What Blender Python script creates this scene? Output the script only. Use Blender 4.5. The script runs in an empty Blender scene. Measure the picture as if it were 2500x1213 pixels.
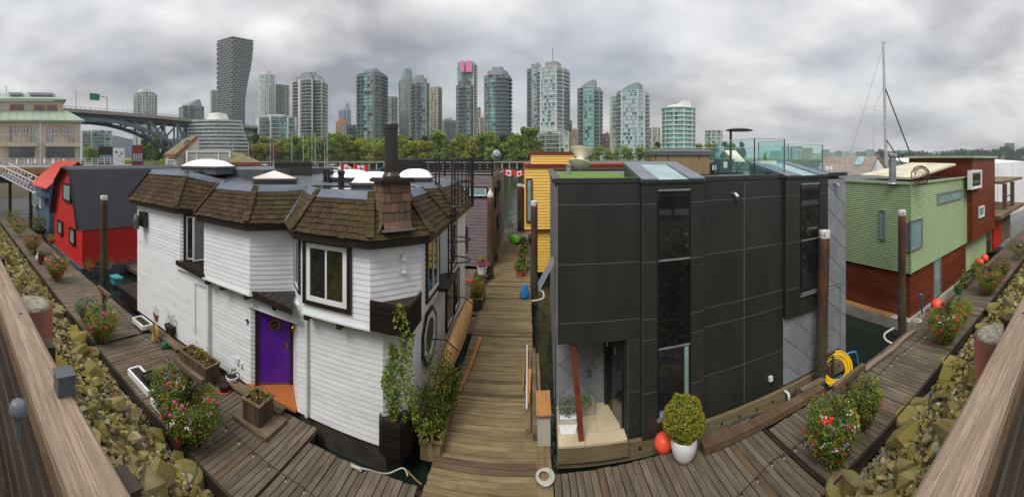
import bpy, bmesh, math, random
from mathutils import Vector, Matrix, noise as mnoise
from math import sin, cos, tan, pi, radians, sqrt, atan2, floor
random.seed(7)
SC = bpy.context.scene
COL = SC.collection
SC.render.engine = 'CYCLES'

# ---------------------------------------------------------------- camera
# a cylindrical panorama, shot from the wharf above the dock; z = 0 is the dock deck
EYE, F, X0, Y0 = 6.5, 890.0, 1284.0, 388.0
cd = bpy.data.cameras.new('camera')
cd.type = 'PANO'
cd.panorama_type = 'CENTRAL_CYLINDRICAL'
cd.central_cylindrical_range_u_min = -1250.0 / F
cd.central_cylindrical_range_u_max = 1250.0 / F
cd.central_cylindrical_range_v_min = -(1213.0 - Y0) / F
cd.central_cylindrical_range_v_max = Y0 / F
cd.central_cylindrical_radius = 1.0
cd.clip_start, cd.clip_end = 0.02, 9000
cam = bpy.data.objects.new('camera', cd)
COL.objects.link(cam)
cam.location = (0, 0, EYE)
cam.rotation_euler = (pi / 2, 0, (X0 - 1250.0) / F)
SC.camera = cam

# ---------------------------------------------------------------- sky, sun, exposure
SUN_EL, SUN_AZ = radians(52), radians(205)      # high behind the camera, veiled by cloud
world = bpy.data.worlds.new('World'); SC.world = world; world.use_nodes = True
def build_world():
    nt = world.node_tree; N = nt.nodes; L = nt.links; N.clear()
    def n(t, **k):
        o = N.new(t)
        for a, b in k.items(): setattr(o, a, b)
        return o
    def m(op, a, b=None, c=None):
        o = n('ShaderNodeMath', operation=op)
        for i, v in enumerate((a, b, c)):
            if v is None: continue
            if hasattr(v, 'node'): L.new(v, o.inputs[i])
            else: o.inputs[i].default_value = v
        return o.outputs[0]
    def mix(f, a, b):
        o = n('ShaderNodeMix', data_type='RGBA')
        for s, v in ((0, f), (6, a), (7, b)):
            if hasattr(v, 'node'): L.new(v, o.inputs[s])
            elif isinstance(v, tuple): o.inputs[s].default_value = v + (1,)
            else: o.inputs[s].default_value = v
        return o.outputs[2]
    def ramp(v, *st):
        o = n('ShaderNodeValToRGB'); e = o.color_ramp.elements
        while len(e) < len(st): e.new(0.5)
        for i, (p, c) in enumerate(st): e[i].position = p; e[i].color = (c, c, c, 1)
        L.new(v, o.inputs[0]); return o.outputs[0]
    tc = n('ShaderNodeTexCoord'); sep = n('ShaderNodeSeparateXYZ'); L.new(tc.outputs['Generated'], sep.inputs[0])
    x, y, z = sep.outputs
    zc = m('MAXIMUM', z, 0.0); k = m('ADD', zc, 0.26)
    cb = n('ShaderNodeCombineXYZ'); L.new(m('DIVIDE', x, k), cb.inputs[0]); L.new(m('DIVIDE', y, k), cb.inputs[1])
    def noise(sc, det, rough, dist, off):
        mp = n('ShaderNodeMapping'); mp.inputs['Location'].default_value = off; L.new(cb.outputs[0], mp.inputs[0])
        o = n('ShaderNodeTexNoise'); o.inputs['Scale'].default_value = sc; o.inputs['Detail'].default_value = det
        o.inputs['Roughness'].default_value = rough; o.inputs['Distortion'].default_value = dist
        L.new(mp.outputs[0], o.inputs['Vector']); return o.outputs[0]
    big = noise(0.85, 4, 0.5, 0.2, (3.1, 1.7, 0.4))
    mid = noise(2.0, 7, 0.5, 0.2, (7.3, 2.2, 1.4))
    d = m('ADD', m('MULTIPLY', big, 0.65), m('MULTIPLY', mid, 0.35))
    dens = ramp(d, (0.395, 0.0), (0.61, 1.0))
    cloud = mix(dens, (0.52, 0.517, 0.510), (0.180, 0.182, 0.196))
    cov = ramp(noise(0.8, 6, 0.55, 0.3, (1.2, 9.1, 2.0)), (0.44, 1.0), (0.64, 0.66))
    sky = n('ShaderNodeTexSky', sky_type='NISHITA', sun_disc=False)
    sky.sun_elevation = SUN_EL; sky.sun_rotation = SUN_AZ
    sk = n('ShaderNodeVectorMath', operation='SCALE'); L.new(sky.outputs[0], sk.inputs[0]); sk.inputs['Scale'].default_value = 0.05
    # overcast skies brighten towards the zenith
    grad = m('ADD', 0.84, m('MULTIPLY', zc, 1.5))
    cs = n('ShaderNodeVectorMath', operation='SCALE'); L.new(cloud, cs.inputs[0]); L.new(grad, cs.inputs['Scale'])
    # a pale strip of clearer air low over the horizon
    col = mix(cov, sk.outputs[0], cs.outputs[0])
    low = ramp(zc, (0.0, 0.75), (0.10, 0.0))
    strip = m('MULTIPLY', low, ramp(noise(0.9, 5, 0.5, 0.2, (4.4, 0.3, 5.0)), (0.45, 0.0), (0.60, 1.0)))
    col = mix(strip, col, (0.50, 0.51, 0.53))
    bg = n('ShaderNodeBackground'); L.new(col, bg.inputs[0]); bg.inputs[1].default_value = 1.0
    out = n('ShaderNodeOutputWorld'); L.new(bg.outputs[0], out.inputs[0])
build_world()
sl = bpy.data.lights.new('sun', 'SUN'); sl.energy = 1.5; sl.angle = radians(25); sl.color = (1.0, 0.965, 0.91)
sun = bpy.data.objects.new('sun', sl); COL.objects.link(sun)
sd = Vector((sin(SUN_AZ) * cos(SUN_EL), cos(SUN_AZ) * cos(SUN_EL), sin(SUN_EL)))
sun.rotation_euler = sd.to_track_quat('Z', 'Y').to_euler()
vs = SC.view_settings
vs.view_transform = 'Standard'; vs.look = 'None'; vs.exposure = 0.66; vs.gamma = 1.0; vs.use_curve_mapping = False
SC.cycles.use_denoising = True
SC.cycles.max_bounces = 6; SC.cycles.transparent_max_bounces = 12
SC.cycles.caustics_reflective = False; SC.cycles.caustics_refractive = False

# ---------------------------------------------------------------- from a bearing in the panorama to the ground plan
def az(x): return (x - X0) / F
def G(x, y, z=0.0):                     # the point at height z
    r = F * (EYE - z) / (y - Y0); a = az(x)
    return Vector((r * sin(a), r * cos(a), z))
def ZR(y, r): return EYE - (y - Y0) * r / F
def AR(x, r, z=0.0): a = az(x); return Vector((r * sin(a), r * cos(a), z))
def PY(x, y, Yp):                       # the point on the upright plane Y = Yp
    r = Yp / cos(az(x)); return Vector((Yp * tan(az(x)), Yp, ZR(y, r)))

# ---------------------------------------------------------------- mesh building
ORG = {}
def V(*a): return Vector(a)
class MB:
    def __init__(s): s.v, s.f, s.m, s.uv = [], [], [], None
    def add(s, vs, fs, mi=0):
        o = len(s.v); s.v += [tuple(p) for p in vs]
        s.f += [tuple(i + o for i in f) for f in fs]; s.m += [mi] * len(fs); return s
    def box(s, x0, x1, y0, y1, z0, z1, mi=0):
        return s.add([(x0,y0,z0),(x1,y0,z0),(x1,y1,z0),(x0,y1,z0),(x0,y0,z1),(x1,y0,z1),(x1,y1,z1),(x0,y1,z1)],
            [(3,2,1,0),(4,5,6,7),(0,1,5,4),(1,2,6,5),(2,3,7,6),(3,0,4,7)], mi)
    def obox(s, c, a, b, u, mi=0):      # centre and three half-axes
        c, a, b, u = map(Vector, (c, a, b, u)); P = []
        for k in (-1, 1):
            for i, j in ((-1,-1),(1,-1),(1,1),(-1,1)): P.append(c + a*i + b*j + u*k)
        return s.add(P, [(3,2,1,0),(4,5,6,7),(0,1,5,4),(1,2,6,5),(2,3,7,6),(3,0,4,7)], mi)
    def bar(s, p, q, w, h=None, mi=0, up=(0,0,1)):
        p, q = Vector(p), Vector(q); h = h or w; d = q - p
        if d.length < 1e-6: return s
        dn = d.normalized(); u = Vector(up)
        if abs(dn.dot(u)) > 0.97: u = Vector((0,1,0)) if abs(dn.y) < .9 else Vector((1,0,0))
        sd_ = dn.cross(u).normalized(); uu = sd_.cross(dn).normalized()
        return s.obox((p+q)/2, d/2, sd_*w/2, uu*h/2, mi)
    def tube(s, pts, r, n=8, mi=0, cap=True):
        pts = [Vector(p) for p in pts]; R = r if isinstance(r, (list, tuple)) else [r]*len(pts)
        P = []; prev = None
        for i, p in enumerate(pts):
            d = (pts[min(i+1, len(pts)-1)] - pts[max(i-1, 0)]).normalized()
            if prev is None:
                ref = Vector((0,0,1)) if abs(d.z) < .9 else Vector((1,0,0)); a = d.cross(ref).normalized()
            else: a = (prev - d*prev.dot(d)).normalized()
            prev = a; b = d.cross(a)
            for k in range(n):
                t = 2*pi*k/n; P.append(p + a*(R[i]*cos(t)) + b*(R[i]*sin(t)))
        fs = [(i*n+k, i*n+(k+1)%n, (i+1)*n+(k+1)%n, (i+1)*n+k) for i in range(len(pts)-1) for k in range(n)]
        if cap: fs += [tuple(range(n-1,-1,-1)), tuple((len(pts)-1)*n+k for k in range(n))]
        return s.add(P, fs, mi)
    def cyl(s, c, r, h, n=16, mi=0, r2=None):
        c = Vector(c); return s.tube([c, c+V(0,0,h)], [r, r if r2 is None else r2], n, mi)
    def lathe(s, prof, c=(0,0,0), n=20, mi=0, cap=True):
        c = Vector(c); P = [(c.x+r*cos(2*pi*k/n), c.y+r*sin(2*pi*k/n), c.z+z) for r, z in prof for k in range(n)]
        fs = [(i*n+k, i*n+(k+1)%n, (i+1)*n+(k+1)%n, (i+1)*n+k) for i in range(len(prof)-1) for k in range(n)]
        if cap: fs += [tuple(range(n-1,-1,-1)), tuple((len(prof)-1)*n+k for k in range(n))]
        return s.add(P, fs, mi)
    def prism(s, poly, z0, z1, mi=0, cap=True):
        n = len(poly); P = [(p[0],p[1],z0) for p in poly] + [(p[0],p[1],z1) for p in poly]
        fs = [(i,(i+1)%n,(i+1)%n+n,i+n) for i in range(n)]
        if cap: fs += [tuple(range(n-1,-1,-1)), tuple(range(n,2*n))]
        return s.add(P, fs, mi)
    def loft(s, rings, mi=0, cap=True):
        n = len(rings[0]); P = [p for r in rings for p in r]
        fs = [(i*n+k, i*n+(k+1)%n, (i+1)*n+(k+1)%n, (i+1)*n+k) for i in range(len(rings)-1) for k in range(n)]
        if cap: fs += [tuple(range(n-1,-1,-1)), tuple((len(rings)-1)*n+k for k in range(n))]
        return s.add(P, fs, mi)
    def slab(s, pts, t, mi=0):          # planar polygon thickened by vector t
        pts = [Vector(p) for p in pts]; n = len(pts); t = Vector(t); P = pts + [p+t for p in pts]
        fs = [tuple(range(n-1,-1,-1)), tuple(range(n,2*n))] + [(i,(i+1)%n,(i+1)%n+n,i+n) for i in range(n)]
        return s.add(P, fs, mi)
    def mesh(s, name, mats, smooth=False, fix=True):
        me = bpy.data.meshes.new(name); me.from_pydata(s.v, [], s.f)
        for mt in (mats if isinstance(mats, (list, tuple)) else [mats]): me.materials.append(mt)
        me.polygons.foreach_set('material_index', s.m)
        if smooth: me.polygons.foreach_set('use_smooth', [True]*len(me.polygons))
        if fix:
            b = bmesh.new(); b.from_mesh(me); bmesh.ops.recalc_face_normals(b, faces=b.faces); b.to_mesh(me); b.free()
        me.update(); return me
    def build(s, name, mats, parent=None, smooth=False, local=False, fix=True):
        """world coordinates unless local; one object"""
        if not local:
            o = ORG.get(parent.name, V(0,0,0)) if parent else V(0,0,0)
            if o.length > 0: s.v = [(p[0]-o.x, p[1]-o.y, p[2]-o.z) for p in s.v]
        return link(name, s.mesh(name, mats, smooth, fix), parent)
def link(name, me, parent=None, loc=None, rz=None):
    ob = bpy.data.objects.new(name, me); COL.objects.link(ob)
    if parent is not None:
        ob.parent = parent; ORG[ob.name] = ORG.get(parent.name, V(0,0,0))
    if loc is not None: ob.location = loc
    if rz is not None: ob.rotation_euler = (0, 0, rz)
    return ob
def tag(o, label=None, cat=None, group=None, kind=None):
    if label: o['label'] = label
    if cat: o['category'] = cat
    if group: o['group'] = group
    if kind: o['kind'] = kind
    return o
def thing(name, label, cat, loc=(0,0,0), group=None, rz=0.0):
    e = bpy.data.objects.new(name, None); COL.objects.link(e); e.location = loc
    e.rotation_euler = (0,0,rz); e.empty_display_size = .2
    ORG[e.name] = Vector(loc); return tag(e, label, cat, group)
def solo(mb, name, mats, label, cat, group=None, smooth=False):
    return tag(mb.build(name, mats, None, smooth), label, cat, group)
def struct(mb, name, mats, smooth=False):
    return tag(mb.build(name, mats, None, smooth), kind='structure')
def copy_tree(o, parent=None):
    c = o.copy(); COL.objects.link(c); c.parent = parent
    for ch in o.children: copy_tree(ch, c)
    return c
def copied(o, loc, rz=None, sc=None, label=None):
    c = copy_tree(o); c.location = loc; ORG[c.name] = Vector(loc)
    if rz is not None: c.rotation_euler = (0, 0, rz)
    if sc is not None: c.scale = (sc, sc, sc) if not isinstance(sc, tuple) else sc
    if label: c['label'] = label
    return c
def rnd(a, b): return random.uniform(a, b)

# ---------------------------------------------------------------- materials
def rgb(r, g, b):                       # sRGB 0-255 to linear
    f = lambda c: (c/255/12.92) if c <= 10 else ((c/255+.055)/1.055)**2.4
    return (f(r), f(g), f(b))
class NT:
    def __init__(s, name):
        s.mat = bpy.data.materials.new(name); s.mat.use_nodes = True
        s.t = s.mat.node_tree; s.N = s.t.nodes; s.L = s.t.links; s.p = s.N['Principled BSDF']
    def n(s, t, **k):
        o = s.N.new(t)
        for a, b in k.items(): setattr(o, a, b)
        return o
    def put(s, sock, v):
        if hasattr(v, 'node'): s.L.new(v, sock)
        elif isinstance(v, tuple) and len(v) == 3 and sock.type == 'RGBA': sock.default_value = v + (1,)
        else: sock.default_value = v
    def math(s, op, a, b=None, c=None, clamp=False):
        o = s.n('ShaderNodeMath', operation=op); o.use_clamp = clamp
        for i, v in enumerate((a, b, c)):
            if v is not None: s.put(o.inputs[i], v)
        return o.outputs[0]
    def mix(s, f, a, b, blend='MIX'):
        o = s.n('ShaderNodeMix', data_type='RGBA', blend_type=blend)
        s.put(o.inputs[0], f); s.put(o.inputs[6], a); s.put(o.inputs[7], b); return o.outputs[2]
    def coord(s, kind='Object', scale=(1,1,1), loc=None, rot=None, rand=False):
        if kind == 'World':
            v = s.n('ShaderNodeNewGeometry').outputs['Position']
        else: v = s.n('ShaderNodeTexCoord').outputs[kind]
        if rand:
            oi = s.n('ShaderNodeObjectInfo'); k = s.math('MULTIPLY', oi.outputs['Random'], 37.0)
            a = s.n('ShaderNodeVectorMath', operation='ADD'); s.L.new(v, a.inputs[0])
            cb = s.n('ShaderNodeCombineXYZ'); s.L.new(k, cb.inputs[0]); s.L.new(k, cb.inputs[1]); s.L.new(k, cb.inputs[2])
            s.L.new(cb.outputs[0], a.inputs[1]); v = a.outputs[0]
        mp = s.n('ShaderNodeMapping'); s.L.new(v, mp.inputs[0]); mp.inputs['Scale'].default_value = scale
        if loc: mp.inputs['Location'].default_value = loc
        if rot: mp.inputs['Rotation'].default_value = rot
        return mp.outputs[0]
    def noise(s, vec, scale=5, det=4, rough=.55, dist=0):
        o = s.n('ShaderNodeTexNoise'); s.L.new(vec, o.inputs['Vector'])
        o.inputs['Scale'].default_value = scale; o.inputs['Detail'].default_value = det
        o.inputs['Roughness'].default_value = rough; o.inputs['Distortion'].default_value = dist
        return o.outputs[0]
    def ramp(s, v, *st):
        o = s.n('ShaderNodeValToRGB'); e = o.color_ramp.elements
        while len(e) < len(st): e.new(.5)
        for i, (p, c) in enumerate(st):
            e[i].position = p; e[i].color = (c if isinstance(c, tuple) else (c,c,c)) + (1,)
        s.put(o.inputs[0], v); return o.outputs[0]
    def rand(s): return s.n('ShaderNodeObjectInfo').outputs['Random']
    def scale(s, col, k):
        o = s.n('ShaderNodeVectorMath', operation='SCALE'); s.put(o.inputs[0], col); s.put(o.inputs['Scale'], k); return o.outputs[0]
    def fin(s, col=None, rough=None, metal=None, bump=None, bstr=.3, bdist=.01, **k):
        if col is not None: s.put(s.p.inputs['Base Color'], col)
        if rough is not None: s.put(s.p.inputs['Roughness'], rough)
        if metal is not None: s.put(s.p.inputs['Metallic'], metal)
        if bump is not None:
            b = s.n('ShaderNodeBump'); b.inputs['Strength'].default_value = bstr; b.inputs['Distance'].default_value = bdist
            s.put(b.inputs['Height'], bump); s.L.new(b.outputs[0], s.p.inputs['Normal'])
        for a, v in k.items(): s.put(s.p.inputs[a.replace('_', ' ')], v)
        return s.mat
MATS = {}
def pm(name, c1, c2=None, rough=.6, metal=0, sc=3, st=(1,1,1), bump=.15, rv=.15, lo=.35, hi=.65, det=5, coord='Object', bd=.01, spec=.5):
    """plain procedural paint, metal, timber...: two tones by noise, a shift per object, fine relief"""
    if name in MATS: return MATS[name]
    t = NT(name); c2 = c2 or tuple(c*.75 for c in c1)
    v = t.coord(coord, st, rand=(coord == 'Object')); nz = t.noise(v, sc, det)
    col = t.mix(t.ramp(nz, (lo, 0.0), (hi, 1.0)), c1, c2)
    k = t.math('ADD', 1.0 - rv/2, t.math('MULTIPLY', t.rand(), rv)); col = t.scale(col, k)
    fn = t.noise(v, sc*6, 3)
    r = t.math('ADD', rough - .08, t.math('MULTIPLY', fn, .16))
    m = t.fin(col, r, metal, fn if bump else None, bump, bd, Specular_IOR_Level=spec)
    MATS[name] = m; return m
def wood(name, tones, axis=1, grain=26, rv=.35, rough=.75, wear=None, bd=.006, run=1.3):
    """weathered timber: grain drawn out along one axis, three tones, per-board shift; wear = (colour, amount)"""
    t = NT(name); st = [grain, grain, grain]; st[axis] = run
    v = t.coord('Object', tuple(st), rand=True)
    g = t.noise(v, 1.0, 6, .65, .6); g2 = t.noise(v, 4.0, 3, .6)
    lowst = [3.0]*3; lowst[axis] = .8
    b = t.noise(t.coord('Object', tuple(lowst), rand=True), 1.0, 4, .6)
    col = t.mix(t.ramp(g, (.35, 0.), (.65, 1.)), tones[0], tones[1])
    col = t.mix(t.ramp(b, (.45, 0.), (.7, 1.)), col, tones[2])
    if wear: col = t.mix(t.math('MULTIPLY', t.ramp(t.noise(v, .6, 5, .7), (.5, 0.), (.62, 1.)), wear[1]), col, wear[0])
    crack = t.ramp(g2, (.28, .35), (.42, 1.0)); col = t.mix(1.0, col, crack, 'MULTIPLY')
    wn = t.noise(t.coord('World'), .55, 5, .6); col = t.scale(col, t.math('ADD', .72, t.math('MULTIPLY', wn, .56)))
    k = t.math('ADD', 1.0 - rv/2, t.math('MULTIPLY', t.rand(), rv)); col = t.scale(col, k)
    hgt = t.math('ADD', g, t.math('MULTIPLY', g2, .6))
    return t.fin(col, rough, 0, hgt, .5, bd, Specular_IOR_Level=.3)
def glass_pane(name, col, rough=.04, var=None, spec=.8):
    t = NT(name); v = t.coord('Object', (1,1,1), rand=True); nz = t.noise(v, 1.4, 3)
    c = t.mix(t.ramp(nz, (.4, 0.), (.65, 1.)), col, var or tuple(x*1.8+.004 for x in col))
    return t.fin(c, rough, 0, t.noise(v, .8, 1), .02, .02, Specular_IOR_Level=spec, IOR=1.75)
def leafmat(name, c1, c2, c3=None, trans=.25):
    t = NT(name); v = t.coord('Object', (1,1,1)); g = t.n('ShaderNodeNewGeometry')
    col = t.mix(g.outputs['Random Per Island'], c1, c2)
    nz = t.noise(v, 2.2, 3)
    if c3: col = t.mix(t.ramp(nz, (.45, 0.), (.62, 1.)), col, c3)
    k = t.math('ADD', .85, t.math('MULTIPLY', t.rand(), .3)); col = t.scale(col, k)
    t.fin(col, .55, 0, Specular_IOR_Level=.25)
    tr = t.n('ShaderNodeBsdfTranslucent'); t.L.new(col, tr.inputs[0])
    ms = t.n('ShaderNodeMixShader'); ms.inputs[0].default_value = trans
    out = t.N['Material Output']; t.L.new(t.p.outputs[0], ms.inputs[1]); t.L.new(tr.outputs[0], ms.inputs[2]); t.L.new(ms.outputs[0], out.inputs[0])
    return t.mat
M = {}
M['deck'] = wood('deck_timber', (rgb(109,98,84), rgb(80,71,60), rgb(124,113,97)), 1, wear=(rgb(98,82,64), .3), rv=.2)
M['deck_brown'] = wood('deck_timber_brown', (rgb(108,88,66), rgb(82,64,48), rgb(114,96,76)), 1)
M['pier'] = wood('pier_timber', (rgb(134,116,84), rgb(106,89,61), rgb(146,130,100)), 1, wear=(rgb(98,90,54), .5), rv=.24)
M['beam'] = wood('beam_timber', (rgb(112,94,74), rgb(84,68,52), rgb(128,112,92)), 0)
M['beam_dark'] = wood('dark_beam_timber', (rgb(60,50,40), rgb(40,33,27), rgb(74,64,52)), 0)
M['fresh'] = wood('fresh_lumber', (rgb(176,128,76), rgb(148,100,56), rgb(184,142,92)), 1)
M['rail'] = wood('rail_timber', (rgb(142,124,108), rgb(118,100,86), rgb(130,112,98)), 0, grain=150, wear=(rgb(172,154,128), .55), rv=.1, bd=.003, run=4.5)
M['post'] = wood('post_timber', (rgb(86,72,56), rgb(62,50,38), rgb(98,88,66)), 2)
M['white'] = pm('white_paint', (.81,.82,.84), (.68,.69,.70), rough=.42, sc=1.6, st=(1,1,.8), bump=.12, rv=.09, lo=.45, hi=.8)
M['trim_white'] = pm('white_trim', (.78,.79,.80), (.70,.71,.72), rough=.4, rv=.05)
M['brown_paint'] = pm('dark_brown_paint', rgb(44,34,30), rgb(32,25,22), rough=.45, bump=.2, sc=4)
M['roofing'] = pm('grey_roof_membrane', rgb(88,92,98), rgb(70,74,80), rough=.55, sc=1.2, bump=.15, rv=.05)
M['flash'] = pm('lead_grey_flashing', rgb(98,104,116), rgb(84,90,102), rough=.35, sc=2, rv=.05)
M['blackmetal'] = pm('black_metal', rgb(30,28,28), rgb(22,21,21), rough=.4, rv=.05)
M['purple'] = pm('purple_door_paint', rgb(98,40,166), rgb(86,32,150), rough=.24, sc=2.5, st=(1,1,.5), rv=0, bump=.08)
M['brass'] = pm('brass', rgb(190,150,80), rgb(150,110,50), rough=.3, metal=1, rv=0)
M['mat'] = pm('rust_tread_plate', rgb(186,112,52), rgb(150,84,36), rough=.7, sc=30, bump=.5, rv=0)
M['panel'] = pm('charcoal_panel', rgb(50,51,49), rgb(42,43,41), rough=.33, sc=1.3, st=(1.2,1.2,.25), bump=.03, rv=.10)
M['joint'] = pm('joint_edge_glint', rgb(138,135,126), rgb(124,121,112), rough=.5, rv=0)  # pale tone paints the light glinting off the joint edges
M['zinc'] = pm('zinc_shingle', rgb(140,144,149), rgb(124,128,135), rough=.4, metal=.1, sc=1.4, st=(1,1,.6), bump=.05, rv=.14)
M['zinc_joint'] = pm('zinc_gap', rgb(44,46,50), rgb(36,38,40), rough=.6, rv=0)
M['dglass'] = glass_pane('dark_window_glass', (.010,.011,.012))
M['iglass'] = glass_pane('olive_window_glass', (.022,.021,.010), var=(.05,.047,.018))
M['bglass'] = glass_pane('pale_blue_window_glass', rgb(120,150,150), var=rgb(140,168,168), rough=.08)
M['corten'] = pm('oxide_red_steel', rgb(120,56,36), rgb(96,42,28), rough=.6, sc=3)
M['tile'] = pm('cream_tile', rgb(206,192,162), rgb(190,174,140), rough=.55, sc=1.6, bump=.05, rv=.1)
M['sill_timber'] = wood('treated_sill_timber', (rgb(134,120,92), rgb(104,90,66), rgb(118,110,82)), 0, rv=.1, wear=(rgb(82,80,52),.5))
M['green_metal'] = pm('pale_green_metal', rgb(158,178,136), rgb(146,166,124), rough=.4, sc=.8, st=(1,1,.4), bump=.03, rv=.05)
M['cedar'] = wood('red_cedar', (rgb(112,54,33), rgb(92,42,25), rgb(122,64,40)), 0, grain=18, rv=.2, rough=.5)
M['cedar_y'] = wood('red_cedar_side', (rgb(112,54,33), rgb(92,42,25), rgb(122,64,40)), 1, grain=18, rv=.2, rough=.5)
M['red'] = pm('barn_red_paint', rgb(196,30,26), rgb(172,24,22), rough=.5, sc=2, st=(1,1,3), rv=.08)
M['asphalt'] = pm('slate_asphalt_shingle', rgb(66,68,76), rgb(52,54,60), rough=.85, sc=8, bump=.4, rv=.05)
M['blue'] = pm('slate_blue_paint', rgb(84,104,128), rgb(70,88,110), rough=.6, sc=2, st=(1,1,3))
M['redroof'] = pm('coral_roof_tile', rgb(214,96,84), rgb(190,76,66), rough=.6, sc=3)
M['yellow'] = pm('yellow_paint', rgb(238,196,92), rgb(226,182,78), rough=.5, sc=2, st=(1,1,3), rv=.06)
M['maroon'] = pm('maroon_trim', rgb(134,44,40), rgb(112,36,32), rough=.5)
M['greyhouse'] = wood('silvered_shingle', (rgb(132,122,124), rgb(104,96,104), rgb(138,116,108)), 0, grain=7, rv=.2)
M['beige'] = pm('beige_render', rgb(196,186,168), rgb(182,172,154), rough=.8, sc=.4, rv=.03, bump=.05)
M['copper_green'] = pm('green_metal_roof', rgb(150,168,148), rgb(136,154,136), rough=.5, sc=.3, rv=.03, bump=.05)
M['concrete'] = pm('concrete', rgb(168,164,154), rgb(144,140,130), rough=.85, sc=1.5, rv=.08)
M['pot_white'] = pm('glazed_white_pot', rgb(232,232,232), rgb(222,222,224), rough=.3, rv=.03, bump=.02)
M['terracotta'] = pm('terracotta', rgb(184,98,60), rgb(156,78,46), rough=.8, sc=6)
M['soil'] = pm('potting_soil', rgb(62,46,36), rgb(40,30,24), rough=.95, sc=22, bump=.8, bd=.02)
M['plastic_grey'] = pm('grey_plastic', rgb(84,90,96), rgb(70,76,82), rough=.45)
M['plastic_black'] = pm('black_plastic', rgb(34,34,36), rgb(26,26,28), rough=.5)
M['pvc'] = pm('grey_pvc', rgb(150,154,162), rgb(112,114,120), rough=.45, sc=3, st=(.4,4,4))
M['galv'] = pm('galvanised_steel', rgb(176,180,182), rgb(150,154,158), rough=.4, metal=.6, sc=6)
M['rust'] = pm('rusty_steel', rgb(118,64,44), rgb(76,44,34), rough=.85, sc=3, st=(2,2,.6), bump=.4)
M['aggregate'] = pm('exposed_aggregate', rgb(160,156,140), rgb(110,106,92), rough=.9, sc=40, bump=.8, det=2)
M['buoy'] = pm('orange_buoy', rgb(250,96,66), rgb(240,84,56), rough=.4, rv=.05)
M['navy'] = pm('navy_plastic', rgb(44,48,110), rough=.4)
M['rope'] = pm('pale_rope', rgb(206,204,192), rgb(176,174,160), rough=.9, sc=60, bump=.6)
M['yhose'] = pm('yellow_hose', rgb(240,200,20), rgb(226,182,10), rough=.4, rv=.02)
M['those'] = pm('tan_hose', rgb(186,150,84), rgb(164,128,66), rough=.5)
M['bluehose'] = pm('blue_hose', rgb(60,130,170), rgb(46,110,150), rough=.5)
M['dkhose'] = pm('dark_cable', rgb(44,50,58), rgb(34,38,46), rough=.5)
M['greenplastic'] = pm('green_plastic', rgb(36,104,84), rgb(28,88,70), rough=.4)
M['teal'] = pm('teal_paint', rgb(74,150,150), rgb(60,130,130), rough=.6)
M['boatwhite'] = pm('white_gelcoat', rgb(232,232,230), rgb(216,216,216), rough=.3, sc=.8, rv=.05)
M['alu'] = pm('aluminium_spar', rgb(206,206,204), rgb(186,186,186), rough=.35, metal=.3)
M['flagred'] = pm('flag_red', rgb(222,40,44), rgb(206,34,38), rough=.7)
M['flagwhite'] = pm('flag_white', rgb(240,238,236), rgb(230,228,226), rough=.7)
M['lime'] = pm('lime_plastic', rgb(120,214,40), rgb(104,196,30), rough=.35)
M['tarpblue'] = pm('blue_tarp', rgb(44,140,200), rgb(30,116,176), rough=.5)
M['cream'] = pm('cream_plastic', rgb(232,224,204), rgb(222,212,190), rough=.45, rv=0)
M['turf'] = pm('bright_turf', rgb(96,132,46), rgb(76,112,36), rough=.9, sc=30, bump=.6)
M['tan_vinyl'] = pm('tan_tub_cladding', rgb(142,124,88), rgb(126,108,76), rough=.6, sc=1, st=(20,20,.4))
M['grey_vinyl'] = pm('grey_vinyl', rgb(98,100,102), rgb(86,88,90), rough=.55)
M['dome'] = pm('milky_acrylic', rgb(240,240,242), rgb(226,226,230), rough=.18, sc=1, rv=.04, bump=.03)
M['dome_dirty'] = pm('weathered_acrylic', rgb(214,204,200), rgb(190,178,172), rough=.3, sc=1.4, rv=.04)
M['mossroof'] = pm('mossy_shingle_roof', rgb(126,116,88), rgb(98,92,62), rough=.95, sc=3, bump=.6)
M['greysiding'] = pm('grey_lap_siding', rgb(190,188,178), rgb(176,174,164), rough=.6, sc=2)
M['tan_trim'] = pm('rust_brown_trim', rgb(150,90,60), rgb(130,76,50), rough=.6)
M['slateroof'] = pm('streaked_metal_roof', rgb(150,140,130), rgb(112,100,90), rough=.6, sc=1, st=(4,.4,.4), rv=.03)
M['cream_roof'] = pm('pale_cream_roofing', rgb(204,198,176), rgb(180,172,146), rough=.6, sc=1.5)
M['tarp'] = pm('white_tarp', rgb(238,238,240), rgb(224,224,228), rough=.5, sc=.6)
def rockmat():
    t = NT('mossy_riprap'); v = t.coord('Object', (1,1,1), rand=True); w = t.coord('World')
    n1 = t.noise(v, 2.2, 5); n2 = t.noise(v, 11, 4); n3 = t.noise(w, .9, 4)
    base = t.mix(t.ramp(n1, (.35, 0.), (.65, 1.)), rgb(150,138,104), rgb(108,98,68))
    moss = t.mix(n2, rgb(150,134,66), rgb(116,106,46))
    col = t.mix(t.ramp(n3, (.38, 0.), (.58, .9)), base, moss)
    pale = t.math('GREATER_THAN', t.n('ShaderNodeNewGeometry').outputs['Random Per Island'], .88); col = t.mix(t.math('MULTIPLY', pale, t.ramp(n1, (.4, .2), (.6, .75))), col, rgb(158,154,138))
    k = t.math('ADD', .62, t.math('MULTIPLY', t.n('ShaderNodeNewGeometry').outputs['Random Per Island'], .72)); col = t.scale(col, k)
    h = t.math('ADD', n2, t.math('MULTIPLY', t.noise(v, 34, 3), .5))
    return t.fin(col, .9, 0, h, .7, .03, Specular_IOR_Level=.25)
M['rock'] = rockmat()
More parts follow.
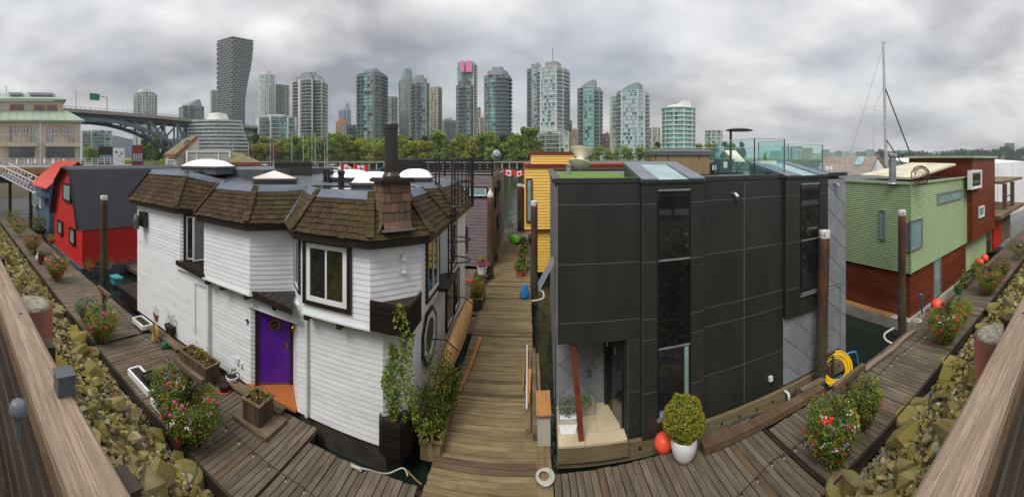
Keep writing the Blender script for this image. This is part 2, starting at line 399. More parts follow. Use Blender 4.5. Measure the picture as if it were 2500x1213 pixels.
def watermat():
    t = NT('harbour_water'); v = t.coord('World')
    a = t.noise(v, .55, 5, .55, .4); b = t.noise(v, 2.6, 4, .6, .3)
    h = t.math('ADD', a, t.math('MULTIPLY', b, .35))
    return t.fin((.012,.020,.016), .06, 0, h, .55, .12, IOR=1.33, Specular_IOR_Level=.5)
M['water'] = watermat()
def pilemat():
    t = NT('creosote_pile'); v = t.coord('Object', (14,14,1.0)); w = t.coord('Object')
    g = t.noise(v, 1, 6, .7); n2 = t.noise(t.coord('Object', (3,3,1.2)), 1, 5)
    col = t.mix(t.ramp(g, (.35, 0.), (.65, 1.)), rgb(78,58,42), rgb(48,36,28))
    col = t.mix(t.ramp(n2, (.5, 0.), (.66, .85)), col, rgb(112,56,36))
    sep = t.n('ShaderNodeSeparateXYZ'); t.L.new(w, sep.inputs[0])
    zz = t.math('ADD', sep.outputs[2], t.math('MULTIPLY', n2, .8))
    col = t.mix(t.ramp(t.math('MULTIPLY', zz, .25), (.45, 1.), (.62, 0.)), col, rgb(72,66,42))
    col = t.mix(t.ramp(t.math('MULTIPLY', zz, .5), (.35, .85), (.62, 0.)), col, rgb(46,42,34))
    return t.fin(col, .85, 0, g, .8, .03)
M['pile'] = pilemat()
M['barn'] = pm('barnacle_crust', rgb(120,116,100), rgb(58,54,44), rough=.95, sc=24, bump=1.0, bd=.03)
M['leaf'] = leafmat('basket_leaf', (.075,.12,.018), (.20,.27,.045), (.28,.29,.05))
M['boxleaf'] = leafmat('boxwood_leaf', (.20,.21,.02), (.40,.38,.045), (.32,.28,.035))
M['ivy'] = leafmat('creeper_leaf', (.10,.18,.018), (.24,.33,.05), (.30,.34,.06))
M['shrub'] = leafmat('shrub_leaf', (.07,.115,.018), (.18,.23,.04), (.24,.22,.035))
M['dusty'] = leafmat('dusty_leaf', (.16,.20,.14), (.32,.36,.28), (.22,.26,.12))
M['straw'] = leafmat('straw_leaf', (.20,.16,.03), (.42,.36,.07), (.30,.26,.05))
M['grassy'] = leafmat('fresh_leaf', (.07,.14,.02), (.16,.26,.04))
M['tree_a'] = leafmat('tree_leaf_mid', (.10,.175,.018), (.23,.33,.04), (.29,.35,.04))
M['tree_b'] = leafmat('tree_leaf_olive', (.14,.18,.016), (.31,.34,.04), (.42,.38,.04))
M['tree_c'] = leafmat('tree_leaf_dark', (.026,.055,.016), (.065,.11,.028))
M['tree_d'] = leafmat('tree_leaf_lime', (.14,.22,.03), (.28,.36,.07))
M['tree_r'] = leafmat('tree_leaf_rust', (.13,.07,.02), (.24,.13,.03), (.12,.12,.02))
for nm, c in (('fl_red', (.62,.012,.02)), ('fl_pink', (.60,.03,.24)), ('fl_white', (.75,.72,.75)), ('fl_lilac', (.28,.22,.52)), ('fl_orange', (.70,.14,.04)), ('fl_purple', (.22,.05,.42))):
    t = NT(nm); M[nm] = t.fin(t.scale(t.mix(t.noise(t.coord('Object'), 30, 2), c, tuple(min(1, x*1.3+.01) for x in c)), 1.0), .6)

# foliage: many small bent leaves in a volume
def leaves(mb, pts, size, mi=0, flat=.0):
    for p in pts:
        p = Vector(p); s = size*rnd(.6, 1.3)
        a = Vector((rnd(-1,1), rnd(-1,1), rnd(-1,1)*(1-flat)))
        if a.length < .1: continue
        a.normalize(); b = a.cross(Vector((rnd(-1,1), rnd(-1,1), rnd(-1,1)))).normalized(); w = s*.42
        mb.add([p-a*s*.5, p+b*w, p+a*s*.5, p-b*w], [(0,1,2,3)], mi)
    return mb
def ball_pts(c, rx, ry, rz, n, shell=.55, seed=0):
    c = Vector(c); out = []
    while len(out) < n:
        d = Vector((rnd(-1,1), rnd(-1,1), rnd(-1,1)))
        if not .05 < d.length < 1: continue
        d.normalize(); k = shell + (1-shell)*random.random()**.6
        k *= 1 + .22*mnoise.noise(d*2.3 + Vector((seed, seed*1.7, 0)))
        out.append(c + Vector((d.x*rx, d.y*ry, d.z*rz))*k)
    return out
# ================================================================ the setting: water, docks, bank
WATER = -0.5
mb = MB(); mb.add([(-1600,-50,WATER),(1600,-50,WATER),(1600,1600,WATER),(-1600,1600,WATER)], [(0,1,2,3)])
struct(mb, 'water', M['water'])
mb = MB(); mb.add([(-1600,-50,-4),(1600,-50,-4),(1600,1600,-4),(-1600,1600,-4)], [(0,1,2,3)])
struct(mb, 'ground', M['soil'])

# plank meshes shared by length; the grain runs along local y
PL = {}
def plank_mesh(L, w, t, mat, var):
    key = (round(L,2), round(w,3), mat.name, var)
    if key not in PL:
        random.seed(hash(key) % 999); mb = MB(); e = .004
        nseg = 4; rings = []
        for i in range(nseg+1):
            y = L*i/nseg; dz = rnd(-.003,.003); dx = rnd(-.003,.003)
            rings.append([(-w/2+dx,y,-t),(w/2+dx,y,-t),(w/2+dx,y,-e+dz),(w/2-e+dx,y,dz),(-w/2+e+dx,y,dz),(-w/2+dx,y,-e+dz)])
        mb.loft(rings); PL[key] = mb.mesh('plank', mat, fix=True)
    return PL[key]
def deck(name, label, x0, x1, y0, y1, along='Y', mats=('deck',), pitch=.152, w=.137, ragged=.03, near=None, cat='dock', z=0.0, joint=None):
    """a dock section: timber frame + one object for each plank (near: range of plank positions built singly)"""
    fr = MB()
    t = .045
    for yy in ([y0+.06, (y0+y1)/2, y1-.06] if along == 'Y' else []): fr.box(x0, x1, yy-.045, yy+.045, z-.34, z-t-.004)
    for xx in ([x0+.06, (x0+x1)/2, x1-.06] if along == 'X' else []): fr.box(xx-.045, xx+.045, y0, y1, z-.34, z-t-.004)
    if along == 'Y': fr.box(x0, x0+.05, y0+.01, y1-.01, z-.36, z-t-.006); fr.box(x1-.05, x1, y0+.01, y1-.01, z-.36, z-t-.006)
    root = fr.build(name, M['beam_dark']); tag(root, label, cat)
    n = max(1, int(((x1-x0) if along == 'Y' else (y1-y0))/2.6))
    for i in range(n):
        fl = MB()
        if along == 'Y': a = x0+(x1-x0)*(i+.5)/n; fl.box(a-.7, a+.7, y0+.2, y1-.2, -.75, z-.345)
        else: a = y0+(y1-y0)*(i+.5)/n; fl.box(x0+.2, x1-.2, a-.7, a+.7, -.75, z-.345)
        fl.build('float', M['plastic_black'], root)
    lo, hi = (x0, x1) if along == 'Y' else (y0, y1); far = MB(); c = lo + pitch/2; k = 0
    while c < hi - pitch*.4:
        random.seed(int(c*1000)); mt = M[random.choice(mats)]; a = rnd(-ragged, ragged*.4); b = rnd(-ragged*.4, ragged)
        dz = rnd(-.004, .006)
        segs = [(a, b)] if along == 'Y' or joint is None else None
        if near is None or near[0] <= c <= near[1]:
            if along == 'Y':
                L = y1-y0+.06; o = link('plank', plank_mesh(L, w, t, mt, k % 4), root, (c, y0-.03+a*.7, z+dz), rnd(-.003,.003))
            else:
                L = x1-x0+.06; o = link('plank', plank_mesh(L, w, t, mt, k % 4), root, (x1+.03+b*.7, c, z+dz), pi/2+rnd(-.003,.003))
        else:
            if along == 'Y': far.box(c-w/2, c+w/2, y0+a, y1+b, z-t+dz, z+dz)
            else: far.box(x0+a, x1+b, c-w/2, c+w/2, z-t+dz, z+dz)
        c += pitch; k += 1
    if far.v:
        o = far.build('planking', M[mats[0]], root); o['kind'] = 'stuff'
    return root
mix3 = ('deck',)*13+('deck_brown',)
dockR = deck('dock', 'long weathered dock running off past the green house', 5.42, 34, 4.88, 6.88, mats=mix3, near=(5, 19))
dockB = deck('dock', 'grey dock boards in front of the charcoal house', 0.56, 5.40, 4.88, 7.46, mats=mix3)
dockC = deck('dock', 'grey dock boards by the white house corner with rope cleat', -4.70, -2.0, 4.88, 6.90, mats=mix3)
dockD = deck('dock', 'wide weathered dock patio before the purple door', -11.75, -4.72, 4.88, 7.36, mats=mix3)
dockE = deck('dock', 'far weathered dock running past the red barn house', -40, -11.77, 4.88, 7.1, mats=mix3, near=(-20, -11))
pier = deck('pier', 'long brown boardwalk between the white and charcoal houses', -1.96, 0.20, 4.88, 31.5, along='X', mats=('pier',)*9+('deck_brown',), near=(4, 24), joint=1)
mb = MB()
for k in range(40):
    y = 4.95+k*.152
    if y < 9.05: mb.box(.22, .54, y-.071, y+.071, -.05, -.004)
o = mb.build('edge_boards', M['pier'], pier); o['kind'] = 'stuff'
# cap boards on the frame edges
mb = MB(); mb.bar((-11.7,4.80,-.08),(-2.0,4.80,-.08), .06, .26); mb.build('fascia_board', M['beam_dark'], dockD)
mb = MB(); mb.bar((5.4,4.80,-.08),(33.9,4.80,-.08), .06, .26); mb.build('fascia_board', M['beam_dark'], dockR)
mb = MB(); mb.bar((-39.9,4.80,-.08),(-11.8,4.80,-.08), .06, .26); mb.build('fascia_board', M['beam_dark'], dockE)

# riprap bank under the wharf
def bank_z(y): return 3.9 - (y-.35)*(4.15/4.4) if y > .35 else 3.9
bank = MB()
xs = [-60+i*2.0 for i in range(61)]; ys = [-.6,.35,1.2,2.0,2.8,3.6,4.2,4.7,6.5]
P = []
for x in xs:
    for y in ys: P.append((x, y, (bank_z(y) if y < 6 else -2.4) - .12 + .12*mnoise.noise(Vector((x*.6, y*.8, 0)))))
ny = len(ys); fs = [(i*ny+j,(i+1)*ny+j,(i+1)*ny+j+1,i*ny+j+1) for i in range(len(xs)-1) for j in range(ny-1)]
bank.add(P, fs); bankO = struct(bank, 'riprap_bank', pm('wet_silt_and_deck_shade', rgb(86,78,50), rgb(54,48,34), rough=.9, sc=3, bump=.6), True)
def rock_mesh(seed, n=16, sub=True):
    random.seed(seed); b = bmesh.new(); sx, sy, sz = rnd(.8,1.2), rnd(.65,1.0), rnd(.5,.85)
    for _ in range(n):
        d = Vector((rnd(-1,1), rnd(-1,1), rnd(-1,1))).normalized()*rnd(.8,1.0); b.verts.new((d.x*sx*.5, d.y*sy*.5, d.z*sz*.5))
    r = bmesh.ops.convex_hull(b, input=b.verts)
    bmesh.ops.delete(b, geom=[g for g in r['geom_interior'] if isinstance(g, bmesh.types.BMVert)], context='VERTS')
    if sub:
        bmesh.ops.bevel(b, geom=list(b.edges), offset=.045, segments=1, affect='EDGES', clamp_overlap=True)
    me = bpy.data.meshes.new('rock'); b.to_mesh(me); b.free(); me.materials.append(M['rock']); return me
RK = [rock_mesh(100+i, 12+i % 4, False) for i in range(18)]
RL = [rock_mesh(300+i, 11, False) for i in range(10)]
random.seed(21); cand = []
for _ in range(900):
    x = random.choice((-1,1))*(1.2 + 15.5*random.random()**1.3); y = rnd(.9, 4.62); s = rnd(.22,.42) if random.random() < .72 else rnd(.5,.95)
    if all((x-a)**2+(y-b)**2 > (.30*(s+c))**2 for a, b, c in cand): cand.append((x,y,s))
cand = cand[:290]
for i, (x,y,s) in enumerate(cand):
    o = link('rock', RK[i % 18], bankO, (x, y, bank_z(y)+.02)); o.rotation_euler = (rnd(-.6,.6), rnd(-.6,.6), rnd(0,6.3)); o.scale = (s*1.1, s*1.1, s)
rub = MB(); rv_ = []
for me in RL: rv_.append(([v.co.copy() for v in me.vertices], [tuple(p.vertices) for p in me.polygons]))
for k in range(23000):
    x = random.choice((-1,1))*(.2 + 44*random.random()**1.7); y = rnd(.5, 4.85); s = (.05+.24*random.random()**1.7)*(1 if abs(x) < 16 else 1.6)
    m_ = Matrix.Rotation(rnd(0,6.3), 3, 'Z') @ Matrix.Rotation(rnd(-1,1), 3, 'X'); vs_, fs_ = random.choice(rv_); c = V(x, y, bank_z(y)-.05+rnd(-.03,.06))
    rub.add([c + (m_ @ p)*s for p in vs_], fs_)
o = rub.build('rubble', M['rock'], bankO, fix=False); o['kind'] = 'stuff'
# mossy flat-topped concrete stumps set in the bank along the dock
stump_at = [(G(463,1150,.0), .38, 'with a broken rim nearest the patio post'), (G(312,985,.1), .33, 'beside the white pipe left of the flower basket'), (G(232,850,.1), .30, 'below the far left flower basket'),
            (G(2052,1178,.0), .40, 'nearest the right flower basket'), (G(2207,1000,.1), .36, 'right of the paired flower baskets'), (G(2312,872,.1), .34, 'behind the right middle flower basket'), (G(2392,790,.1), .32, 'beyond the red geranium basket')]
for p, r, where in stump_at:
    random.seed(int(abs(p.x)*100)); mb = MB(); rings = []; n = 22
    for z, k in ((-1.0,1.08),(-.35,1.05),(-.08,1.0),(0,.95),(.03,.82)):
        rings.append([(p.x+r*k*(1+.05*sin(3*t+z*4)+rnd(-.025,.025))*cos(t), p.y-.12+r*k*(1+rnd(-.03,.03))*sin(t), z+.02+rnd(-.012,.012)) for t in [2*pi*i/n for i in range(n)]])
    mb.loft(rings); solo(mb, 'concrete_stump', M['rock'], 'round mossy concrete stump ' + where, 'stump', 'mossy stumps along the dock')
# drain pipe along the dock's outer edge
for s_, x0, x1, lab in ((-1, -12.5, -4.2, 'long pale plastic pipe lying beside the left dock edge'), (1, 5.2, 13.5, 'long pale plastic pipe lying beside the right dock edge')):
    mb = MB(); pts = [(x0+(x1-x0)*i/24, 4.66+.03*sin(i*.8), -.24+.02*sin(i*1.3)) for i in range(25)]; mb.tube(pts, .055, 10)
    for i in (6, 14, 20): mb.tube([Vector(pts[i])-V(.07,0,0), Vector(pts[i])+V(.07,0,0)], .066, 10)
    solo(mb, 'drain_pipe', M['pvc'], lab, 'pipe', smooth=False)

# the wharf edge the photograph was taken from: deck, posts and the timber top rail
mb = MB(); mb.box(-60, 60, -14, -.1, 4.2, 4.84); struct(mb, 'wharf_walkway', M['deck'])
RZ = EYE-.80; sl_ = .0114
def ry(x, off): return .417 + sl_*x + off
fence = thing('timber_fence', 'weathered timber fence with a wide plank top rail at the wharf edge', 'fence', (0,.4,4.84))
def rail_beam(x0, x1, zt, w, h, yo, mat, name):
    mb = MB(); rings = []; n = 26; random.seed(int(zt*100)); c = .012
    for i in range(n+1):
        x = x0+(x1-x0)*i/n; y = ry(x, yo); dz = rnd(-.003,.003); dy = rnd(-.003,.003)
        rings.append([(x,y-w/2+dy,zt-h),(x,y+w/2+dy,zt-h),(x,y+w/2+dy,zt-c+dz),(x,y+w/2-c+dy,zt+dz),(x,y-w/2+c+dy,zt+dz),(x,y-w/2+dy,zt-c+dz)])
    mb.loft(rings); return mb.build(name, mat, fence)
rail_beam(-9, 9, RZ, .136, .045, -.068, M['rail'], 'top_rail')
for i in range(5):
    for s_ in (-1, 1): mb = MB(); mb.cyl((s_*(1.85+i*1.2), ry(s_*(1.85+i*1.2), -.05), RZ-.002), .010, .004, 8); mb.build('bolt_head', M['beam_dark'], fence)
rail_beam(-9, 9, RZ-.047, .04, .10, -.105, M['deck_brown'], 'sub_rail')
for zt in (RZ-.22, RZ-.42, RZ-.62, RZ-.82, RZ-1.02): rail_beam(-9, 9, zt, .035, .16, -.06, M['beam_dark'], 'fence_board')
for x in (-7.4,-5.2,-3.1,-1.62,-.86,1.9,3.4,5.6,7.8):
    mb = MB(); mb.box(x-.045, x+.045, ry(x,-.045), ry(x,.055), 4.0, RZ-.047); mb.build('post', M['beam_dark'], fence)
lamp = thing('bulkhead_lamp', 'grey dome lamp fixed below the left fence rail', 'lamp', tuple(AR(52, .9, 5.85)))
c_ = AR(44, .86, 0); zc_ = ZR(1004, .86)
mb = MB(); mb.lathe([(.002,.026),(.011,.025),(.018,.019),(.022,.008),(.023,0),(.021,-.005),(.002,-.006)], (c_.x, c_.y, zc_), 20); mb.build('shade', M['plastic_grey'], lamp, True)
mb = MB(); mb.cyl((c_.x, c_.y, zc_-.07), .005, .065, 10); mb.build('bracket', M['plastic_grey'], lamp)
box_ = AR(157, 1.25, 0); zb = ZR(925, 1.25)
mb = MB(); mb.box(box_.x-.028, box_.x+.028, box_.y-.03, box_.y+.03, zb-.12, zb+.02); mb.box(box_.x-.032, box_.x+.032, box_.y-.034, box_.y+.034, zb+.02, zb+.026)
solo(mb, 'junction_box', M['plastic_grey'], 'small grey metal box behind the left fence rail', 'box')
for xx, yy, r_, lab in ((72, 742, 2.45, 'rusty steel pipe pile with gravelly concrete top behind the left rail'), (2434, 815, 2.5, 'rusty steel pipe pile with gravelly concrete top behind the right rail')):
    c = AR(xx, r_); z = ZR(yy, r_); t = thing('steel_pile', lab, 'pile', (c.x, c.y, 0))
    mb = MB(); mb.lathe([(.155,bank_z(c.y)-.5),(.155,z),(.14,z),(.14,z-.02)], (c.x,c.y,0), 28); mb.build('casing', M['rust'], t, True)
    mb = MB(); mb.lathe([(.139,z-.2),(.139,z+.005),(.10,z+.018),(.002,z+.022)], (c.x,c.y,0), 28); mb.build('concrete_plug', M['aggregate'], t, True)

# timber piles with white caps
def pile(p, ztop, r, label, lean=(0,0), cone=False, barn=True, zbase=-2.0):
    random.seed(int(abs(p[0]*77)+5)); t = thing('timber_pile', label, 'pile', (p[0], p[1], 0), 'mooring piles')
    pts, R = [], []
    for i in range(15):
        z = zbase+(ztop-zbase)*i/14; k = (z-0)/ztop; pts.append((p[0]+lean[0]*k, p[1]+lean[1]*k, z)); R.append(r*(1.08-.1*i/14)*(1+rnd(-.012,.012)))
    mb = MB(); mb.tube(pts, R, 18); mb.build('shaft', M['pile'], t, True)
    q = pts[-1]; mb = MB()
    if cone: mb.lathe([(r*1.04,-.1),(r*1.04,.02),(r*.1,.34),(.002,.35)], q, 16)
    else:
        n = 20; rings = []
        for z, k in ((-.16,1.03),(-.02,1.05),(.03,1.0),(.04,.5)):
            rings.append([(q[0]+r*k*cos(2*pi*i/n), q[1]+r*k*sin(2*pi*i/n), q[2]+z+(rnd(-.05,.04) if z < -.1 else 0)) for i in range(n)])
        mb.loft(rings)
    mb.build('white_cap', pm('flaking_white_cap', rgb(214,214,212), rgb(150,146,140), rough=.7, sc=9, lo=.5, hi=.62), t)
    if barn:
        mb = MB()
        for k in range(650):
            z = -.5 + 2.1*random.random()**1.6; a = rnd(0, 2*pi); kk = z/ztop; rr = r*1.07
            c = V(p[0]+lean[0]*kk+rr*cos(a), p[1]+lean[1]*kk+rr*sin(a), z); s = rnd(.008,.026)
            d = V(cos(a), sin(a), rnd(-.3,.3)); u = V(-sin(a), cos(a), 0)
            mb.add([c+u*s, c-u*s, c+V(0,0,s*1.4), c-V(0,0,s*1.2), c+d*s*1.2], [(0,2,4),(2,1,4),(1,3,4),(3,0,4)])
        o = mb.build('barnacles', M['barn'], t, fix=False); o['kind'] = 'stuff'
    return t
pile((7.62,7.28), 4.38, .165, 'thick white-capped pile crusted with barnacles before the zinc wall', (.17,0))
pile((11.9,7.12), 4.52, .15, 'white-capped barnacled pile at the corner of the green house', (.0,0))
pile((-17.9,7.85), 4.5, .19, 'white-capped pile standing beside the red barn house', (0,0))
pile((-1.93,19.7), 4.55, .17, 'pile with a pointed white cap beside the silvered house', cone=True)
pile((.40,17.6), 4.45, .165, 'flat-capped pile rising beside the yellow house')
dl = [(-.55,33.0),(-.2,33.2),(-.4,33.7)]
for i, (x,y) in enumerate(dl): pile((x,y), 4.2-.1*i, .24, ('near', 'right-hand', 'rear')[i] + ' pile of the dark cluster at the pier end', barn=False)
for i, (x,y) in enumerate(((-38,8.2),(-36.4,9.0))): pile((x,y), 4.6, .2, ('dark pile at the far left edge by the gangway', 'dark pile just right of the gangway foot')[i], barn=False)
# ================================================================ the white house with the purple door
WH = thing('floating_house', 'white clapboard floating house with shingled mansard roof and purple door', 'house', (-8, 7.5, 0))
def face_dir(p, q):
    d = Vector((q[0]-p[0], q[1]-p[1], 0)); L = d.length; d /= L; return d, Vector((d.y, -d.x, 0)), L
CB = {}
def clap_mesh(L, h, mat):
    k = (round(L,3), h, mat.name)
    if k not in CB:
        mb = MB(); t0, t1 = .005, .016
        prof = [(0,0),( -t1,0),(-t1,.012),(-t0,h),(0,h)]
        mb.loft([[(x, y, z) for y, z in prof] for x in (0, L*.33, L*.66, L)]); CB[k] = mb.mesh('clapboard', mat)
    return CB[k]
def clad(parent, p, q, z0, z1, h=.128, mat=None, single=True, name='clapboard', lap=.042):
    """wall face p->q (seen from its right-hand side) covered with lapped boards, one object per board"""
    d, n, L = face_dir(p, q); o = ORG[parent.name]; z = z0; far = MB()
    while z < z1-.02:
        hh = min(h, z1-z); hh = h if hh > h*.95 else round(hh,3)
        if single:
            b = link(name, clap_mesh(L, hh, mat), parent, (p[0]-o.x, p[1]-o.y, z-o.z), atan2(d.y, d.x))
        else:
            a, c = Vector((p[0],p[1],z)), Vector((q[0],q[1],z)); t0, t1 = .004,lap; up = V(0,0,1)
            far.loft([[e, e+n*t1, e+n*t1+up*.012, e+n*t0+up*hh, e+up*hh] for e in (a, c)])
        z += h
    if far.v: ob = far.build('siding_boards', mat, parent); ob['kind'] = 'stuff'
LOW = [(-13.55,15.0),(-13.55,7.5),(-7.05,7.5),(-6.15,8.3),(-5.43,7.5),(-3.1,7.5),(-2.55,8.05),(-2.55,15.0)]
UP = [(-13.55,15.0),(-13.55,7.5),(-10.45,7.5),(-9.65,8.25),(-8.75,7.2),(-6.8,7.2),(-5.92,8.05),(-5.05,7.2),(-3.27,7.2),(-2.4,8.07),(-2.4,9.75),(-3.05,10.45),(-2.4,11.15),(-2.4,14.2),(-3.1,15.0)]
ZF, ZU = 2.82, 4.66
mb = MB(); mb.prism([(x+(.0 if 1 else 0), y) for x, y in LOW], .08, ZF); lowc = mb.build('lower_wall', M['white'], WH)
mb = MB(); mb.prism(UP, ZF, 4.72); upc = mb.build('upper_wall', M['white'], WH)
for i, (a, b) in enumerate(zip(LOW[:-1], LOW[1:])):
    if i == 0: continue
    clad(lowc, a, b, .10, ZF-.0, mat=M['white'], single=True)
for i, (a, b) in enumerate(zip(UP[:-1], UP[1:])):
    if i in (0,): continue
    clad(upc, a, b, ZF+.02, ZU, mat=M['white'], single=(i not in (2, 9, 10, 13)), lap=.021)
# lintel wall over the entrance, corner boards and trims
mb = MB(); mb.prism([(-7.05,7.5),(-5.43,7.5),(-6.15,8.29)], 2.36, ZF-.002); lin = mb.build('lintel_wall', M['white'], WH)
clad(lin, (-7.05,7.5), (-5.43,7.5), 2.36, ZF, mat=M['white'])
tr = MB()
tr.bar((-7.12,7.44,2.37),(-5.36,7.44,2.37), .05, .05)
tr.bar((-10.6,7.42,2.70),(-8.8,7.42,2.70), .12, .05)
tr.bar((-8.8,7.40,.1),(-8.8,7.40,2.9), .07, .09)                       # downpipe boards
tr.bar((-5.10,7.44,.12),(-5.10,7.44,2.72), .06, .09)
tr.bar((-9.55,7.45,2.42),(-8.95,7.45,2.42), .03, .07); tr.bar((-9.55,7.455,.7),(-9.55,7.455,2.4), .02, .03)
for (x, y, a, b) in ((-8.75,7.19,ZF-.04,ZF+.02),): pass
tr.bar((-8.77,7.17,ZF-.015),(-6.78,7.17,ZF-.015), .05, .05); tr.bar((-6.8,7.17,ZF-.015),(-5.9,8.03,ZF-.015), .05, .05)
tr.bar((-5.06,7.17,ZF-.015),(-3.26,7.17,ZF-.015), .05, .05); tr.bar((-3.27,7.17,ZF-.015),(-2.37,8.07,ZF-.015), .05, .05)
tr.build('trim', M['trim_white'], WH)
for x in (-8.62, -7.95, -6.95, -4.95, -4.05):
    mb = MB(); mb.box(x-.06, x+.06, 7.16, 7.52, ZF-.17, ZF-.04); mb.build('bracket', M['brown_paint'], WH)
# ledges in the notches
for pts, z in (([(-10.6,7.40),(-8.7,7.16),(-8.78,7.32),(-9.62,8.27)], 2.92), ([(-7.0,7.25),(-5.25,7.02),(-5.90,8.03),(-6.72,7.26)], 2.90)):
    mb = MB(); mb.prism(pts, z-.16, z); led = mb.build('ledge', M['brown_paint'], WH)
    for k in range(5):
        f = .15+.16*k; a = Vector((*pts[0], z+.006)).lerp(Vector((*pts[1], z+.006)), f); b = Vector((*pts[3], z+.006)).lerp(Vector((*pts[2], z+.006)), f)
        m2 = MB(); m2.bar(a.lerp(b,.06), a.lerp(b,.8), .13, .01); m2.build('board', M['brown_paint'], led)
# float under the house
mb = MB(); mb.prism([(-13.5,7.55),(-3.05,7.55),(-2.6,8.1),(-2.6,14.9),(-13.5,14.9)], -1.0, .07); mb.build('concrete_float', pm('dark_float', rgb(64,58,48), rgb(40,36,30), rough=.9, sc=2), WH)
# windows: casing, sash, panes, laid in a face from p to q
def window(parent, p, q, u0, u1, z0, z1, cas=.09, sash=.055, glass='dglass', lights=1, casm='brown_paint', sashm='trim_white', off=.03, name='window', blind=None):
    d, n, L = face_dir(p, q); P = Vector((p[0], p[1], 0))
    def pt(u, z, o): return P + d*u + n*o + V(0,0,z)
    def ring(mb, a, b, c, e, w, o0, o1):
        for (x0,x1,y0,y1) in ((a,b,c,c+w),(a,b,e-w,e),(a,a+w,c+w,e-w),(b-w,b,c+w,e-w)):
            mb.obox(pt((x0+x1)/2,(y0+y1)/2,(o0+o1)/2), d*(x1-x0)/2, n*(o1-o0)/2, V(0,0,(y1-y0)/2))
    mb = MB(); ring(mb, u0-cas, u1+cas, z0-cas, z1+cas, cas, .0, off+.045); W = mb.build(name, M[casm], parent)
    mb = MB(); ring(mb, u0, u1, z0, z1, sash, .0, off+.03)
    for k in range(1, lights):
        u = u0+(u1-u0)*k/lights; mb.obox(pt(u,(z0+z1)/2,(off+.028)/2), d*.022, n*(off+.028)/2, V(0,0,(z1-z0)/2-sash))
    mb.build('sash', M[sashm], W)
    for k in range(lights):
        a = u0+sash*.8+(u1-u0-1.6*sash)*k/lights+.004; b = u0+sash*.8+(u1-u0-1.6*sash)*(k+1)/lights-.004
        mb = MB(); mb.obox(pt((a+b)/2,(z0+z1)/2,off*.5+.004), d*(b-a)/2, n*(off*.5), V(0,0,(z1-z0)/2-sash*.9)); mb.build('pane', M[glass if not blind or k == 0 else blind], W)
    return W
def u_at(p, q, px):                      # distance along p->q where bearing px meets it
    d, n, L = face_dir(p, q); a = az(px); e = V(sin(a), cos(a), 0)
    den = d.x*e.y-d.y*e.x; return (-(p[0]*e.y-p[1]*e.x))/den
window(upc, UP[2], UP[3], .22, .95, 2.98, 4.5, glass='dglass')
# the casement that stands open
d_, n_, L_ = face_dir(UP[2], UP[3]); hp = Vector((*UP[2],0))+d_*.92+n_*.09; e_ = (d_*-.82+n_*.45).normalized()
mb = MB()
for a, b, c, e in ((0,.48,3.0,3.06),(0,.48,4.42,4.48),(0,.055,3.06,4.42),(.425,.48,3.06,4.42)): mb.obox(hp+e_*((a+b)/2)+V(0,0,(c+e)/2), e_*(b-a)/2, Vector((-e_.y,e_.x,0))*.02, V(0,0,(e-c)/2))
cas = mb.build('casement', M['trim_white'], upc)
mb = MB(); mb.obox(hp+e_*.24+V(0,0,3.74), e_*.186, Vector((-e_.y,e_.x,0))*.006, V(0,0,.68)); mb.build('pane', M['dglass'], cas)
window(upc, UP[7], UP[8], .13, 1.23, 2.98+.18, 4.52, lights=2, cas=.10, sash=.11, glass='dglass', blind='iglass')
window(upc, UP[6], UP[7], .30, .95, 3.2, 4.45, cas=.05)
window(upc, UP[9], UP[10], .45, 1.55, 3.1, 4.5, lights=2, blind='iglass', cas=.09, sash=.08)
window(upc, UP[12], UP[13], .3, 1.0, 3.0, 4.4, cas=.08)
window(lowc, LOW[6], LOW[7], 3.3, 4.2, 1.05, 2.35, cas=.08, lights=1, glass='iglass'); window(lowc, LOW[6], LOW[7], 4.6, 5.4, 1.1, 2.35, cas=.08, glass='iglass')
# octagonal window on the side wall
cy, cz, R_ = 9.25, 1.87, .60
def octo(r, x): return [(x, cy+r*1.08*cos(pi/8+i*pi/4), cz+r*1.12*sin(pi/8+i*pi/4)) for i in range(8)]
mb = MB(); a, b, c2, d2 = octo(R_+.06,-2.545), octo(R_+.06,-2.47), octo(R_-.02,-2.47), octo(R_-.02,-2.545); mb.loft([a,b,c2,d2], cap=False); ow = mb.build('octagon_window', M['brown_paint'], lowc)
mb = MB(); a, b, c2, d2 = octo(R_-.02,-2.545), octo(R_-.02,-2.478), octo(R_-.17,-2.478), octo(R_-.17,-2.545); mb.loft([a,b,c2,d2], cap=False); mb.build('sash', M['trim_white'], ow)
mb = MB(); mb.slab(octo(R_-.16,-2.512), (.008,0,0)); mb.build('pane', glass_pane('green_window_glass', (.05,.07,.05)), ow)
# the purple door with brass porthole, lock and number
d_, n_, L_ = face_dir(LOW[2], LOW[3]); dp = Vector((*LOW[2],0))
def dpt(u, z, o): return dp + d_*u + n_*o + V(0,0,z)
door = MB(); door.obox(dpt(.66,1.235,.05), d_*.44, n_*.02, V(0,0,1.02)); door = door.build('door', M['purple'], WH)
fr = MB(); fr.obox(dpt(.17,1.27,.055), d_*.05, n_*.05, V(0,0,1.1)); fr.obox(dpt(1.15,1.27,.055), d_*.05, n_*.05, V(0,0,1.1)); fr.obox(dpt(.66,2.31,.055), d_*.44, n_*.05, V(0,0,.05)); fr.build('door_frame', M['brown_paint'], WH)
def disc(c, n, r0, r1, depth, name, mat, par, k=24):
    a = Vector((-n.y, n.x, 0)).normalized(); u = V(0,0,1); mb = MB()
    R = lambda r, o: [c + a*(r*cos(2*pi*i/k)) + u*(r*sin(2*pi*i/k)) + n*o for i in range(k)]
    if r0 > 0: mb.loft([R(r0,0), R(r1,0), R(r1,depth), R(r0,depth), R(r0,0)], cap=False)
    else: mb.loft([R(r1,0), R(r1,depth)])
    return mb.build(name, mat, par)
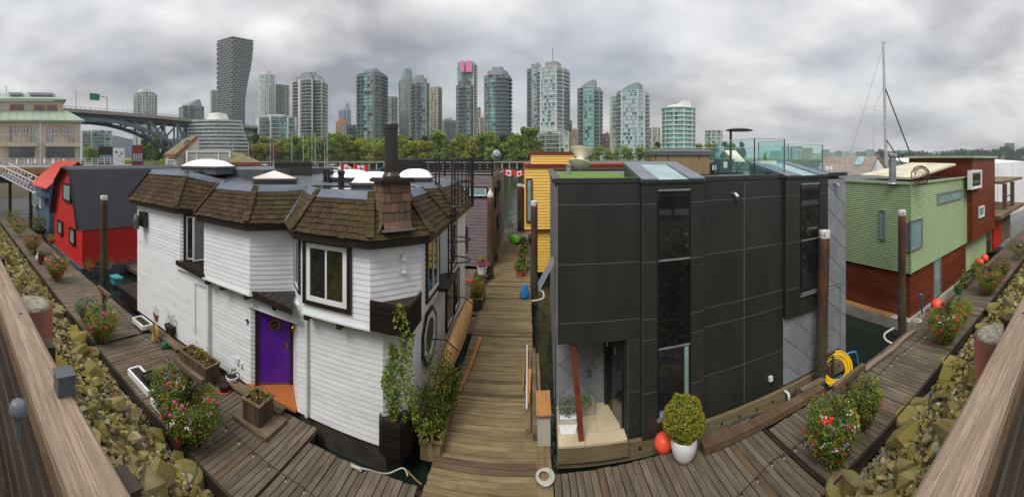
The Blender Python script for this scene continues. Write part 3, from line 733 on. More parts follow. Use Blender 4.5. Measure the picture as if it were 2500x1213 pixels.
disc(dpt(.66,1.86,.072), n_, .115, .16, .025, 'porthole_ring', M['brass'], door); disc(dpt(.66,1.86,.072), n_, 0, .116, .01, 'porthole_pane', M['dglass'], door)
mb = MB(); mb.obox(dpt(1.0,1.25,.075), d_*.045, n_*.006, V(0,0,.09)); mb.tube([dpt(1.0,1.22,.08), dpt(1.0,1.22,.13)], .02, 10); mb.tube([dpt(1.0,1.29,.08), dpt(1.0,1.29,.095)], .018, 10); mb.build('lock', M['brass'], door)
mb = MB(); mb.prism([(-7.16,7.40),(-5.42,7.40),(-5.52,7.62),(-6.15,8.26),(-6.98,7.56)], .10, .16); mb.build('threshold_mat', M['mat'], WH)
cu = bpy.data.curves.new('house_number', 'FONT'); cu.body = '9'; cu.size = .23; cu.extrude = .008
no = bpy.data.objects.new('house_number', cu); COL.objects.link(no); bpy.context.view_layer.update()
nme = bpy.data.meshes.new_from_object(no); bpy.data.objects.remove(no); nme.materials.clear(); nme.materials.append(M['blackmetal'])
no = link('house_number', nme, WH, Vector((-7.22, 7.464, 1.80)) - ORG[WH.name]); no.rotation_euler = (pi/2, 0, 0)
for x, z in ((-6.15, 2.6),):
    mb = MB(); mb.box(x-.04, x+.04, 7.40, 7.47, z-.09, z+.06); mb.lathe([(.05,.06),(.05,.075),(.02,.09)], (x,7.43,z), 12); mb.build('wall_lamp', M['blackmetal'], WH)
mb = MB(); mb.lathe([(.03,-.08),(.045,-.03),(.045,.04),(.015,.08)], (-5.50,7.40,2.2), 12); mb.build('entry_lamp', M['brass'], WH)
for z in (4.30, 4.02):
    pc = Vector((*UP[8],0)).lerp(Vector((*UP[9],0)), .62); nn = V(.7071,-.7071,0); dd = V(.7071,.7071,0)
    mb = MB(); mb.obox(pc+nn*.06+V(0,0,z), dd*.05, nn*.035, V(0,0,.06)); mb.obox(pc+nn*.08+V(0,0,z-.05), dd*.065, nn*.045, V(0,0,.012)); mb.build('dryer_vent', M['trim_white'], WH)
for bx in ((-8.5,-8.36,7.42,7.47,2.62,2.72),(-7.62,-7.48,7.42,7.47,.55,.72),(-7.44,-7.36,7.43,7.47,.5,.62)): mb = MB(); mb.box(*bx); mb.build('outlet_box', M['trim_white'], WH)
# ship's lantern on the far left corner, with its dark board and shelf
mb = MB(); mb.box(-13.1,-12.65,7.30,7.47,3.75,4.35); mb.build('lantern_board', M['brown_paint'], WH)
mb = MB(); mb.lathe([(.10,-.3),(.12,-.26),(.11,-.05),(.13,0),(.12,.18),(.06,.27),(.03,.30),(.03,.36)], (-13.0,7.14,3.95), 14); mb.build('ship_lantern', pm('verdigris', rgb(104,122,108), rgb(76,92,82), rough=.6), WH, True)
mb = MB(); mb.prism([(-14.2,7.55),(-13.5,7.55),(-13.5,8.6),(-14.2,8.6)], 3.95, 4.03); mb.prism([(-14.15,7.6),(-13.5,7.6),(-13.5,8.55),(-14.15,8.55)], 3.82, 3.949); mb.build('side_canopy', M['brown_paint'], WH)
# planters hung on the corner: dark boards around the chamfer
def corner_planter(z0, z1, off, vine):
    base = [(-3.27,7.16),(-3.25,7.19),(-2.42,8.05),(-2.37,8.06)] if z0 > 2 else [(-3.16,7.46),(-3.12,7.47),(-2.56,8.04),(-2.50,8.12)]
    o1 = [(-3.26,7.14),(-2.46,7.12),(-2.37,7.18),(-2.36,8.02)] if z0 > 2 else [(-3.14,7.36),(-3.02,7.26),(-2.62,7.28),(-2.46,7.62)]
    pl = thing('corner_planter', ('upper' if z0 > 2 else 'lower') + ' dark board planter box hung on the white house corner', 'planter', (-3, 7.4, z0))
    n = 6
    for i in range(n):
        za, zb2 = z0+(z1-z0)*i/n+.004, z0+(z1-z0)*(i+1)/n-.004
        for a, b in zip([base[0]]+o1, o1+[base[3]]):
            m2 = MB(); d, nn, L = face_dir(a, b); m2.slab([(a[0],a[1],za),(b[0],b[1],za),(b[0],b[1],zb2),(a[0],a[1],zb2)], nn*(-.03-.004*(i % 2))); m2.build('board', M['brown_paint'], pl)
    m2 = MB(); m2.prism(o1+[base[3], base[2], base[1], base[0]], z0+.02, z1-.09); m2.build('soil', M['soil'], pl)
    return pl
corner_planter(2.80, 3.46, .42, False); corner_planter(.10, .86, .42, True)

# ---- mansard roof: eaves board, shingled skirts, metal capping, flat roof
def offset(poly, d):
    n = len(poly); out = []
    for i in range(n):
        p, a, b = Vector(poly[i]), Vector(poly[i-1]), Vector(poly[(i+1) % n])
        e1, e2 = (p-a).normalized(), (b-p).normalized(); n1, n2 = Vector((e1.y,-e1.x)), Vector((e2.y,-e2.x))
        m = (n1+n2); m = m/max(.25, m.dot(n1)) if m.length > .01 else n1
        out.append((p.x+m.x*d, p.y+m.y*d))
    return out
E0, E1, TP = offset(UP, .30), offset(UP, .26), offset(UP, -.42)
ztop = lambda i: 6.05 if i in (0,1,2) else 5.74
roof = MB(); n = len(UP)
roof.prism(E1, 4.60, 4.80); roofO = roof.build('eaves_board', M['brown_paint'], WH)
flat = MB(); flat.add([(x,y,ztop(i)-.03) for i,(x,y) in enumerate(TP)], [tuple(range(n))]); flat.prism(offset(UP,-.5), 4.8, 5.60)
flat.box(-13.0,-8.4,9.6,14.4,5.6,6.12); flat.box(-12.9,-10.4,8.1,9.6,5.6,6.07)
fl_ = flat.build('flat_roof', M['roofing'], WH)
cap = MB()
for i in range(n-1):
    j = i+1; a, b = Vector((*TP[i], ztop(i))), Vector((*TP[j], ztop(j)))
    o = (V(TP[i][0]-E0[i][0], TP[i][1]-E0[i][1], 0)).normalized(); o2 = (V(TP[j][0]-E0[j][0], TP[j][1]-E0[j][1], 0)).normalized()
    a0 = a - o*.17*1 - V(0,0,.15); b0 = b - o2*.17 - V(0,0,.15); a1 = a+o*.12+V(0,0,-.0); b1 = b+o2*.12
    cap.add([a0,b0,b+V(0,0,.02),a+V(0,0,.02),b1,a1, a0-V(0,0,.03), b0-V(0,0,.03)], [(0,1,2,3),(3,2,4,5),(6,7,1,0)])
cap.build('metal_capping', M['flash'], WH)
def shinglemat():
    t = NT('mossy_cedar_shake'); v = t.coord('Object', (22,22,1.5), rand=True); g = t.noise(v, 1, 5, .65)
    lo = t.noise(t.coord('World'), .9, 4); r = t.rand()
    gi = t.n('ShaderNodeNewGeometry').outputs['Random Per Island']
    col = t.mix(gi, rgb(80,60,44), rgb(54,42,33))
    col = t.mix(t.ramp(lo, (.42, 0.), (.62, .8)), col, rgb(76,66,36))
    col = t.mix(t.ramp(t.noise(t.coord('World'), 3.2, 4), (.56,0.), (.68,.55)), col, rgb(96,76,60))
    col = t.mix(t.ramp(g, (.35, .5), (.6, 0.)), col, rgb(44,34,26))
    col = t.scale(col, t.math('ADD', .78, t.math('MULTIPLY', r, .5)))
    return t.fin(col, .85, 0, g, .6, .008, Specular_IOR_Level=.25)
M['shake'] = shinglemat()
near_faces = {2:0, 3:0, 4:1, 5:1, 6:0, 7:1, 8:1, 1:1}
skirt_far = MB(); count = 0
base_sk = MB()
for i in range(n-1):
    j = i+1; p0, q0 = Vector((*E0[i],4.80)), Vector((*E0[j],4.80)); p1, q1 = Vector((*TP[i],ztop(i)-.02)), Vector((*TP[j],ztop(j)-.02))
    base_sk.add([p0-V(0,0,.02),q0-V(0,0,.02),q1-V(0,0,.05),p1-V(0,0,.05)], [(0,1,2,3)])
base_skO = base_sk.build('mansard_skirt', M['shake'], WH)
for i in range(n-1):
    if i == 0: continue
    j = i+1; p0, q0 = Vector((*E0[i],4.80)), Vector((*E0[j],4.80)); p1, q1 = Vector((*TP[i],ztop(i)-.04)), Vector((*TP[j],ztop(j)-.04))
    random.seed(50+i); courses = 8; L = ((q0-p0).length+(q1-p1).length)/2
    nrm = (q0-p0).cross(p1-p0).normalized()
    if nrm.y*1 > .3 and nrm.x < .3: nrm = -nrm
    if nrm.z < 0: nrm = -nrm
    for c in range(courses):
        v0, v1 = c/courses-.015, min((c+1.28)/courses, .96); u = 0.0
        while u < 1.0:
            w = rnd(.10,.21)/max(L,.4); u2 = min(1.0, u+w)
            if 1-u2 < .06/max(L,.4): u2 = 1.0
            g = .004/max(L,.4); jit = rnd(-.012,.012); th = rnd(.016,.030)
            def S(uu, vv): return p0.lerp(q0, uu).lerp(p1.lerp(q1, uu), vv)
            A, B, C_, D_ = S(u+g, v0+jit), S(u2-g, v0+jit), S(u2-g, v1), S(u+g, v1)
            lo_, hi_ = nrm*(th+.014), nrm*.006
            vs_ = [A+lo_, B+lo_, C_+hi_, D_+hi_, A+lo_-nrm*th, B+lo_-nrm*th]
            fs_ = [(0,1,2,3),(5,4,0,1) if 0 else (4,5,1,0),(4,0,3),(1,5,2)]
            if near_faces.get(i) and count < 300:
                m2 = MB(); m2.add(vs_, fs_); m2.build('shingle', M['shake'], base_skO, fix=False); count += 1
            else: skirt_far.add(vs_, fs_)
            u = u2
o = skirt_far.build('far_shingles', M['shake'], base_skO, fix=False); o['kind'] = 'stuff'
# hip boards: overlapped shakes riding the hips
for i in range(1, n-1):
    p, q = Vector((*E0[i],4.83)), Vector((*TP[i],ztop(i)-.02)); 
    if i in (3,6,11): 
        m2 = MB(); m2.bar(p+V(0,0,.03), q+V(0,0,.01), .05, .02); m2.build('valley_strip', M['flash'] if i == 6 else M['shake'], WH); continue
    for k in range(7):
        a = p.lerp(q, k/7-.02); b = p.lerp(q, min(1,(k+1.25)/7)); m2 = MB(); m2.bar(a+V(0,0,.055), b+V(0,0,.03), .17, .022); m2.build('hip_shingle', M['shake'], WH)
# chimney: shingled box, metal cap and flue
cc = V(-2.93,7.60,0); nn, dd = V(.7071,-.7071,0), V(.7071,.7071,0)
ch = MB(); ch.obox(cc+V(0,0,5.47), dd*.31, nn*.27, V(0,0,.52)); chO = ch.build('chimney_box', M['brown_paint'], WH)
def cedarmat():
    t = NT('weathered_cedar_shingle'); v = t.coord('Object', (16,16,1.2), rand=True); g = t.noise(v, 1, 5)
    col = t.mix(t.ramp(g, (.35,0.),(.65,1.)), rgb(116,88,68), rgb(84,68,57)); col = t.mix(t.ramp(t.noise(v,.4,4),(.5,0.),(.65,.8)), col, rgb(104,78,58))
    return t.fin(t.scale(col, t.math('ADD', .7, t.math('MULTIPLY', t.rand(), .55))), .8, 0, g, .4, .006)
M['cedarsh'] = cedarmat(); random.seed(3)
for s_, (fd, fn, hw, off) in enumerate(((dd, nn, .33, .275), (nn, -dd, .29, .315), (-nn, dd, .29, .315))):
    for c in range(5):
        u = -hw
        while u < hw-.01:
            w = rnd(.10,.2); u2 = min(hw, u+w); u2 = hw if hw-u2 < .05 else u2; z0 = 4.94+c*.21; z1 = z0+.25 if c < 4 else z0+.2
            flare = .10 if c == 0 else 0.0
            m2 = MB(); A = cc+fd*(u+.003)+fn*(off+.022+flare)+V(0,0,z0+rnd(-.01,.01)); B = cc+fd*(u2-.003)+fn*(off+.022+flare)+V(0,0,z0+rnd(-.01,.01))
            C_ = cc+fd*(u2-.003)+fn*off+V(0,0,z1); D_ = cc+fd*(u+.003)+fn*off+V(0,0,z1)
            m2.slab([A,B,C_,D_], fn*-.012); m2.build('shingle', M['cedarsh'], chO, fix=True); u = u2
m2 = MB(); m2.obox(cc+V(0,0,6.02), dd*.40, nn*.36, V(0,0,.03)); m2.obox(cc+V(0,0,6.065), dd*.37, nn*.33, V(0,0,.015)); m2.build('chimney_cap', M['blackmetal'], chO)
m2 = MB(); m2.obox(cc+nn*.34+V(0,0,4.97), dd*.38, nn*.10, V(0,0,.012)); m2.build('base_flashing', M['flash'], chO)
flue = MB(); flue.lathe([(.20,0),(.20,.04),(.155,.12),(.152,.14),(.152,1.0),(.158,1.0),(.158,1.04),(.152,1.04),(.152,1.08),(.165,1.10),(.165,1.19),(.15,1.22),(.09,1.25),(.002,1.26)], (cc.x-.02, cc.y+.02, 6.08), 24); flue.build('flue_pipe', pm('brown_enamel', rgb(52,44,40), rgb(42,36,33), rough=.35), chO, False)
# roof domes, hatch box, vents, puddle
def skylight(x, y, z, w, d, h, rot, label, mat, pyr=False):
    t = thing('skylight', label, 'skylight', (x,y,z), 'roof skylights'); ca, sa = cos(rot), sin(rot)
    R = lambda a, b, zz: (x+ca*a-sa*b, y+sa*a+ca*b, zz)
    mb = MB(); mb.loft([[R(-w/2,-d/2,z-.1),R(w/2,-d/2,z-.1),R(w/2,d/2,z-.1),R(-w/2,d/2,z-.1)],[R(-w/2,-d/2,z+.12),R(w/2,-d/2,z+.12),R(w/2,d/2,z+.12),R(-w/2,d/2,z+.12)]]); mb.build('curb', M['roofing'], t)
    mb = MB(); o = .05; mb.loft([[R(-w/2-o,-d/2-o,z+.12),R(w/2+o,-d/2-o,z+.12),R(w/2+o,d/2+o,z+.12),R(-w/2-o,d/2+o,z+.12)],[R(-w/2-o,-d/2-o,z+.19),R(w/2+o,-d/2-o,z+.19),R(w/2+o,d/2+o,z+.19),R(-w/2-o,d/2+o,z+.19)]]); mb.build('frame', pm('bronze_frame', rgb(92,84,76), rgb(76,70,64), rough=.4), t)
    mb = MB(); k = 12; P = []
    for i in range(k+1):
        for j in range(k+1):
            a, b = i/k*2-1, j/k*2-1; e = max(0, (1-abs(a)**2.6)*(1-abs(b)**2.6)); hh = h*(e**.55 if not pyr else (1-max(abs(a),abs(b))))
            P.append(R(a*w/2, b*d/2, z+.19+hh))
    mb.add(P, [(i*(k+1)+j,(i+1)*(k+1)+j,(i+1)*(k+1)+j+1,i*(k+1)+j+1) for i in range(k) for j in range(k)]); mb.build('dome', mat, t, not pyr)
skylight(-10.75,9.0,6.04,1.9,1.05,.27,.1,'big milky dome skylight on the left end of the white house roof', M['dome'])
skylight(-7.55,9.15,5.70,1.35,1.0,.24,.75,'low dirty pyramid skylight on the middle of the roof', M['dome_dirty'], True)
skylight(-5.75,11.1,5.70,1.3,.9,.26,.2,'milky dome skylight behind the round rain puddle', M['dome'])
skylight(-3.95,9.0,5.70,1.1,1.0,.28,.25,'milky dome skylight just left of the shingled chimney', M['dome'])
skylight(-3.75,12.0,5.70,1.15,1.0,.28,.2,'milky dome skylight right of the flue pipe by the ladder', M['dome'])
p_ = AR(716, 14.3); q_ = V(.8,.6,0); w_ = V(-.6,.8,0)
hb = thing('storage_box', 'dark brown plastic storage box on the white house roof', 'box', (p_.x,p_.y,5.7))
mb = MB(); mb.obox(V(p_.x,p_.y,6.0), q_*.72, w_*.34, V(0,0,.30)); mb.build('body', pm('brown_resin', rgb(58,50,46), rgb(48,42,38), rough=.6, st=(12,12,.5)), hb)
mb = MB(); mb.obox(V(p_.x,p_.y,6.34), q_*.75, w_*.37, V(0,0,.04)); mb.obox(V(p_.x,p_.y,6.39), q_*.70, w_*.3, V(0,0,.012)); mb.build('lid', MATS['brown_resin'], hb)
for px_, yy_, r_, rr, lab in ((794,432,12.6,.07,'black vent pipe standing beside the puddle'),(803,440,12.2,.05,'thin black vent stub beside the taller vent pipe'),(803,412,15,.16,'round black roof vent behind the domes'),(833,447,10.6,.09,'stubby black roof vent before the middle dome')):
    q = AR(px_, r_); h = .34 if rr < .1 else .2; mb = MB(); mb.lathe([(rr*1.6,0),(rr*1.6,.02),(rr,.03),(rr,h),(rr*1.25,h),(rr*1.25,h+.09),(rr*.6,h+.13),(.002,h+.14)], (q.x,q.y,5.72), 14); solo(mb, 'roof_vent', M['blackmetal'], lab, 'vent', 'roof vents')
mb = MB(); q = AR(815, 10.2); mb.add([(q.x+ .95*cos(a)*(1+.1*sin(3*a)), q.y+.62*sin(a), 5.716) for a in [2*pi*i/28 for i in range(28)]], [tuple(range(28))])
mb.build('rain_puddle', NT('puddle').fin((.03,.032,.035), .02, 0), fl_)
# the caged ladder on the side
lad = thing('caged_ladder', 'black steel ladder with safety hoops on the white house side', 'ladder', (-2.2,10.5,3.0))
for y in (10.28, 10.72):
    mb = MB(); mb.tube([(-2.22,y,3.05),(-2.22,y,4.6),(-2.12,y,4.85),(-2.12,y,6.62),(-2.6,y,6.62),(-2.6,y,5.75)], .026, 8); mb.build('stile', M['blackmetal'], lad)
for k in range(11):
    z = 3.25+k*.3; mb = MB(); mb.tube([(-2.2 if z < 4.7 else -2.12,10.28,z),(-2.2 if z < 4.7 else -2.12,10.72,z)], .014, 6); mb.build('rung', M['blackmetal'], lad)
for z in (3.55,4.15,5.15,5.85,6.5):
    mb = MB(); xb = -2.2 if z < 4.7 else -2.12; mb.tube([(xb+.62*sin(a)*.95, 10.5-.36*cos(a)*1.0, z) for a in [pi*i/12 for i in range(13)]], .02, 6); mb.build('hoop', M['blackmetal'], lad)
for a in (.35,.8,1.2,1.57,1.95,2.35,2.8):
    mb = MB(); x = .59*sin(a)-2.12; y = 10.5-.36*cos(a); mb.bar((x,y,5.1),(x,y,6.55), .035, .012); mb.build('cage_strip', M['blackmetal'], lad)
mb = MB(); mb.prism([(-2.45,9.7),(-2.12,9.75),(-2.12,11.15),(-2.45,11.2),(-3.0,10.45)], 2.86, 2.96); mb.build('landing', M['brown_paint'], lad)
# climbing vine from the lower planter to the upper one
vine = thing('climbing_vine', 'yellow-green creeper climbing strings between the two corner planters', 'vine', (-2.75,7.45,.8))
random.seed(9)
for k, (x0,y0,x1,y1,zt,den) in enumerate(((-2.86,7.42,-2.80,7.20,2.55,2.2),(-2.42,7.58,-2.52,7.04,3.5,2.0),(-2.60,7.45,-2.62,7.06,3.4,.35))):
    pts = [V(x0+(x1-x0)*t+.05*sin(t*9+k), y0+(y1-y0)*t+.03*cos(t*7+k), .8+(zt-.8)*t) for t in [i/18 for i in range(19)]]
    mb = MB(); mb.tube(pts, .006, 5); mb.build('stem', M['post'], vine)
    lp = []
    for _ in range(int(520*den)):
        t = random.random(); i = t*18; a = pts[int(i)].lerp(pts[min(18,int(i)+1)], i-int(i)); wv = (.05+.10*max(0,sin(pi*(.1+.85*t)))) if k < 2 else .05
        lp.append(a+V(rnd(-wv,wv), rnd(-wv,wv), rnd(-.05,.05)))
    leaves(MB(), lp, .062).build('foliage', M['ivy'], vine, fix=False)
# canoe on its rack along the side wall
can = thing('canoe', 'tan wooden canoe hung along the white house side wall', 'canoe', (-2.2,11,.9))
rings = []; L = 5.2
for i in range(21):
    t = i/20; y = 8.35+L*t; w = .44*max(.02,sin(pi*t))**.55; dp_ = .40*max(.05,sin(pi*t))**.3; sheer = .18*(2*t-1)**2; ring = []
    for k in range(11):
        a = pi*k/10; ring.append((-2.12 + dp_*sin(a)**.8*.75, y, 1.22-.06*t - w*cos(a)*.95 + sheer*.2))
    rings.append(ring)
mb = MB(); mb.loft(rings, cap=False); mb.build('hull', wood('canoe_skin', (rgb(206,160,104), rgb(186,136,82), rgb(216,176,124)), 1, grain=12, rv=.02, rough=.35), can, True)
mb = MB(); mb.tube([r[0] for r in rings], .018, 6); mb.tube([r[-1] for r in rings], .018, 6); mb.build('gunwale', M['deck_brown'], can)
for y in (9.4,12.4):
    for pts in ([(-2.52,y,1.7),(-2.1,y,1.72),(-1.75,y,1.45)],[(-2.52,y,.75),(-1.9,y,.72)]): mb = MB(); mb.tube(pts, .016, 6); mb.build('rack_arm', M['blackmetal'], can)
# ================================================================ the charcoal house
BF0, BF1 = (.69,8.06), (9.17,7.64)
bd, bn, bL = face_dir(BF0, BF1); bb = -bn                       # along the front, out of it, into it
BH = thing('floating_house', 'charcoal panelled modern floating house with tall window strips', 'house', (BF0[0], BF0[1], 0))
def bp(u, z=0, o=0): return Vector((BF0[0], BF0[1], 0)) + bd*u + bn*o + V(0,0,z)
def bu(px): return u_at(BF0, BF1, px)
def bz(px, y): return ZR(y, bp(bu(px)).to_2d().length)
def fslab(mb, u0, u1, z0, z1, o0, o1, mi=0): return mb.obox((bp(u0,z0,o0)+bp(u1,z1,o1))/2, bd*(u1-u0)/2, bn*(o1-o0)/2, V(0,0,(z1-z0)/2), mi)
ue = bu(1532)                                                  # right end of the entrance recess
DEPTH = 8.2; ZT = 5.98
mb = MB(); mb.prism([bp(0), bp(bL), bp(bL,0,-DEPTH), bp(0,0,-DEPTH)], 2.40, ZT-.1); upB = mb.build('upper_body', M['zinc_joint'], BH)
mb = MB(); mb.prism([bp(ue-.02), bp(bL), bp(bL,0,-DEPTH), bp(0,0,-DEPTH), bp(0,0,-1.15), bp(ue-.28,0,-1.15)], .16, 2.395); loB = mb.build('lower_body', M['zinc_joint'], BH)
def clip(poly, a, b, c):                # keep a*u+b*z <= c
    out = []
    for i in range(len(poly)):
        p, q = poly[i-1], poly[i]; dp, dq = a*p[0]+b*p[1]-c, a*q[0]+b*q[1]-c
        if (dp <= 0) != (dq <= 0): t = dp/(dp-dq); out.append((p[0]+(q[0]-p[0])*t, p[1]+(q[1]-p[1])*t))
        if dq <= 0: out.append(q)
    return out
def diamonds(parent, P, D, Nn, u0, u1, z0, z1, a=.40, b=.36, mat='zinc', ph=(0,0)):
    """wall face covered with diamond shingles, each one a piece with its lower edge proud"""
    i = 0
    for r in range(int((z0-1)/b), int((z1+1)/b)+2):
        for c in range(int(u0/a)-2, int(u1/a)+3):
            if (r+c) % 2: continue
            cu, cz_ = c*a+ph[0], r*b+ph[1]; g = .008
            poly = [(cu,cz_-b+g),(cu+a-g,cz_),(cu,cz_+b-g),(cu-a+g,cz_)]
            for k in ((-1,0,-u0),(1,0,u1),(0,-1,-z0),(0,1,z1)):
                poly = clip(poly, *k)
                if len(poly) < 3: break
            if len(poly) < 3: continue
            lo_ = min(p[1] for p in poly); hi_ = max(p[1] for p in poly)
            if hi_-lo_ < .03: continue
            m2 = MB(); f = lambda p, o: P + D*p[0] + V(0,0,p[1]) + Nn*(o + .010*(hi_-p[1])/max(.05,hi_-lo_))
            n_ = len(poly); vs_ = [f(p,.014) for p in poly]+[f(p,.002) for p in poly]
            m2.add(vs_, [tuple(range(n_))]+[(k,(k+1)%n_,(k+1)%n_+n_,k+n_) for k in range(n_)]); m2.build('shingle', M[mat], parent); i += 1
BP = Vector((BF0[0],BF0[1],0))
diamonds(loB, BP, bd, bn, bu(1911), bL, .18, 2.39); diamonds(upB, BP, bd, bn, bu(2013), bL, 2.41, ZT-.12); diamonds(upB, BP, bd, bn, bu(1945), bu(2013), 2.40, 2.42)
diamonds(loB, bp(0,0,-1.15), bd, bn, .02, ue-.30, .28, 2.36, a=.42, b=.40, ph=(.1,.1))
sP, sD, sN = bp(0,0,-DEPTH), bn, -bd
diamonds(upB, sP, sD, sN, 0, DEPTH-.02, 2.42, ZT-.12, a=.6, b=.5); diamonds(loB, sP, sD, sN, 0, DEPTH-1.17, .2, 2.39, a=.6, b=.5)
# charcoal panels, one object each, on a pale backing painted as light on edges
ZJ = [.16, 1.19, 2.39, 2.86, 4.16, 5.48, 5.95]
def panels(us, zs, o, par, g=.0065):
    mbk = MB(); fslab(mbk, us[0]+.004, us[-1]-.004, zs[0]+.004, zs[-1]-.004, o-.02, o+.002); mbk.build('backing', M['joint'], par)
    for a, b in zip(us[:-1], us[1:]):
        for c, e in zip(zs[:-1], zs[1:]):
            m2 = MB(); fslab(m2, a+g, b-g, c+g, e-g, o+.003, o+.007); m2.build('panel', M['panel'], par)
uA, uC1, uW1a, uW1b, uC2, uB, uBm, uS = 0.0, bu(1566), bu(1600), bu(1680), bu(1713), bu(1715), bu(1815.6), bu(1910)
panels([uA, uC1-.03], ZJ[2:], .02, upB)
m2 = MB(); fslab(m2, uA, .012, 2.40, ZT-.06, -.03, .04); m2.build('corner_trim', M['joint'], upB)
panels([uB, uBm, uS], ZJ, .02, upB)
panels([ue, uC1-.03], ZJ[:3], .02, loB)
def bay(u0, u1, w0, w1, z0, zs, out, trans, hang=False):
    b = MB(); fslab(b, u0, u1, z0, ZT-.02, -.3, out); b0 = b.build('window_bay', M['panel'], BH)
    for a, c in ((u0, w0), (w1, u1)): panels([a, c], zs, out, b0)
    for s_, uu in ((-1, u0), (1, u1)):
        for c, e in zip(zs[:-1], zs[1:]): m2 = MB(); m2.obox(bp(uu+s_*.006, (c+e)/2, out/2+.01), bd*.005, bn*(out/2-.012), V(0,0,(e-c)/2-.006)); m2.build('side_panel', M['panel'], b0)
    # tall glazing between the two pilasters
    zz = [zs[0]+(.42 if not hang else .55)] + trans + [ZT-.20]
    for c, e in zip(zz[:-1], zz[1:]):
        m2 = MB(); fslab(m2, w0+.03, w1-.03, c+.02, e-.02, out+.004, out+.012); m2.build('pane', M['dglass'], b0)
    for e in zz: m2 = MB(); fslab(m2, w0+.02, w1-.02, e-.018, e+.018, out+.002, out+.03); m2.build('transom', M['galv'], b0)
    m2 = MB(); fslab(m2, w0, w0+.035, zz[0], zz[-1], out+.002, out+.024); fslab(m2, w1-.035, w1, zz[0], zz[-1], out+.002, out+.024); m2.build('window_frame', M['blackmetal'], b0)
    m2 = MB(); fslab(m2, w0-.01, w1+.01, zz[0]-.09, zz[0]-.03, out, out+.05); m2.build('sill', M['galv'], b0)
    # sloping rooflight behind the bay
    zr = 6.05
    for a, c in ((u0-.02, w0+.02), (w1-.02, u1+.02)):
        m2 = MB(); m2.slab([bp(a,zr,out+.03), bp(c,zr,out+.03), bp(c,zr+.36,-1.75), bp(a,zr+.36,-1.75)], (0,0,-.10)); m2.build('rooflight_cheek', M['flash'], b0)
    m2 = MB(); m2.slab([bp(u0,zr+.3,-1.5), bp(u1,zr+.3,-1.5), bp(u1,zr+.38,-1.8), bp(u0,zr+.38,-1.8)], (0,0,-.08)); m2.build('rooflight_head', M['flash'], b0)
    m2 = MB(); m2.slab([bp(w0+.03,zr-.02,out-.03), bp(w1-.03,zr-.02,out-.03), bp(w1-.03,zr+.30,-1.52), bp(w0+.03,zr+.30,-1.52)], (0,0,-.02)); m2.build('rooflight_pane', M['bglass'], b0)
    for uu in (u0, u1): m2 = MB(); m2.add([bp(uu,5.9,out), bp(uu,zr-.02,out), bp(uu,zr+.34,-1.75), bp(uu,5.9,-1.75)], [(0,1,2,3)]); m2.build('rooflight_side', M['panel'], b0)
    m2 = MB(); fslab(m2, u0-.02, u1+.02, ZT-.03, zr-.03, out-.06, out+.05); m2.build('coping', M['panel'], b0)
bay(uC1-.02, uC2, uW1a, uW1b, .16, ZJ, .15, [bz(1640,629), bz(1640,838)])
bay(bu(1911), bu(2012), bu(1945), bu(1992), 2.10, [2.10,2.86,4.16,5.48,5.95], .16, [bz(1965,582)], True)
# white interior edge seen through the lower pane
m2 = MB(); fslab(m2, uW1b-.16, uW1b-.06, .62, 2.1, .164, .168); fslab(m2, uW1a+.05, uW1b-.06, .60, .72, .164, .168); m2.build('window_blind', M['bglass'], BH)
# parapet coping, roof deck
def coping(u0, u1, o): m2 = MB(); fslab(m2, u0, u1, ZT-.02, ZT+.09, -.24, o); m2.build('coping', M['panel'], BH)
coping(-.03, uC1-.04, .045); coping(uC2+.02, bu(1911)-.02, .045); coping(bu(2013)+.02, bL+.03, .045)
m2 = MB()
m2.obox(bp(0,ZT+.03,-DEPTH/2), bn*DEPTH/2, bd*.1, V(0,0,.05)); m2.obox(bp(bL,ZT+.03,-DEPTH/2), bn*DEPTH/2, bd*.1, V(0,0,.05)); m2.obox(bp(bL/2,ZT+.03,-DEPTH), bd*bL/2, bn*.1, V(0,0,.05)); m2.build('parapet', M['panel'], BH)
m2 = MB(); m2.prism([bp(.1,0,-.2), bp(bL-.1,0,-.2), bp(bL-.1,0,-DEPTH+.1), bp(.1,0,-DEPTH+.1)], ZT-.099, ZT-.02); m2.build('roof_deck', M['roofing'], BH)
m2 = MB(); m2.prism([bp(.15,0,-.35), bp(2.2,0,-.35), bp(2.2,0,-5.5), bp(.15,0,-5.5)], ZT-.02, ZT+.03); m2.build('roof_turf', M['turf'], BH)
for px, z in ((1788, 5.62), (2035, 5.72)):
    q = bp(bu(px), z, .03); m2 = MB(); m2.tube([q, q+bn*.10], .035, 10); m2.tube([q+bn*.10+V(0,0,.01), q+bn*.17+bd*.05-V(0,0,.08)], .05, 12); m2.build('spot_lamp', M['galv'], BH)
# entrance: slanting steel prop, tiled porch, door, panels
m2 = MB(); a = bp(.36,2.42,-.10); b = bp(.53,.30,.06); m2.bar(a, b, .12, .10, up=(0,1,0)); m2.build('steel_prop', M['corten'], BH)
for i, (c, e) in enumerate(((-.15,.20),(-.60,-.15),(-1.15,-.60))):
    for a, b in (((0.02,.62),(.62,ue-.05)) if i != 1 else ((.02,.95),(.95,ue-.12))):
        m2 = MB(); fslab(m2, a+.004, b-.004, .22, .27, c+.004, e-.004); m2.build('porch_tile', M['tile'], BH)
m2 = MB(); fslab(m2, 0.0, ue-.02, -.12, .218, -1.15, .185); m2.build('porch_base', M['sill_timber'], BH)
m2 = MB(); fslab(m2, 0.0, bL, -.30, .10, -.06, .09); m2.build('sill_beam', M['sill_timber'], BH)
m2 = MB()
for k in range(16): m2.tube([bp(.3+k*.52,-.06,.10), bp(.3+k*.52,-.06,.115)], .03, 8)
m2.build('bolt_heads', M['blackmetal'], BH)['kind'] = 'stuff'
da, db = bp(ue-.26,0,-1.12), bp(ue-.03,0,-.06); dd_, dn_, dL = face_dir(da, db)
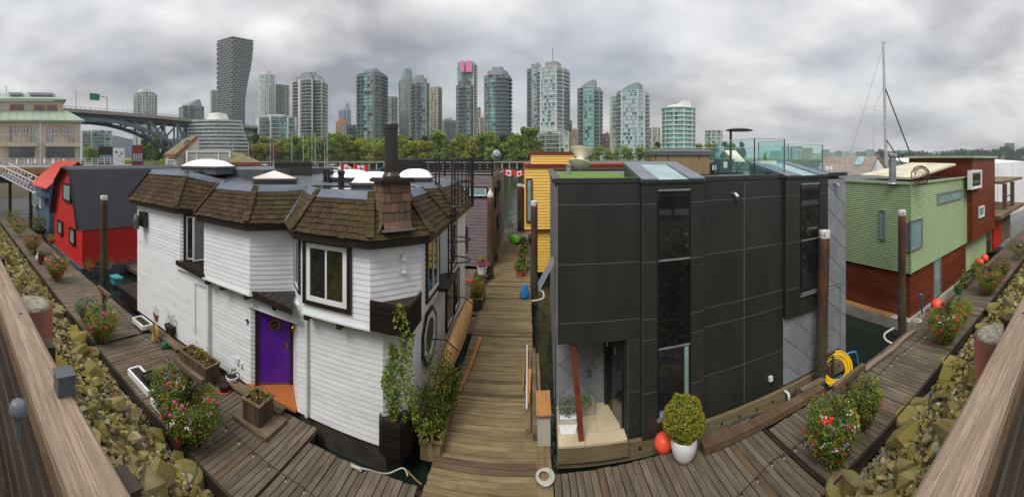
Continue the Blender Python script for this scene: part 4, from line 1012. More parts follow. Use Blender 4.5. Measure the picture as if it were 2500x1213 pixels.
def ept(u, z, o): return da + dd_*u - dn_*o*-1 + V(0,0,z)
for a, b, mt, nm in ((.02,.36,'blackmetal','door_frame'),(.40,.98,'dglass','door_pane')):
    m2 = MB(); m2.obox(da+dd_*((a+b)/2)-dn_*-.03+V(0,0,1.32), dd_*(b-a)/2, dn_*.02, V(0,0,1.03)); dO = m2.build(nm, M[mt], BH)
m2 = MB(); fslab(m2, ue-.36, ue-.27, .28, 2.38, -1.13, -1.02); m2.build('door_jamb', M['blackmetal'], BH)
for uu, oo in ((ue-.30, -.99), (ue-.17, -.55)):
    m2 = MB(); m2.tube([bp(uu,1.78,oo), bp(uu,1.96,oo)], .022, 10); m2.build('entry_light', M['pot_white'], BH)
m2 = MB(); fslab(m2, ue-.78, ue-.68, .95, 1.12, -1.13, -1.11); m2.build('socket_cover', M['plastic_grey'], BH)
m2 = MB(); q = bp(bu(1878),.55,.02); m2.obox(q+bn*.04, bd*.055, bn*.04, V(0,0,.06)); m2.build('wall_vent', M['trim_white'], BH)
m2 = MB(); q = bp(bu(1912),.05,.08); m2.tube([q, q+bn*.14, q+bn*.18-V(0,0,.05), q+bn*.18-V(0,0,.25)], .035, 10); m2.build('drain_pipe', M['pot_white'], BH)
m2 = MB(); m2.prism([bp(.05,0,-.05), bp(bL-.05,0,-.05), bp(bL-.05,0,-DEPTH+.1), bp(.05,0,-DEPTH+.1)], -1.1, .155); m2.build('float', M['plastic_black'], BH)
dd0 = bp(bu(2010), 0, .02); dd1 = bp(bu(2052), 0, .02)
m2 = MB()
for a, b in ((bp(bu(2005),2.55,.03),bp(bu(2050),2.55,.03)),(bp(bu(2050),2.55,.03),bp(bu(2050),.3,.03))): m2.bar(a, b, .03, .02)
m2.build('access_panel_frame', M['galv'], BH)

# ---- on its roof
rt = thing('spun_chair', 'cream plastic spinning-top chair on the turf roof', 'chair', tuple(AR(1412, 14.0, ZT+.03)), rz=.3)
prof = [(.02,.12),(.10,.10),(.33,.28),(.42,.34),(.45,.36),(.43,.38),(.30,.36),(.16,.42),(.13,.50),(.18,.60),(.36,.78),(.45,.86),(.47,.88),(.45,.87),(.30,.78),(.12,.66),(.02,.64)]
m2 = MB(); m2.lathe(prof, (0,0,0), 28); ob = m2.build('body', M['cream'], rt, True, local=True); ob.rotation_euler = (-.25,.30,0)
q = AR(1388, 11.5); m2 = MB(); m2.tube([(q.x,q.y,ZT),(q.x,q.y,ZT+.33)], .075, 12); m2.tube([(q.x,q.y,ZT+.30),(q.x,q.y,ZT+.37)], .10, 12); solo(m2, 'roof_vent', M['galv'], 'galvanised vent pipe beside the spinning chair', 'vent', 'roof vents')
tq = AR(1651, 13.0); tub = thing('hot_tub', 'square tan hot tub with grey padded cover on the roof', 'hot tub', (tq.x,tq.y,ZT))
e1 = V(cos(-.25),sin(-.25),0); e2 = V(sin(.25),cos(.25),0); S = .98
m2 = MB(); m2.obox(V(tq.x,tq.y,ZT+.36), e1*S, e2*S, V(0,0,.36)); m2.build('cabinet', M['tan_vinyl'], tub)
for k in range(-9, 10):
    m2 = MB(); m2.obox(V(tq.x,tq.y,ZT+.36)-e2*(S+.006)+e1*k*.1, e1*.044, e2*.008, V(0,0,.35)); m2.build('cladding_board', M['tan_vinyl'], tub)
m2 = MB(); m2.loft([[V(tq.x,tq.y,0)+e1*(S+.06)*a*k+e2*(S+.06)*b*k+V(0,0,z) for a,b in ((-1,-1),(1,-1),(1,1),(-1,1))] for z,k in ((ZT+.64,1.0),(ZT+.78,1.01),(ZT+.83,.97),(ZT+.86,.5))]); m2.build('cover', M['grey_vinyl'], tub)
for k in (-.85,-.45,.6): m2 = MB(); m2.obox(V(tq.x,tq.y,ZT+.60)-e2*(S+.07)+e1*k, e1*.015, e2*.006, V(0,0,.09)); m2.build('strap', M['plastic_black'], tub)
uq = AR(1784, 13.2); um = thing('cantilever_parasol', 'thin black flat parasol on a slim pole above the roof', 'parasol', (uq.x,uq.y,ZT))
m2 = MB(); m2.tube([(uq.x,uq.y,ZT),(uq.x,uq.y,ZR(316,13.2))], .045, 10); m2.build('pole', M['blackmetal'], um)
zt = ZR(316,13.2); cx_, cy_ = AR(1805,13.2).x, AR(1805,13.2).y
m2 = MB(); m2.lathe([(.48,-.03),(.50,0),(.30,.05),(.05,.07),(.002,.07)], (cx_,cy_,zt-.02), 20); m2.build('canopy', M['plastic_black'], um)
m2 = MB(); m2.tube([(uq.x,uq.y,zt-.05),(cx_,cy_,zt-.05)], .03, 8); m2.build('arm', M['blackmetal'], um)
m2 = MB(); m2.box(uq.x-.35,uq.x+.35,uq.y-.3,uq.y+.3,ZT-.02,ZT+.07); m2.build('base', M['plastic_black'], um)
def tglass():
    t = NT('teal_glass'); t.fin((.30,.62,.60), .03, 0, Specular_IOR_Level=.6)
    tr = t.n('ShaderNodeBsdfTransparent'); tr.inputs[0].default_value = (.91,.98,.975,1); ms = t.n('ShaderNodeMixShader'); ms.inputs[0].default_value = .93
    t.L.new(t.p.outputs[0], ms.inputs[1]); t.L.new(tr.outputs[0], ms.inputs[2]); t.L.new(ms.outputs[0], t.N['Material Output'].inputs[0]); return t.mat
M['tglass'] = tglass()
gr = thing('glass_railing', 'teal glass balustrade with slim posts around the roof terrace', 'railing', tuple(AR(1850, 11, ZT)))
runs = [((1745,12.2,348),(1842,11.0,336)),((1842,11.0,336),(1915,10.6,339)),((1852,13.6,345),(1915,12.6,338)),((1915,12.6,350),(2008,13.5,353)),((1690,16.5,361),(1800,15.5,362)),((1800,15.5,362),(1925,15,352))]
for (xa,ra,ya),(xb,rb,yb) in runs:
    a, b = AR(xa,ra), AR(xb,rb); za, zb3 = min(ZR(ya,ra),ZT+1.15), min(ZR(yb,rb),ZT+1.15)
    nseg = max(1, int((b-a).length/1.3))
    for k in range(nseg):
        p, q = a.lerp(b, k/nseg), a.lerp(b, (k+1)/nseg); zp, zq = za+(zb3-za)*k/nseg, za+(zb3-za)*(k+1)/nseg
        dn = (q-p).normalized(); w = V(-dn.y,dn.x,0)
        m2 = MB(); m2.slab([p+V(0,0,ZT+.06)+dn*.02, q+V(0,0,ZT+.06)-dn*.02, q+V(0,0,zq-.03)-dn*.02, p+V(0,0,zp-.03)+dn*.02], w*.012); m2.build('pane', M['tglass'], gr)
    m2 = MB(); m2.tube([a+V(0,0,za), b+V(0,0,zb3)], .016, 6); m2.build('handrail', M['alu'], gr)
    for e, z in ((a,za),(b,zb3)): m2 = MB(); m2.tube([e+V(0,0,ZT), e+V(0,0,z)], .018, 6); m2.build('post', M['plastic_grey'], gr)
pq = AR(1862, 11.8); pt = thing('planter', 'tall cream planter with a spiky palm inside the glass railing', 'planter', (pq.x,pq.y,ZT))
m2 = MB(); m2.box(pq.x-.22,pq.x+.42,pq.y-.2,pq.y+.2,ZT,ZT+.46); m2.build('box', M['cream'], pt)
m2 = MB(); random.seed(4)
for k in range(60):
    a = rnd(0,6.3); el = rnd(.1,1.4); L = rnd(.3,.42); c = V(pq.x+.1,pq.y,ZT+.46); d = V(cos(a)*cos(el),sin(a)*cos(el),sin(el)); w = V(-sin(a),cos(a),0)*.016
    m2.add([c-w, c+w, c+d*L-V(0,0,.06*cos(el))], [(0,1,2)])
m2.build('fronds', M['ivy'], pt, fix=False)
for px, r_, w, h, mt, lab in ((1738,12.6,.42,.36,'plastic_black','dark cabinet with dials beside the hot tub'),(1765,13.4,.55,.50,'beam_dark','brown timber box with a grey panel on the roof')):
    q = AR(px, r_); t = thing('roof_cabinet', lab, 'cabinet', (q.x,q.y,ZT)); m2 = MB(); m2.box(q.x-w/2,q.x+w/2,q.y-.2,q.y+.2,ZT,ZT+h); m2.build('body', M[mt], t)
    m2 = MB(); m2.box(q.x-.1,q.x+.06,q.y-.215,q.y-.202,ZT+h*.4,ZT+h*.85); m2.build('panel', M['trim_white'] if mt == 'beam_dark' else M['pot_white'], t)
cq = AR(1795, 14.5); ch_ = thing('deck_chair', 'folding teak deck chair behind the glass railing', 'chair', (cq.x,cq.y,ZT))
for s_ in (-.28,.28):
    m2 = MB(); m2.bar((cq.x+s_,cq.y-.4,ZT),(cq.x+s_,cq.y+.4,ZT+.9), .04,.04); m2.bar((cq.x+s_,cq.y+.4,ZT),(cq.x+s_,cq.y-.35,ZT+.5), .04,.04); m2.build('side_frame', M['fresh'], ch_)
m2 = MB(); m2.slab([(cq.x-.26,cq.y-.35,ZT+.4),(cq.x+.26,cq.y-.35,ZT+.4),(cq.x+.26,cq.y+.38,ZT+.85),(cq.x-.26,cq.y+.38,ZT+.85)], (0,0,.02)); m2.build('seat', M['cream'], ch_)
for px in (2019, 2028):
    q = AR(px, 12.2); m2 = MB(); m2.lathe([(.03,0),(.03,.12),(.06,.13),(.06,.24),(.03,.25)], (q.x,q.y,ZT+.02), 12); solo(m2, 'roof_light', M['pot_white'], ('left' if px == 2019 else 'right') + ' of two small white lamps on the charcoal roof corner', 'lamp', 'small roof lamps')

# ================================================================ the green house and its cedar tower
GH = thing('floating_house', 'pale green corrugated floating house with cedar base and cedar tower', 'house', (13,7.36,0))
ga, gb_, gc = (13.0,14.5), (12.97,7.36), (19.2,7.25)
def corrugated(parent, p, q, z0, z1, mat, per=.087, amp=.013, base=0.0):
    d, n, L = face_dir(p, q); mb = MB(); rows = int((z1-z0)/per*6); P = []
    for i in range(rows+1):
        z = z0+(z1-z0)*i/rows; o = base+amp*(1+sin(2*pi*(z-z0)/per))
        for e in (p, q): P.append(V(e[0],e[1],z)+n*o)
    mb.add(P, [(2*i,2*i+1,2*i+3,2*i+2) for i in range(rows)]); return mb.build('corrugated_sheet', mat, parent, smooth=True)
ZG0, ZG1 = 1.80, 5.46
mb = MB(); mb.prism([ga, gb_, gc, (19.2,14.5)], ZG0, ZG1-.04); gu = mb.build('upper_wall', M['green_metal'], GH)
corrugated(gu, ga, gb_, ZG0, ZG1, M['green_metal']); corrugated(gu, gb_, gc, ZG0, ZG1, M['green_metal'])
mb = MB(); mb.box(12.93,12.99,7.30,7.36,ZG0,ZG1); mb.bar((12.96,7.33,ZG1+.03),(19.2,7.22,ZG1+.03), .14,.09); mb.bar((12.96,7.33,ZG1+.03),(13.0,14.5,ZG1+.03), .14,.09); mb.build('edge_trim', M['green_metal'], GH)
mb = MB(); mb.prism([(13.06,14.5),(13.06,7.44),(19.2,7.33),(19.2,14.5)], -.05, ZG0); gl = mb.build('lower_wall', M['cedar'], GH)
def boards(parent, p, q, z0, z1, h, mat, o=.012, name='cedar_board', single=True):
    d, n, L = face_dir(p, q); org = ORG[parent.name]; z = z0; far = MB()
    while z < z1-.03:
        e = min(z+h, z1); mb = far if not single else MB(); mb.obox(V((p[0]+q[0])/2,(p[1]+q[1])/2,(z+e)/2)+n*o/2, d*L/2, n*o/2, V(0,0,(e-z)/2-.003)); z = e
        if single: mb.build(name, mat, parent)
    if far.v: far.build(name+'s', mat, parent)['kind'] = 'stuff'
boards(gl, (13.06,14.5),(13.06,7.44), -.05, ZG0, .14, M['cedar_y']); boards(gl, (13.06,7.44),(19.2,7.33), -.05, ZG0, .14, M['cedar'])
def pwin(parent, p, q, x0, x1, y0, y1, glass='bglass', casm='galv', sashm='galv', lights=1, cas=.05, sash=.05, off=.04, **k):
    u0, u1 = u_at(p,q,x0), u_at(p,q,x1)
    d, n, L = face_dir(p,q); rr = (Vector((p[0],p[1]))+d.to_2d()*((u0+u1)/2)).length
    return window(parent, p, q, min(u0,u1)+cas, max(u0,u1)-cas, ZR(y1,rr)+cas, ZR(y0,rr)-cas, cas=cas, sash=sash, glass=glass, casm=casm, sashm=sashm, lights=lights, off=off, **k)
pwin(gu, ga, gb_, 2148, 2163, 512, 585); pwin(gu, ga, gb_, 2209, 2219.5, 541, 613, cas=.03, glass='bglass'); pwin(gu, gb_, gc, 2219.5, 2249, 534, 608, cas=.05); pwin(gu, gb_, gc, 2286, 2346, 466, 491, lights=2)
d1 = pwin(gl, (13.06,7.44),(19.2,7.33), 2277, 2294, 628, 722, glass='bglass', cas=.04, name='door')
mb = MB(); mb.prism([(12.7,14.5),(12.7,7.30),(19.6,7.15),(19.6,14.5)], -.5, -.055); mb.build('concrete_float', M['concrete'], GH)
mb = MB(); mb.prism([(12.98,14.45),(12.98,7.4),(19.2,7.3),(19.2,14.45)], ZG1-.039, ZG1-.01); mb.build('roof', M['roofing'], GH)
for i in range(3): mb = MB(); mb.box(12.72+.11*i,12.81+.11*i,8.2,11.5,-.05,-.02); mb.build('walk_plank', M['fresh'], GH)
# cedar tower
ta, tb, tc_ = (19.2,11.0),(19.2,6.92),(23.4,6.85)
mb = MB(); mb.prism([ta,tb,tc_,(23.4,12)], 1.9, 6.55); gt = mb.build('tower_wall', M['cedar'], GH)
boards(gt, ta, tb, 1.9, 6.5, .16, M['cedar_y'], single=False); boards(gt, tb, tc_, 1.9, 6.5, .16, M['cedar'], single=False)
mb = MB(); mb.prism([(19.0,11.2),(19.0,6.75),(23.6,6.68),(23.6,12.2)], 6.56, 6.68); mb.build('tower_roof', M['green_metal'], GH)
mb = MB(); mb.box(20,28,11.1,12.6,6.72,6.80); mb.build('rear_flat_roof', M['plastic_grey'], GH)
pwin(gt, tb, tc_, 2362, 2388, 415, 460, casm='trim_white', sashm='trim_white', cas=.1, off=.2, glass='iglass'); pwin(gt, tb, tc_, 2388, 2401, 503, 530, casm='trim_white', sashm='trim_white', cas=.06)
corrugated(GH, (19.2,7.45),(23.2,7.4), .0, 1.9, M['green_metal']); mb = MB(); mb.prism([(19.2,7.5),(23.2,7.45),(23.2,12),(19.2,12)], 0, 1.9); mb.build('entry_wall', M['cream'], GH)
mb = MB(); mb.slab([(14.6,8.2,5.55),(18.4,7.6,6.15),(18.9,10.6,6.2),(15.0,11.5,5.6)], (0,0,.1)); mb.build('skylight_roof', M['cream_roof'], GH)
q = AR(2179, 15.3); mb = MB(); mb.lathe([(.24,0),(.22,.05),(.155,.07),(.155,.95),(.17,.96),(.17,1.0),(.155,1.0),(.155,1.12),(.21,1.14),(.21,1.24),(.13,1.27)], (q.x,q.y,5.46), 20); mb.build('flue', M['galv'], GH)
q = AR(2247, 14.9); wb = MB(); random.seed(8)
for k in range(46):
    ax = Vector((rnd(-1,1),rnd(-1,1),rnd(-1,1))).normalized(); a = ax.orthogonal().normalized(); b = ax.cross(a); t0 = rnd(0,6.3); t1 = t0+rnd(1.5,4.5); rr = .40*rnd(.96,1.02)
    wb.tube([V(q.x,q.y,5.83)+(a*cos(t)+b*sin(t))*rr for t in [t0+(t1-t0)*i/10 for i in range(11)]], .007, 4)
solo(wb, 'wire_ball', M['rust'], 'woven wire ball sculpture on the green house roof', 'sculpture')

# ================================================================ red barn house, blue house
RB = thing('floating_house', 'bright red floating house with a slate-grey gambrel roof', 'house', (-20.3,7.53,0))
prof = [(-20.2,2.35),(-21.7,5.86),(-23.2,6.05),(-25.0,5.1),(-26.3,2.55)]
mb = MB(); ring = lambda y: [(x,y,z) for x,z in [(-20.3,.1)]+[(a+(.12 if a > -23 else -.12)*0, b-.06) for a,b in prof]+[(-26.2,.1)]]
mb.loft([ring(7.53), ring(15.5)]); rw = mb.build('wall', M['red'], RB)
def span(z):
    pts = [(-20.3,.1)]+prof[:3]; xr = -20.3
    for (a,b),(c,d) in zip(pts[:-1],pts[1:]):
        if b <= z <= d and d > b: xr = a+(c-a)*(z-b)/(d-b)
    pts = [(-26.2,.1),prof[4],prof[3],prof[2]]; xl = -26.2
    for (a,b),(c,d) in zip(pts[:-1],pts[1:]):
        if b <= z <= d: xl = a+(c-a)*(z-b)/(d-b)
    return xl, xr
mb = MB(); z = .1
while z < 5.75:
    xl, xr = span(z); xl2, xr2 = span(min(5.95,z+.17)); mb.add([(xl,7.53,z),(xr,7.53,z),(xr,7.475,z),(xl,7.475,z),(xr2,7.522,z+.17),(xl2,7.522,z+.17)], [(0,1,2,3),(3,2,4,5)]); z += .17
mb.build('gable_siding', M['red'], rw)['kind'] = 'stuff'
clad(rw, (-20.3,7.53),(-20.3,15.5), .1, 2.4, h=.17, mat=M['red'], single=False)
def courses(parent, p0, q0, p1, q1, n, mat, name='roof_courses', th=.03):
    p0,q0,p1,q1 = map(Vector,(p0,q0,p1,q1)); mb = MB(); nr = (q0-p0).cross(p1-p0).normalized(); nr = -nr if nr.z < 0 else nr
    for i in range(n):
        a, b = i/n, min(1,(i+1.1)/n); A,B,C,D = p0.lerp(p1,a)+nr*th, q0.lerp(q1,a)+nr*th, q0.lerp(q1,b)+nr*.004, p0.lerp(p1,b)+nr*.004
        mb.add([A,B,C,D,A-nr*th,B-nr*th], [(0,1,2,3),(4,5,1,0)])
    o = mb.build(name, mat, parent, fix=False); o['kind'] = 'stuff'; return o
mb = MB()
for (a,b),(c,d) in zip(prof[:-1],prof[1:]): mb.slab([(a,7.2,b),(c,7.2,d),(c,15.8,d),(a,15.8,b)], (0,0,-.09))
rr_ = mb.build('roof', M['asphalt'], RB)
courses(rr_, (-20.2+.08,7.18,2.30),(-20.2+.08,15.8,2.30),(-21.7,7.18,5.86),(-21.7,15.8,5.86), 26, M['asphalt'], th=.02)
mb = MB()
for (a,b),(c,d) in zip(prof[:-1],prof[1:]): mb.bar((a,7.17,b-.08),(c,7.17,d-.08), .06, .2, up=(0,1,0))
mb.build('barge_board', M['blackmetal'], RB)
fA, fB = (-26.2,7.53),(-20.3,7.53)
for bx in ((158,177,447,492),(145,156,538,572),(174,187,556,596)): pwin(rw, fA, fB, *bx, casm='brown_paint', sashm='brown_paint', glass='bglass', cas=.08, sash=.05, off=.13)
mb = MB(); mb.prism([(-26.6,7.3),(-20.0,7.3),(-20.0,15.6),(-26.6,15.6)], -.5, .08); mb.build('float', M['plastic_grey'], RB)
BL = thing('floating_house', 'slate blue floating house with a coral red gable roof', 'house', (-34,8.4,0))
mb = MB(); mb.add([(-36.6,8.4,0),(-31,8.4,0),(-31,13.4,0),(-36.6,13.4,0),(-36.6,8.4,4.1),(-31,8.4,4.1),(-31,13.4,4.1),(-36.6,13.4,4.1),(-36.6,10.9,6.05),(-31,10.9,6.05)], [(0,1,5,4),(1,2,6,9,5),(2,3,7,6),(3,0,4,8,7),(3,2,1,0),(4,5,9,8),(6,7,8,9)]); bw = mb.build('wall', M['blue'], BL)
clad(bw, (-36.6,8.4),(-31,8.4), .1, 4.1, h=.17, mat=M['blue'], single=False); clad(bw, (-31,8.4),(-31,13.4), .1, 4.1, h=.17, mat=M['blue'], single=False)
mb = MB(); mb.slab([(-37,8.0,3.85),(-30.6,8.0,3.85),(-30.6,10.9,6.2),(-37,10.9,6.2)], (0,0,.1)); mb.slab([(-37,13.8,3.85),(-30.6,13.8,3.85),(-30.6,10.9,6.2),(-37,10.9,6.2)], (0,0,.1)); br = mb.build('roof', M['redroof'], BL)
courses(br, (-37.02,7.98,3.95),(-30.58,7.98,3.95),(-37.02,10.9,6.3),(-30.58,10.9,6.3), 14, M['redroof'], th=.035)
for k in range(26): mb = MB(); x = -37+.25*k; mb.bar((x,8.0,3.99),(x,10.9,6.34), .05, .03); mb.build('roof_rib', M['redroof'], br)
bay_ = MB(); bay_.box(-36.0,-35.0,7.9,8.36,1.9,3.2); bwn = bay_.build('bay_window', M['trim_white'], BL); mb = MB(); mb.box(-35.95,-35.55,7.86,7.9,2.0,3.1); mb.box(-35.45,-35.05,7.86,7.9,2.0,3.1); mb.build('pane', M['bglass'], bwn)
window(bw, (-36.6,8.4),(-31,8.4), 2.3, 2.9, 1.9, 2.9, casm='trim_white', cas=.08, glass='bglass', off=.12)
mb = MB(); mb.box(-33.2,-31.2,7.7,8.36,3.0,3.1); [mb.box(-33.2,-31.2,7.7,7.74,3.2+.2*k,3.3+.2*k) for k in range(4)]; mb.build('balcony', M['blue'], BL)

# ================================================================ yellow house, silvered house by the pier
YH = thing('floating_house', 'yellow shingled floating house with maroon trim behind the pier pile', 'house', (2,21,0))
mb = MB(); mb.box(.62,9,21,30,0,2.5); yl = mb.build('lower_wall', M['yellow'], YH); clad(yl, (.62,30),(.62,21), 0,2.5, h=.17, mat=M['yellow'], single=False); clad(yl, (.62,21),(9,21), 0,2.5, h=.17, mat=M['yellow'], single=False)
mb = MB(); mb.box(-.05,9,20.7,30,2.5,6.05); yu = mb.build('upper_wall', M['yellow'], YH); clad(yu, (-.05,30),(-.05,20.7), 2.52,6.05, h=.17, mat=M['yellow'], single=False); clad(yu, (-.05,20.7),(9,20.7), 2.52,6.05, h=.17, mat=M['yellow'], single=False)
mb = MB(); mb.box(-.16,9.1,20.55,30,6.05,6.22); mb.box(.2,2.9,20.75,26,6.78,6.92); mb.box(-.1,.45,20.6,20.69,2.40,2.52); mb.build('maroon_trim', M['maroon'], YH)
mb = MB(); mb.box(.3,2.8,20.85,25.9,6.2,6.8); yp = mb.build('parapet', M['yellow'], YH); clad(yp, (.3,20.85),(2.8,20.85), 6.22,6.78, h=.14, mat=M['yellow'], single=False)
window(yu, (-.05,20.7),(9,20.7), .10, .36, 3.0, 5.35, casm='maroon', sashm='brown_paint', cas=.05, sash=.03, glass='bglass', off=.12)
GY = thing('floating_house', 'silver-grey shingled floating house with a black slatted roof deck', 'house', (-4,21.6,0))
sa, sb, sc_ = (-7.5,21.6),(-2.0,21.6),(-2.0,32)
mb = MB(); mb.box(-7.5,-2.0,21.6,32,.05,5.45); gw = mb.build('wall', M['greyhouse'], GY)
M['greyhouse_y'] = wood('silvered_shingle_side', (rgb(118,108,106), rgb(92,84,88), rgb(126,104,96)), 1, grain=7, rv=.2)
courses(gw, (-7.5,21.58,.1),(-2,21.58,.1),(-7.5,21.58,5.45),(-2,21.58,5.45), 28, M['greyhouse'], 'shingle_courses', .03); 
for i in range(28): pass
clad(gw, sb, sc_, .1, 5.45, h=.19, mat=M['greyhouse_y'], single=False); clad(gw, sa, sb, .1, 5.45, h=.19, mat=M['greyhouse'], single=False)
for bx in ((1142,1190,456,480),(1119,1139,456,480),(1134,1141,552,610)): pwin(gw, sa, sb, *bx, casm='blackmetal', sashm='trim_white', glass='bglass', cas=.06, sash=.05, lights=1, off=.12)
for bx in ((1205.5,1210,455,505),(1213,1217,440,470),(1212,1217,520,550)): pwin(gw, sb, sc_, *bx, casm='blackmetal', sashm='blackmetal', glass='dglass', cas=.06, sash=.03, off=.12)
for k in range(6):
    z = 5.5+k*.165
    mb = MB(); mb.bar((-8.0,21.55,z+.06),(-1.95,21.55,z+.06), .03, .11); mb.build('fence_slat', M['blackmetal'], GY)
    mb = MB(); mb.bar((-1.95,21.55,z+.06),(-1.95,27,z+.06), .03, .11); mb.build('fence_slat', M['blackmetal'], GY)
for x in (-7.9,-6.4,-4.9,-3.4,-2.0): mb = MB(); mb.box(x-.05,x+.05,21.57,21.67,5.45,6.5); mb.build('fence_post', M['blackmetal'], GY)
mb = MB(); mb.slab([(-11,22,5.0),(-8.0,22,6.45),(-8.0,30,6.45),(-11,30,5.0)], (0,0,.1)); mb.build('side_roof', M['flash'], GY)
q = AR(1212, 21.8); sp = thing('searchlight', 'old round searchlight on the black slatted roof fence', 'lamp', (q.x,q.y,6.45))
mb = MB(); mb.lathe([(.05,-.26),(.18,-.2),(.24,-.05),(.25,.14),(.24,.18)], (0,0,0), 18); o = mb.build('drum', M['galv'], sp, True, local=True); o.location = (0,0,.34); o.rotation_euler = (1.3,.6,0)
mb = MB(); mb.lathe([(.235,.17),(.15,.2),(.002,.21)], (0,0,0), 18); o = mb.build('lens', M['bglass'], sp, True, local=True); o.location = (0,0,.34); o.rotation_euler = (1.3,.6,0)
mb = MB(); mb.tube([(.26,0,.34),(.24,0,.15),(.1,0,.05),(-.1,0,.05),(-.24,0,.15),(-.26,0,.34)], .02, 6); mb.tube([(0,0,0),(0,0,.06)], .03, 8); mb.build('yoke', M['trim_white'], sp, local=True)

# ================================================================ houses behind
CO = thing('floating_cottage', 'grey lap-sided floating cottage with mossy gable and hip roofs', 'house', tuple(AR(500,30,0)))
def zr(y, r=30): return ZR(y, r)
A0, A1 = AR(404,31), AR(431,29); Rg = AR(482,30); 
mb = MB(); b = [AR(431,29), AR(486,30), AR(482,36), AR(404,33)]; mb.prism([(p.x,p.y) for p in b], 0, zr(385)); cw = mb.build('gable_wall', M['greysiding'], CO)
mb = MB(); mb.add([AR(431,29,zr(384)), AR(486,30,zr(384)), AR(486,30,zr(336)), AR(480,30,zr(336))], [(0,1,2,3)]); mb.build('gable_end', M['greysiding'], CO)
mb = MB(); mb.slab([AR(400,32,zr(378)), AR(428,28.8,zr(379)), AR(480,29.8,zr(334)), AR(455,34,zr(334,31))], (0,0,.12)); mb.build('gable_roof', M['mossroof'], CO)
mb = MB(); mb.bar(AR(428,28.7,zr(381)), AR(481,29.7,zr(336)), .1,.26); mb.bar(AR(400,31.9,zr(380)), AR(428,28.7,zr(381)), .1,.2); mb.build('rake_board', M['tan_trim'], CO)
mb = MB(); b = [AR(457,28), AR(562,28), AR(562,33), AR(457,33)]; mb.prism([(p.x,p.y) for p in b], 0, zr(370,28)); fw = mb.build('flat_block', M['greysiding'], CO)
clad(fw, (b[0].x,b[0].y),(b[1].x,b[1].y), 4.5, zr(371,28), h=.2, mat=M['greysiding'], single=False)
mb = MB()
for px in (457,480,533,561): e = AR(px,27.97); mb.box(e.x-.09,e.x+.09,e.y-.05,e.y+.02,4,zr(369,28))
mb.bar(AR(456,27.97,zr(369.5,28)), AR(563,27.97,zr(369.5,28)), .1,.12); mb.build('corner_boards', M['trim_white'], CO)
mb = MB(); b = [AR(562,27.2), AR(632,27.2), AR(628,33), AR(562,33)]; mb.prism([(p.x,p.y) for p in b], 0, zr(397,27)); hw_ = mb.build('hip_wall', M['greysiding'], CO); clad(hw_, (b[0].x,b[0].y),(b[1].x,b[1].y), 4.8, zr(397,27), h=.2, mat=M['greysiding'], single=False)
mb = MB(); mb.add([AR(555,26.6,zr(397,27)), AR(637,26.6,zr(397,27)), AR(634,33.5,zr(394,31)), AR(557,33.5,zr(394,31)), AR(562,29.5,zr(370,29)), AR(585,29.5,zr(372,29))], [(0,1,5,4),(1,2,5),(2,3,4,5),(3,0,4)]); mb.build('hip_roof', M['mossroof'], CO)
mb = MB(); mb.bar(AR(555,26.6,zr(399,27)), AR(637,26.6,zr(399,27)), .08,.2); mb.build('eaves_board', M['tan_trim'], CO)
e = AR(459,29.4); mb = MB(); mb.lathe([(.002,.0),(.2,.03),(.34,.12),(.36,.14),(.34,.13)], (0,0,0), 18); o = mb.build('satellite_dish', M['plastic_grey'], CO, True, local=True); o.location = V(e.x,e.y,zr(352,29.4))-ORG[CO.name]; o.rotation_euler = (1.3,0,.2)
pwin(CO, (AR(403,30.6).x,AR(403,30.6).y), (AR(436,28.9).x,AR(436,28.9).y), 410, 429, 389, 407, casm='trim_white', glass='bglass', cas=.06)
SR = thing('boat_shed', 'low shed with a rust-streaked ribbed metal roof and white gable', 'shed', tuple(AR(2070,26,0)))
e0,e1_,r0,r1 = AR(1985,24,zr(432,24)), AR(2122,22.5,zr(430,22.5)), AR(2014,27.5,zr(385,27.5)), AR(2143,25.5,zr(384,25.5))
mb = MB(); mb.slab([e0,e1_,r1,r0], (0,0,.06)); so = mb.build('roof', M['slateroof'], SR)
for k in range(28): f = (k+.5)/28; mb = MB(); mb.bar(e0.lerp(e1_,f)+V(0,0,.07), r0.lerp(r1,f)+V(0,0,.07), .06,.04); mb.build('roof_rib', M['slateroof'], so)
g2 = AR(2174,27,zr(430,27)); mb = MB(); mb.add([e1_-V(0,0,.05), V(e1_.x,e1_.y,0), V(g2.x,g2.y,0), g2, r1-V(0,0,.05)], [(0,1,2,3,4)]); mb.add([e0-V(0,0,.05), V(e0.x,e0.y,0), V(e1_.x,e1_.y,0), e1_-V(0,0,.05)], [(0,1,2,3)]); mb.build('wall', M['tarp'], SR)
mb = MB(); mb.bar(r1+V(0,0,.05), g2+V(0,0,.05), .12,.2); mb.slab([r0, r1, g2, AR(2040,31,zr(420,31))], (0,0,.05)); mb.build('rear_roof', M['slateroof'], SR)
mb = MB(); s0, s1 = r0.lerp(r1,.66), e0.lerp(e1_,.66); f0, f1 = r0.lerp(r1,.80), e0.lerp(e1_,.80); mb.slab([s0.lerp(s1,.1),f0.lerp(f1,.1),f0.lerp(f1,.55),s0.lerp(s1,.55)], (0,0,.2)); mb.build('skylight', M['bglass'], SR)
VR = thing('vaulted_house', 'floating house with an arched standing-seam metal roof behind the terrace', 'house', tuple(AR(1850,22,0)))
a_, b_ = AR(1775,24,0), AR(1985,22,0); dv = (b_-a_).normalized(); bk = V(-dv.y,dv.x,0); Lv = (b_-a_).length; cen = [.30*Lv, .74*Lv]
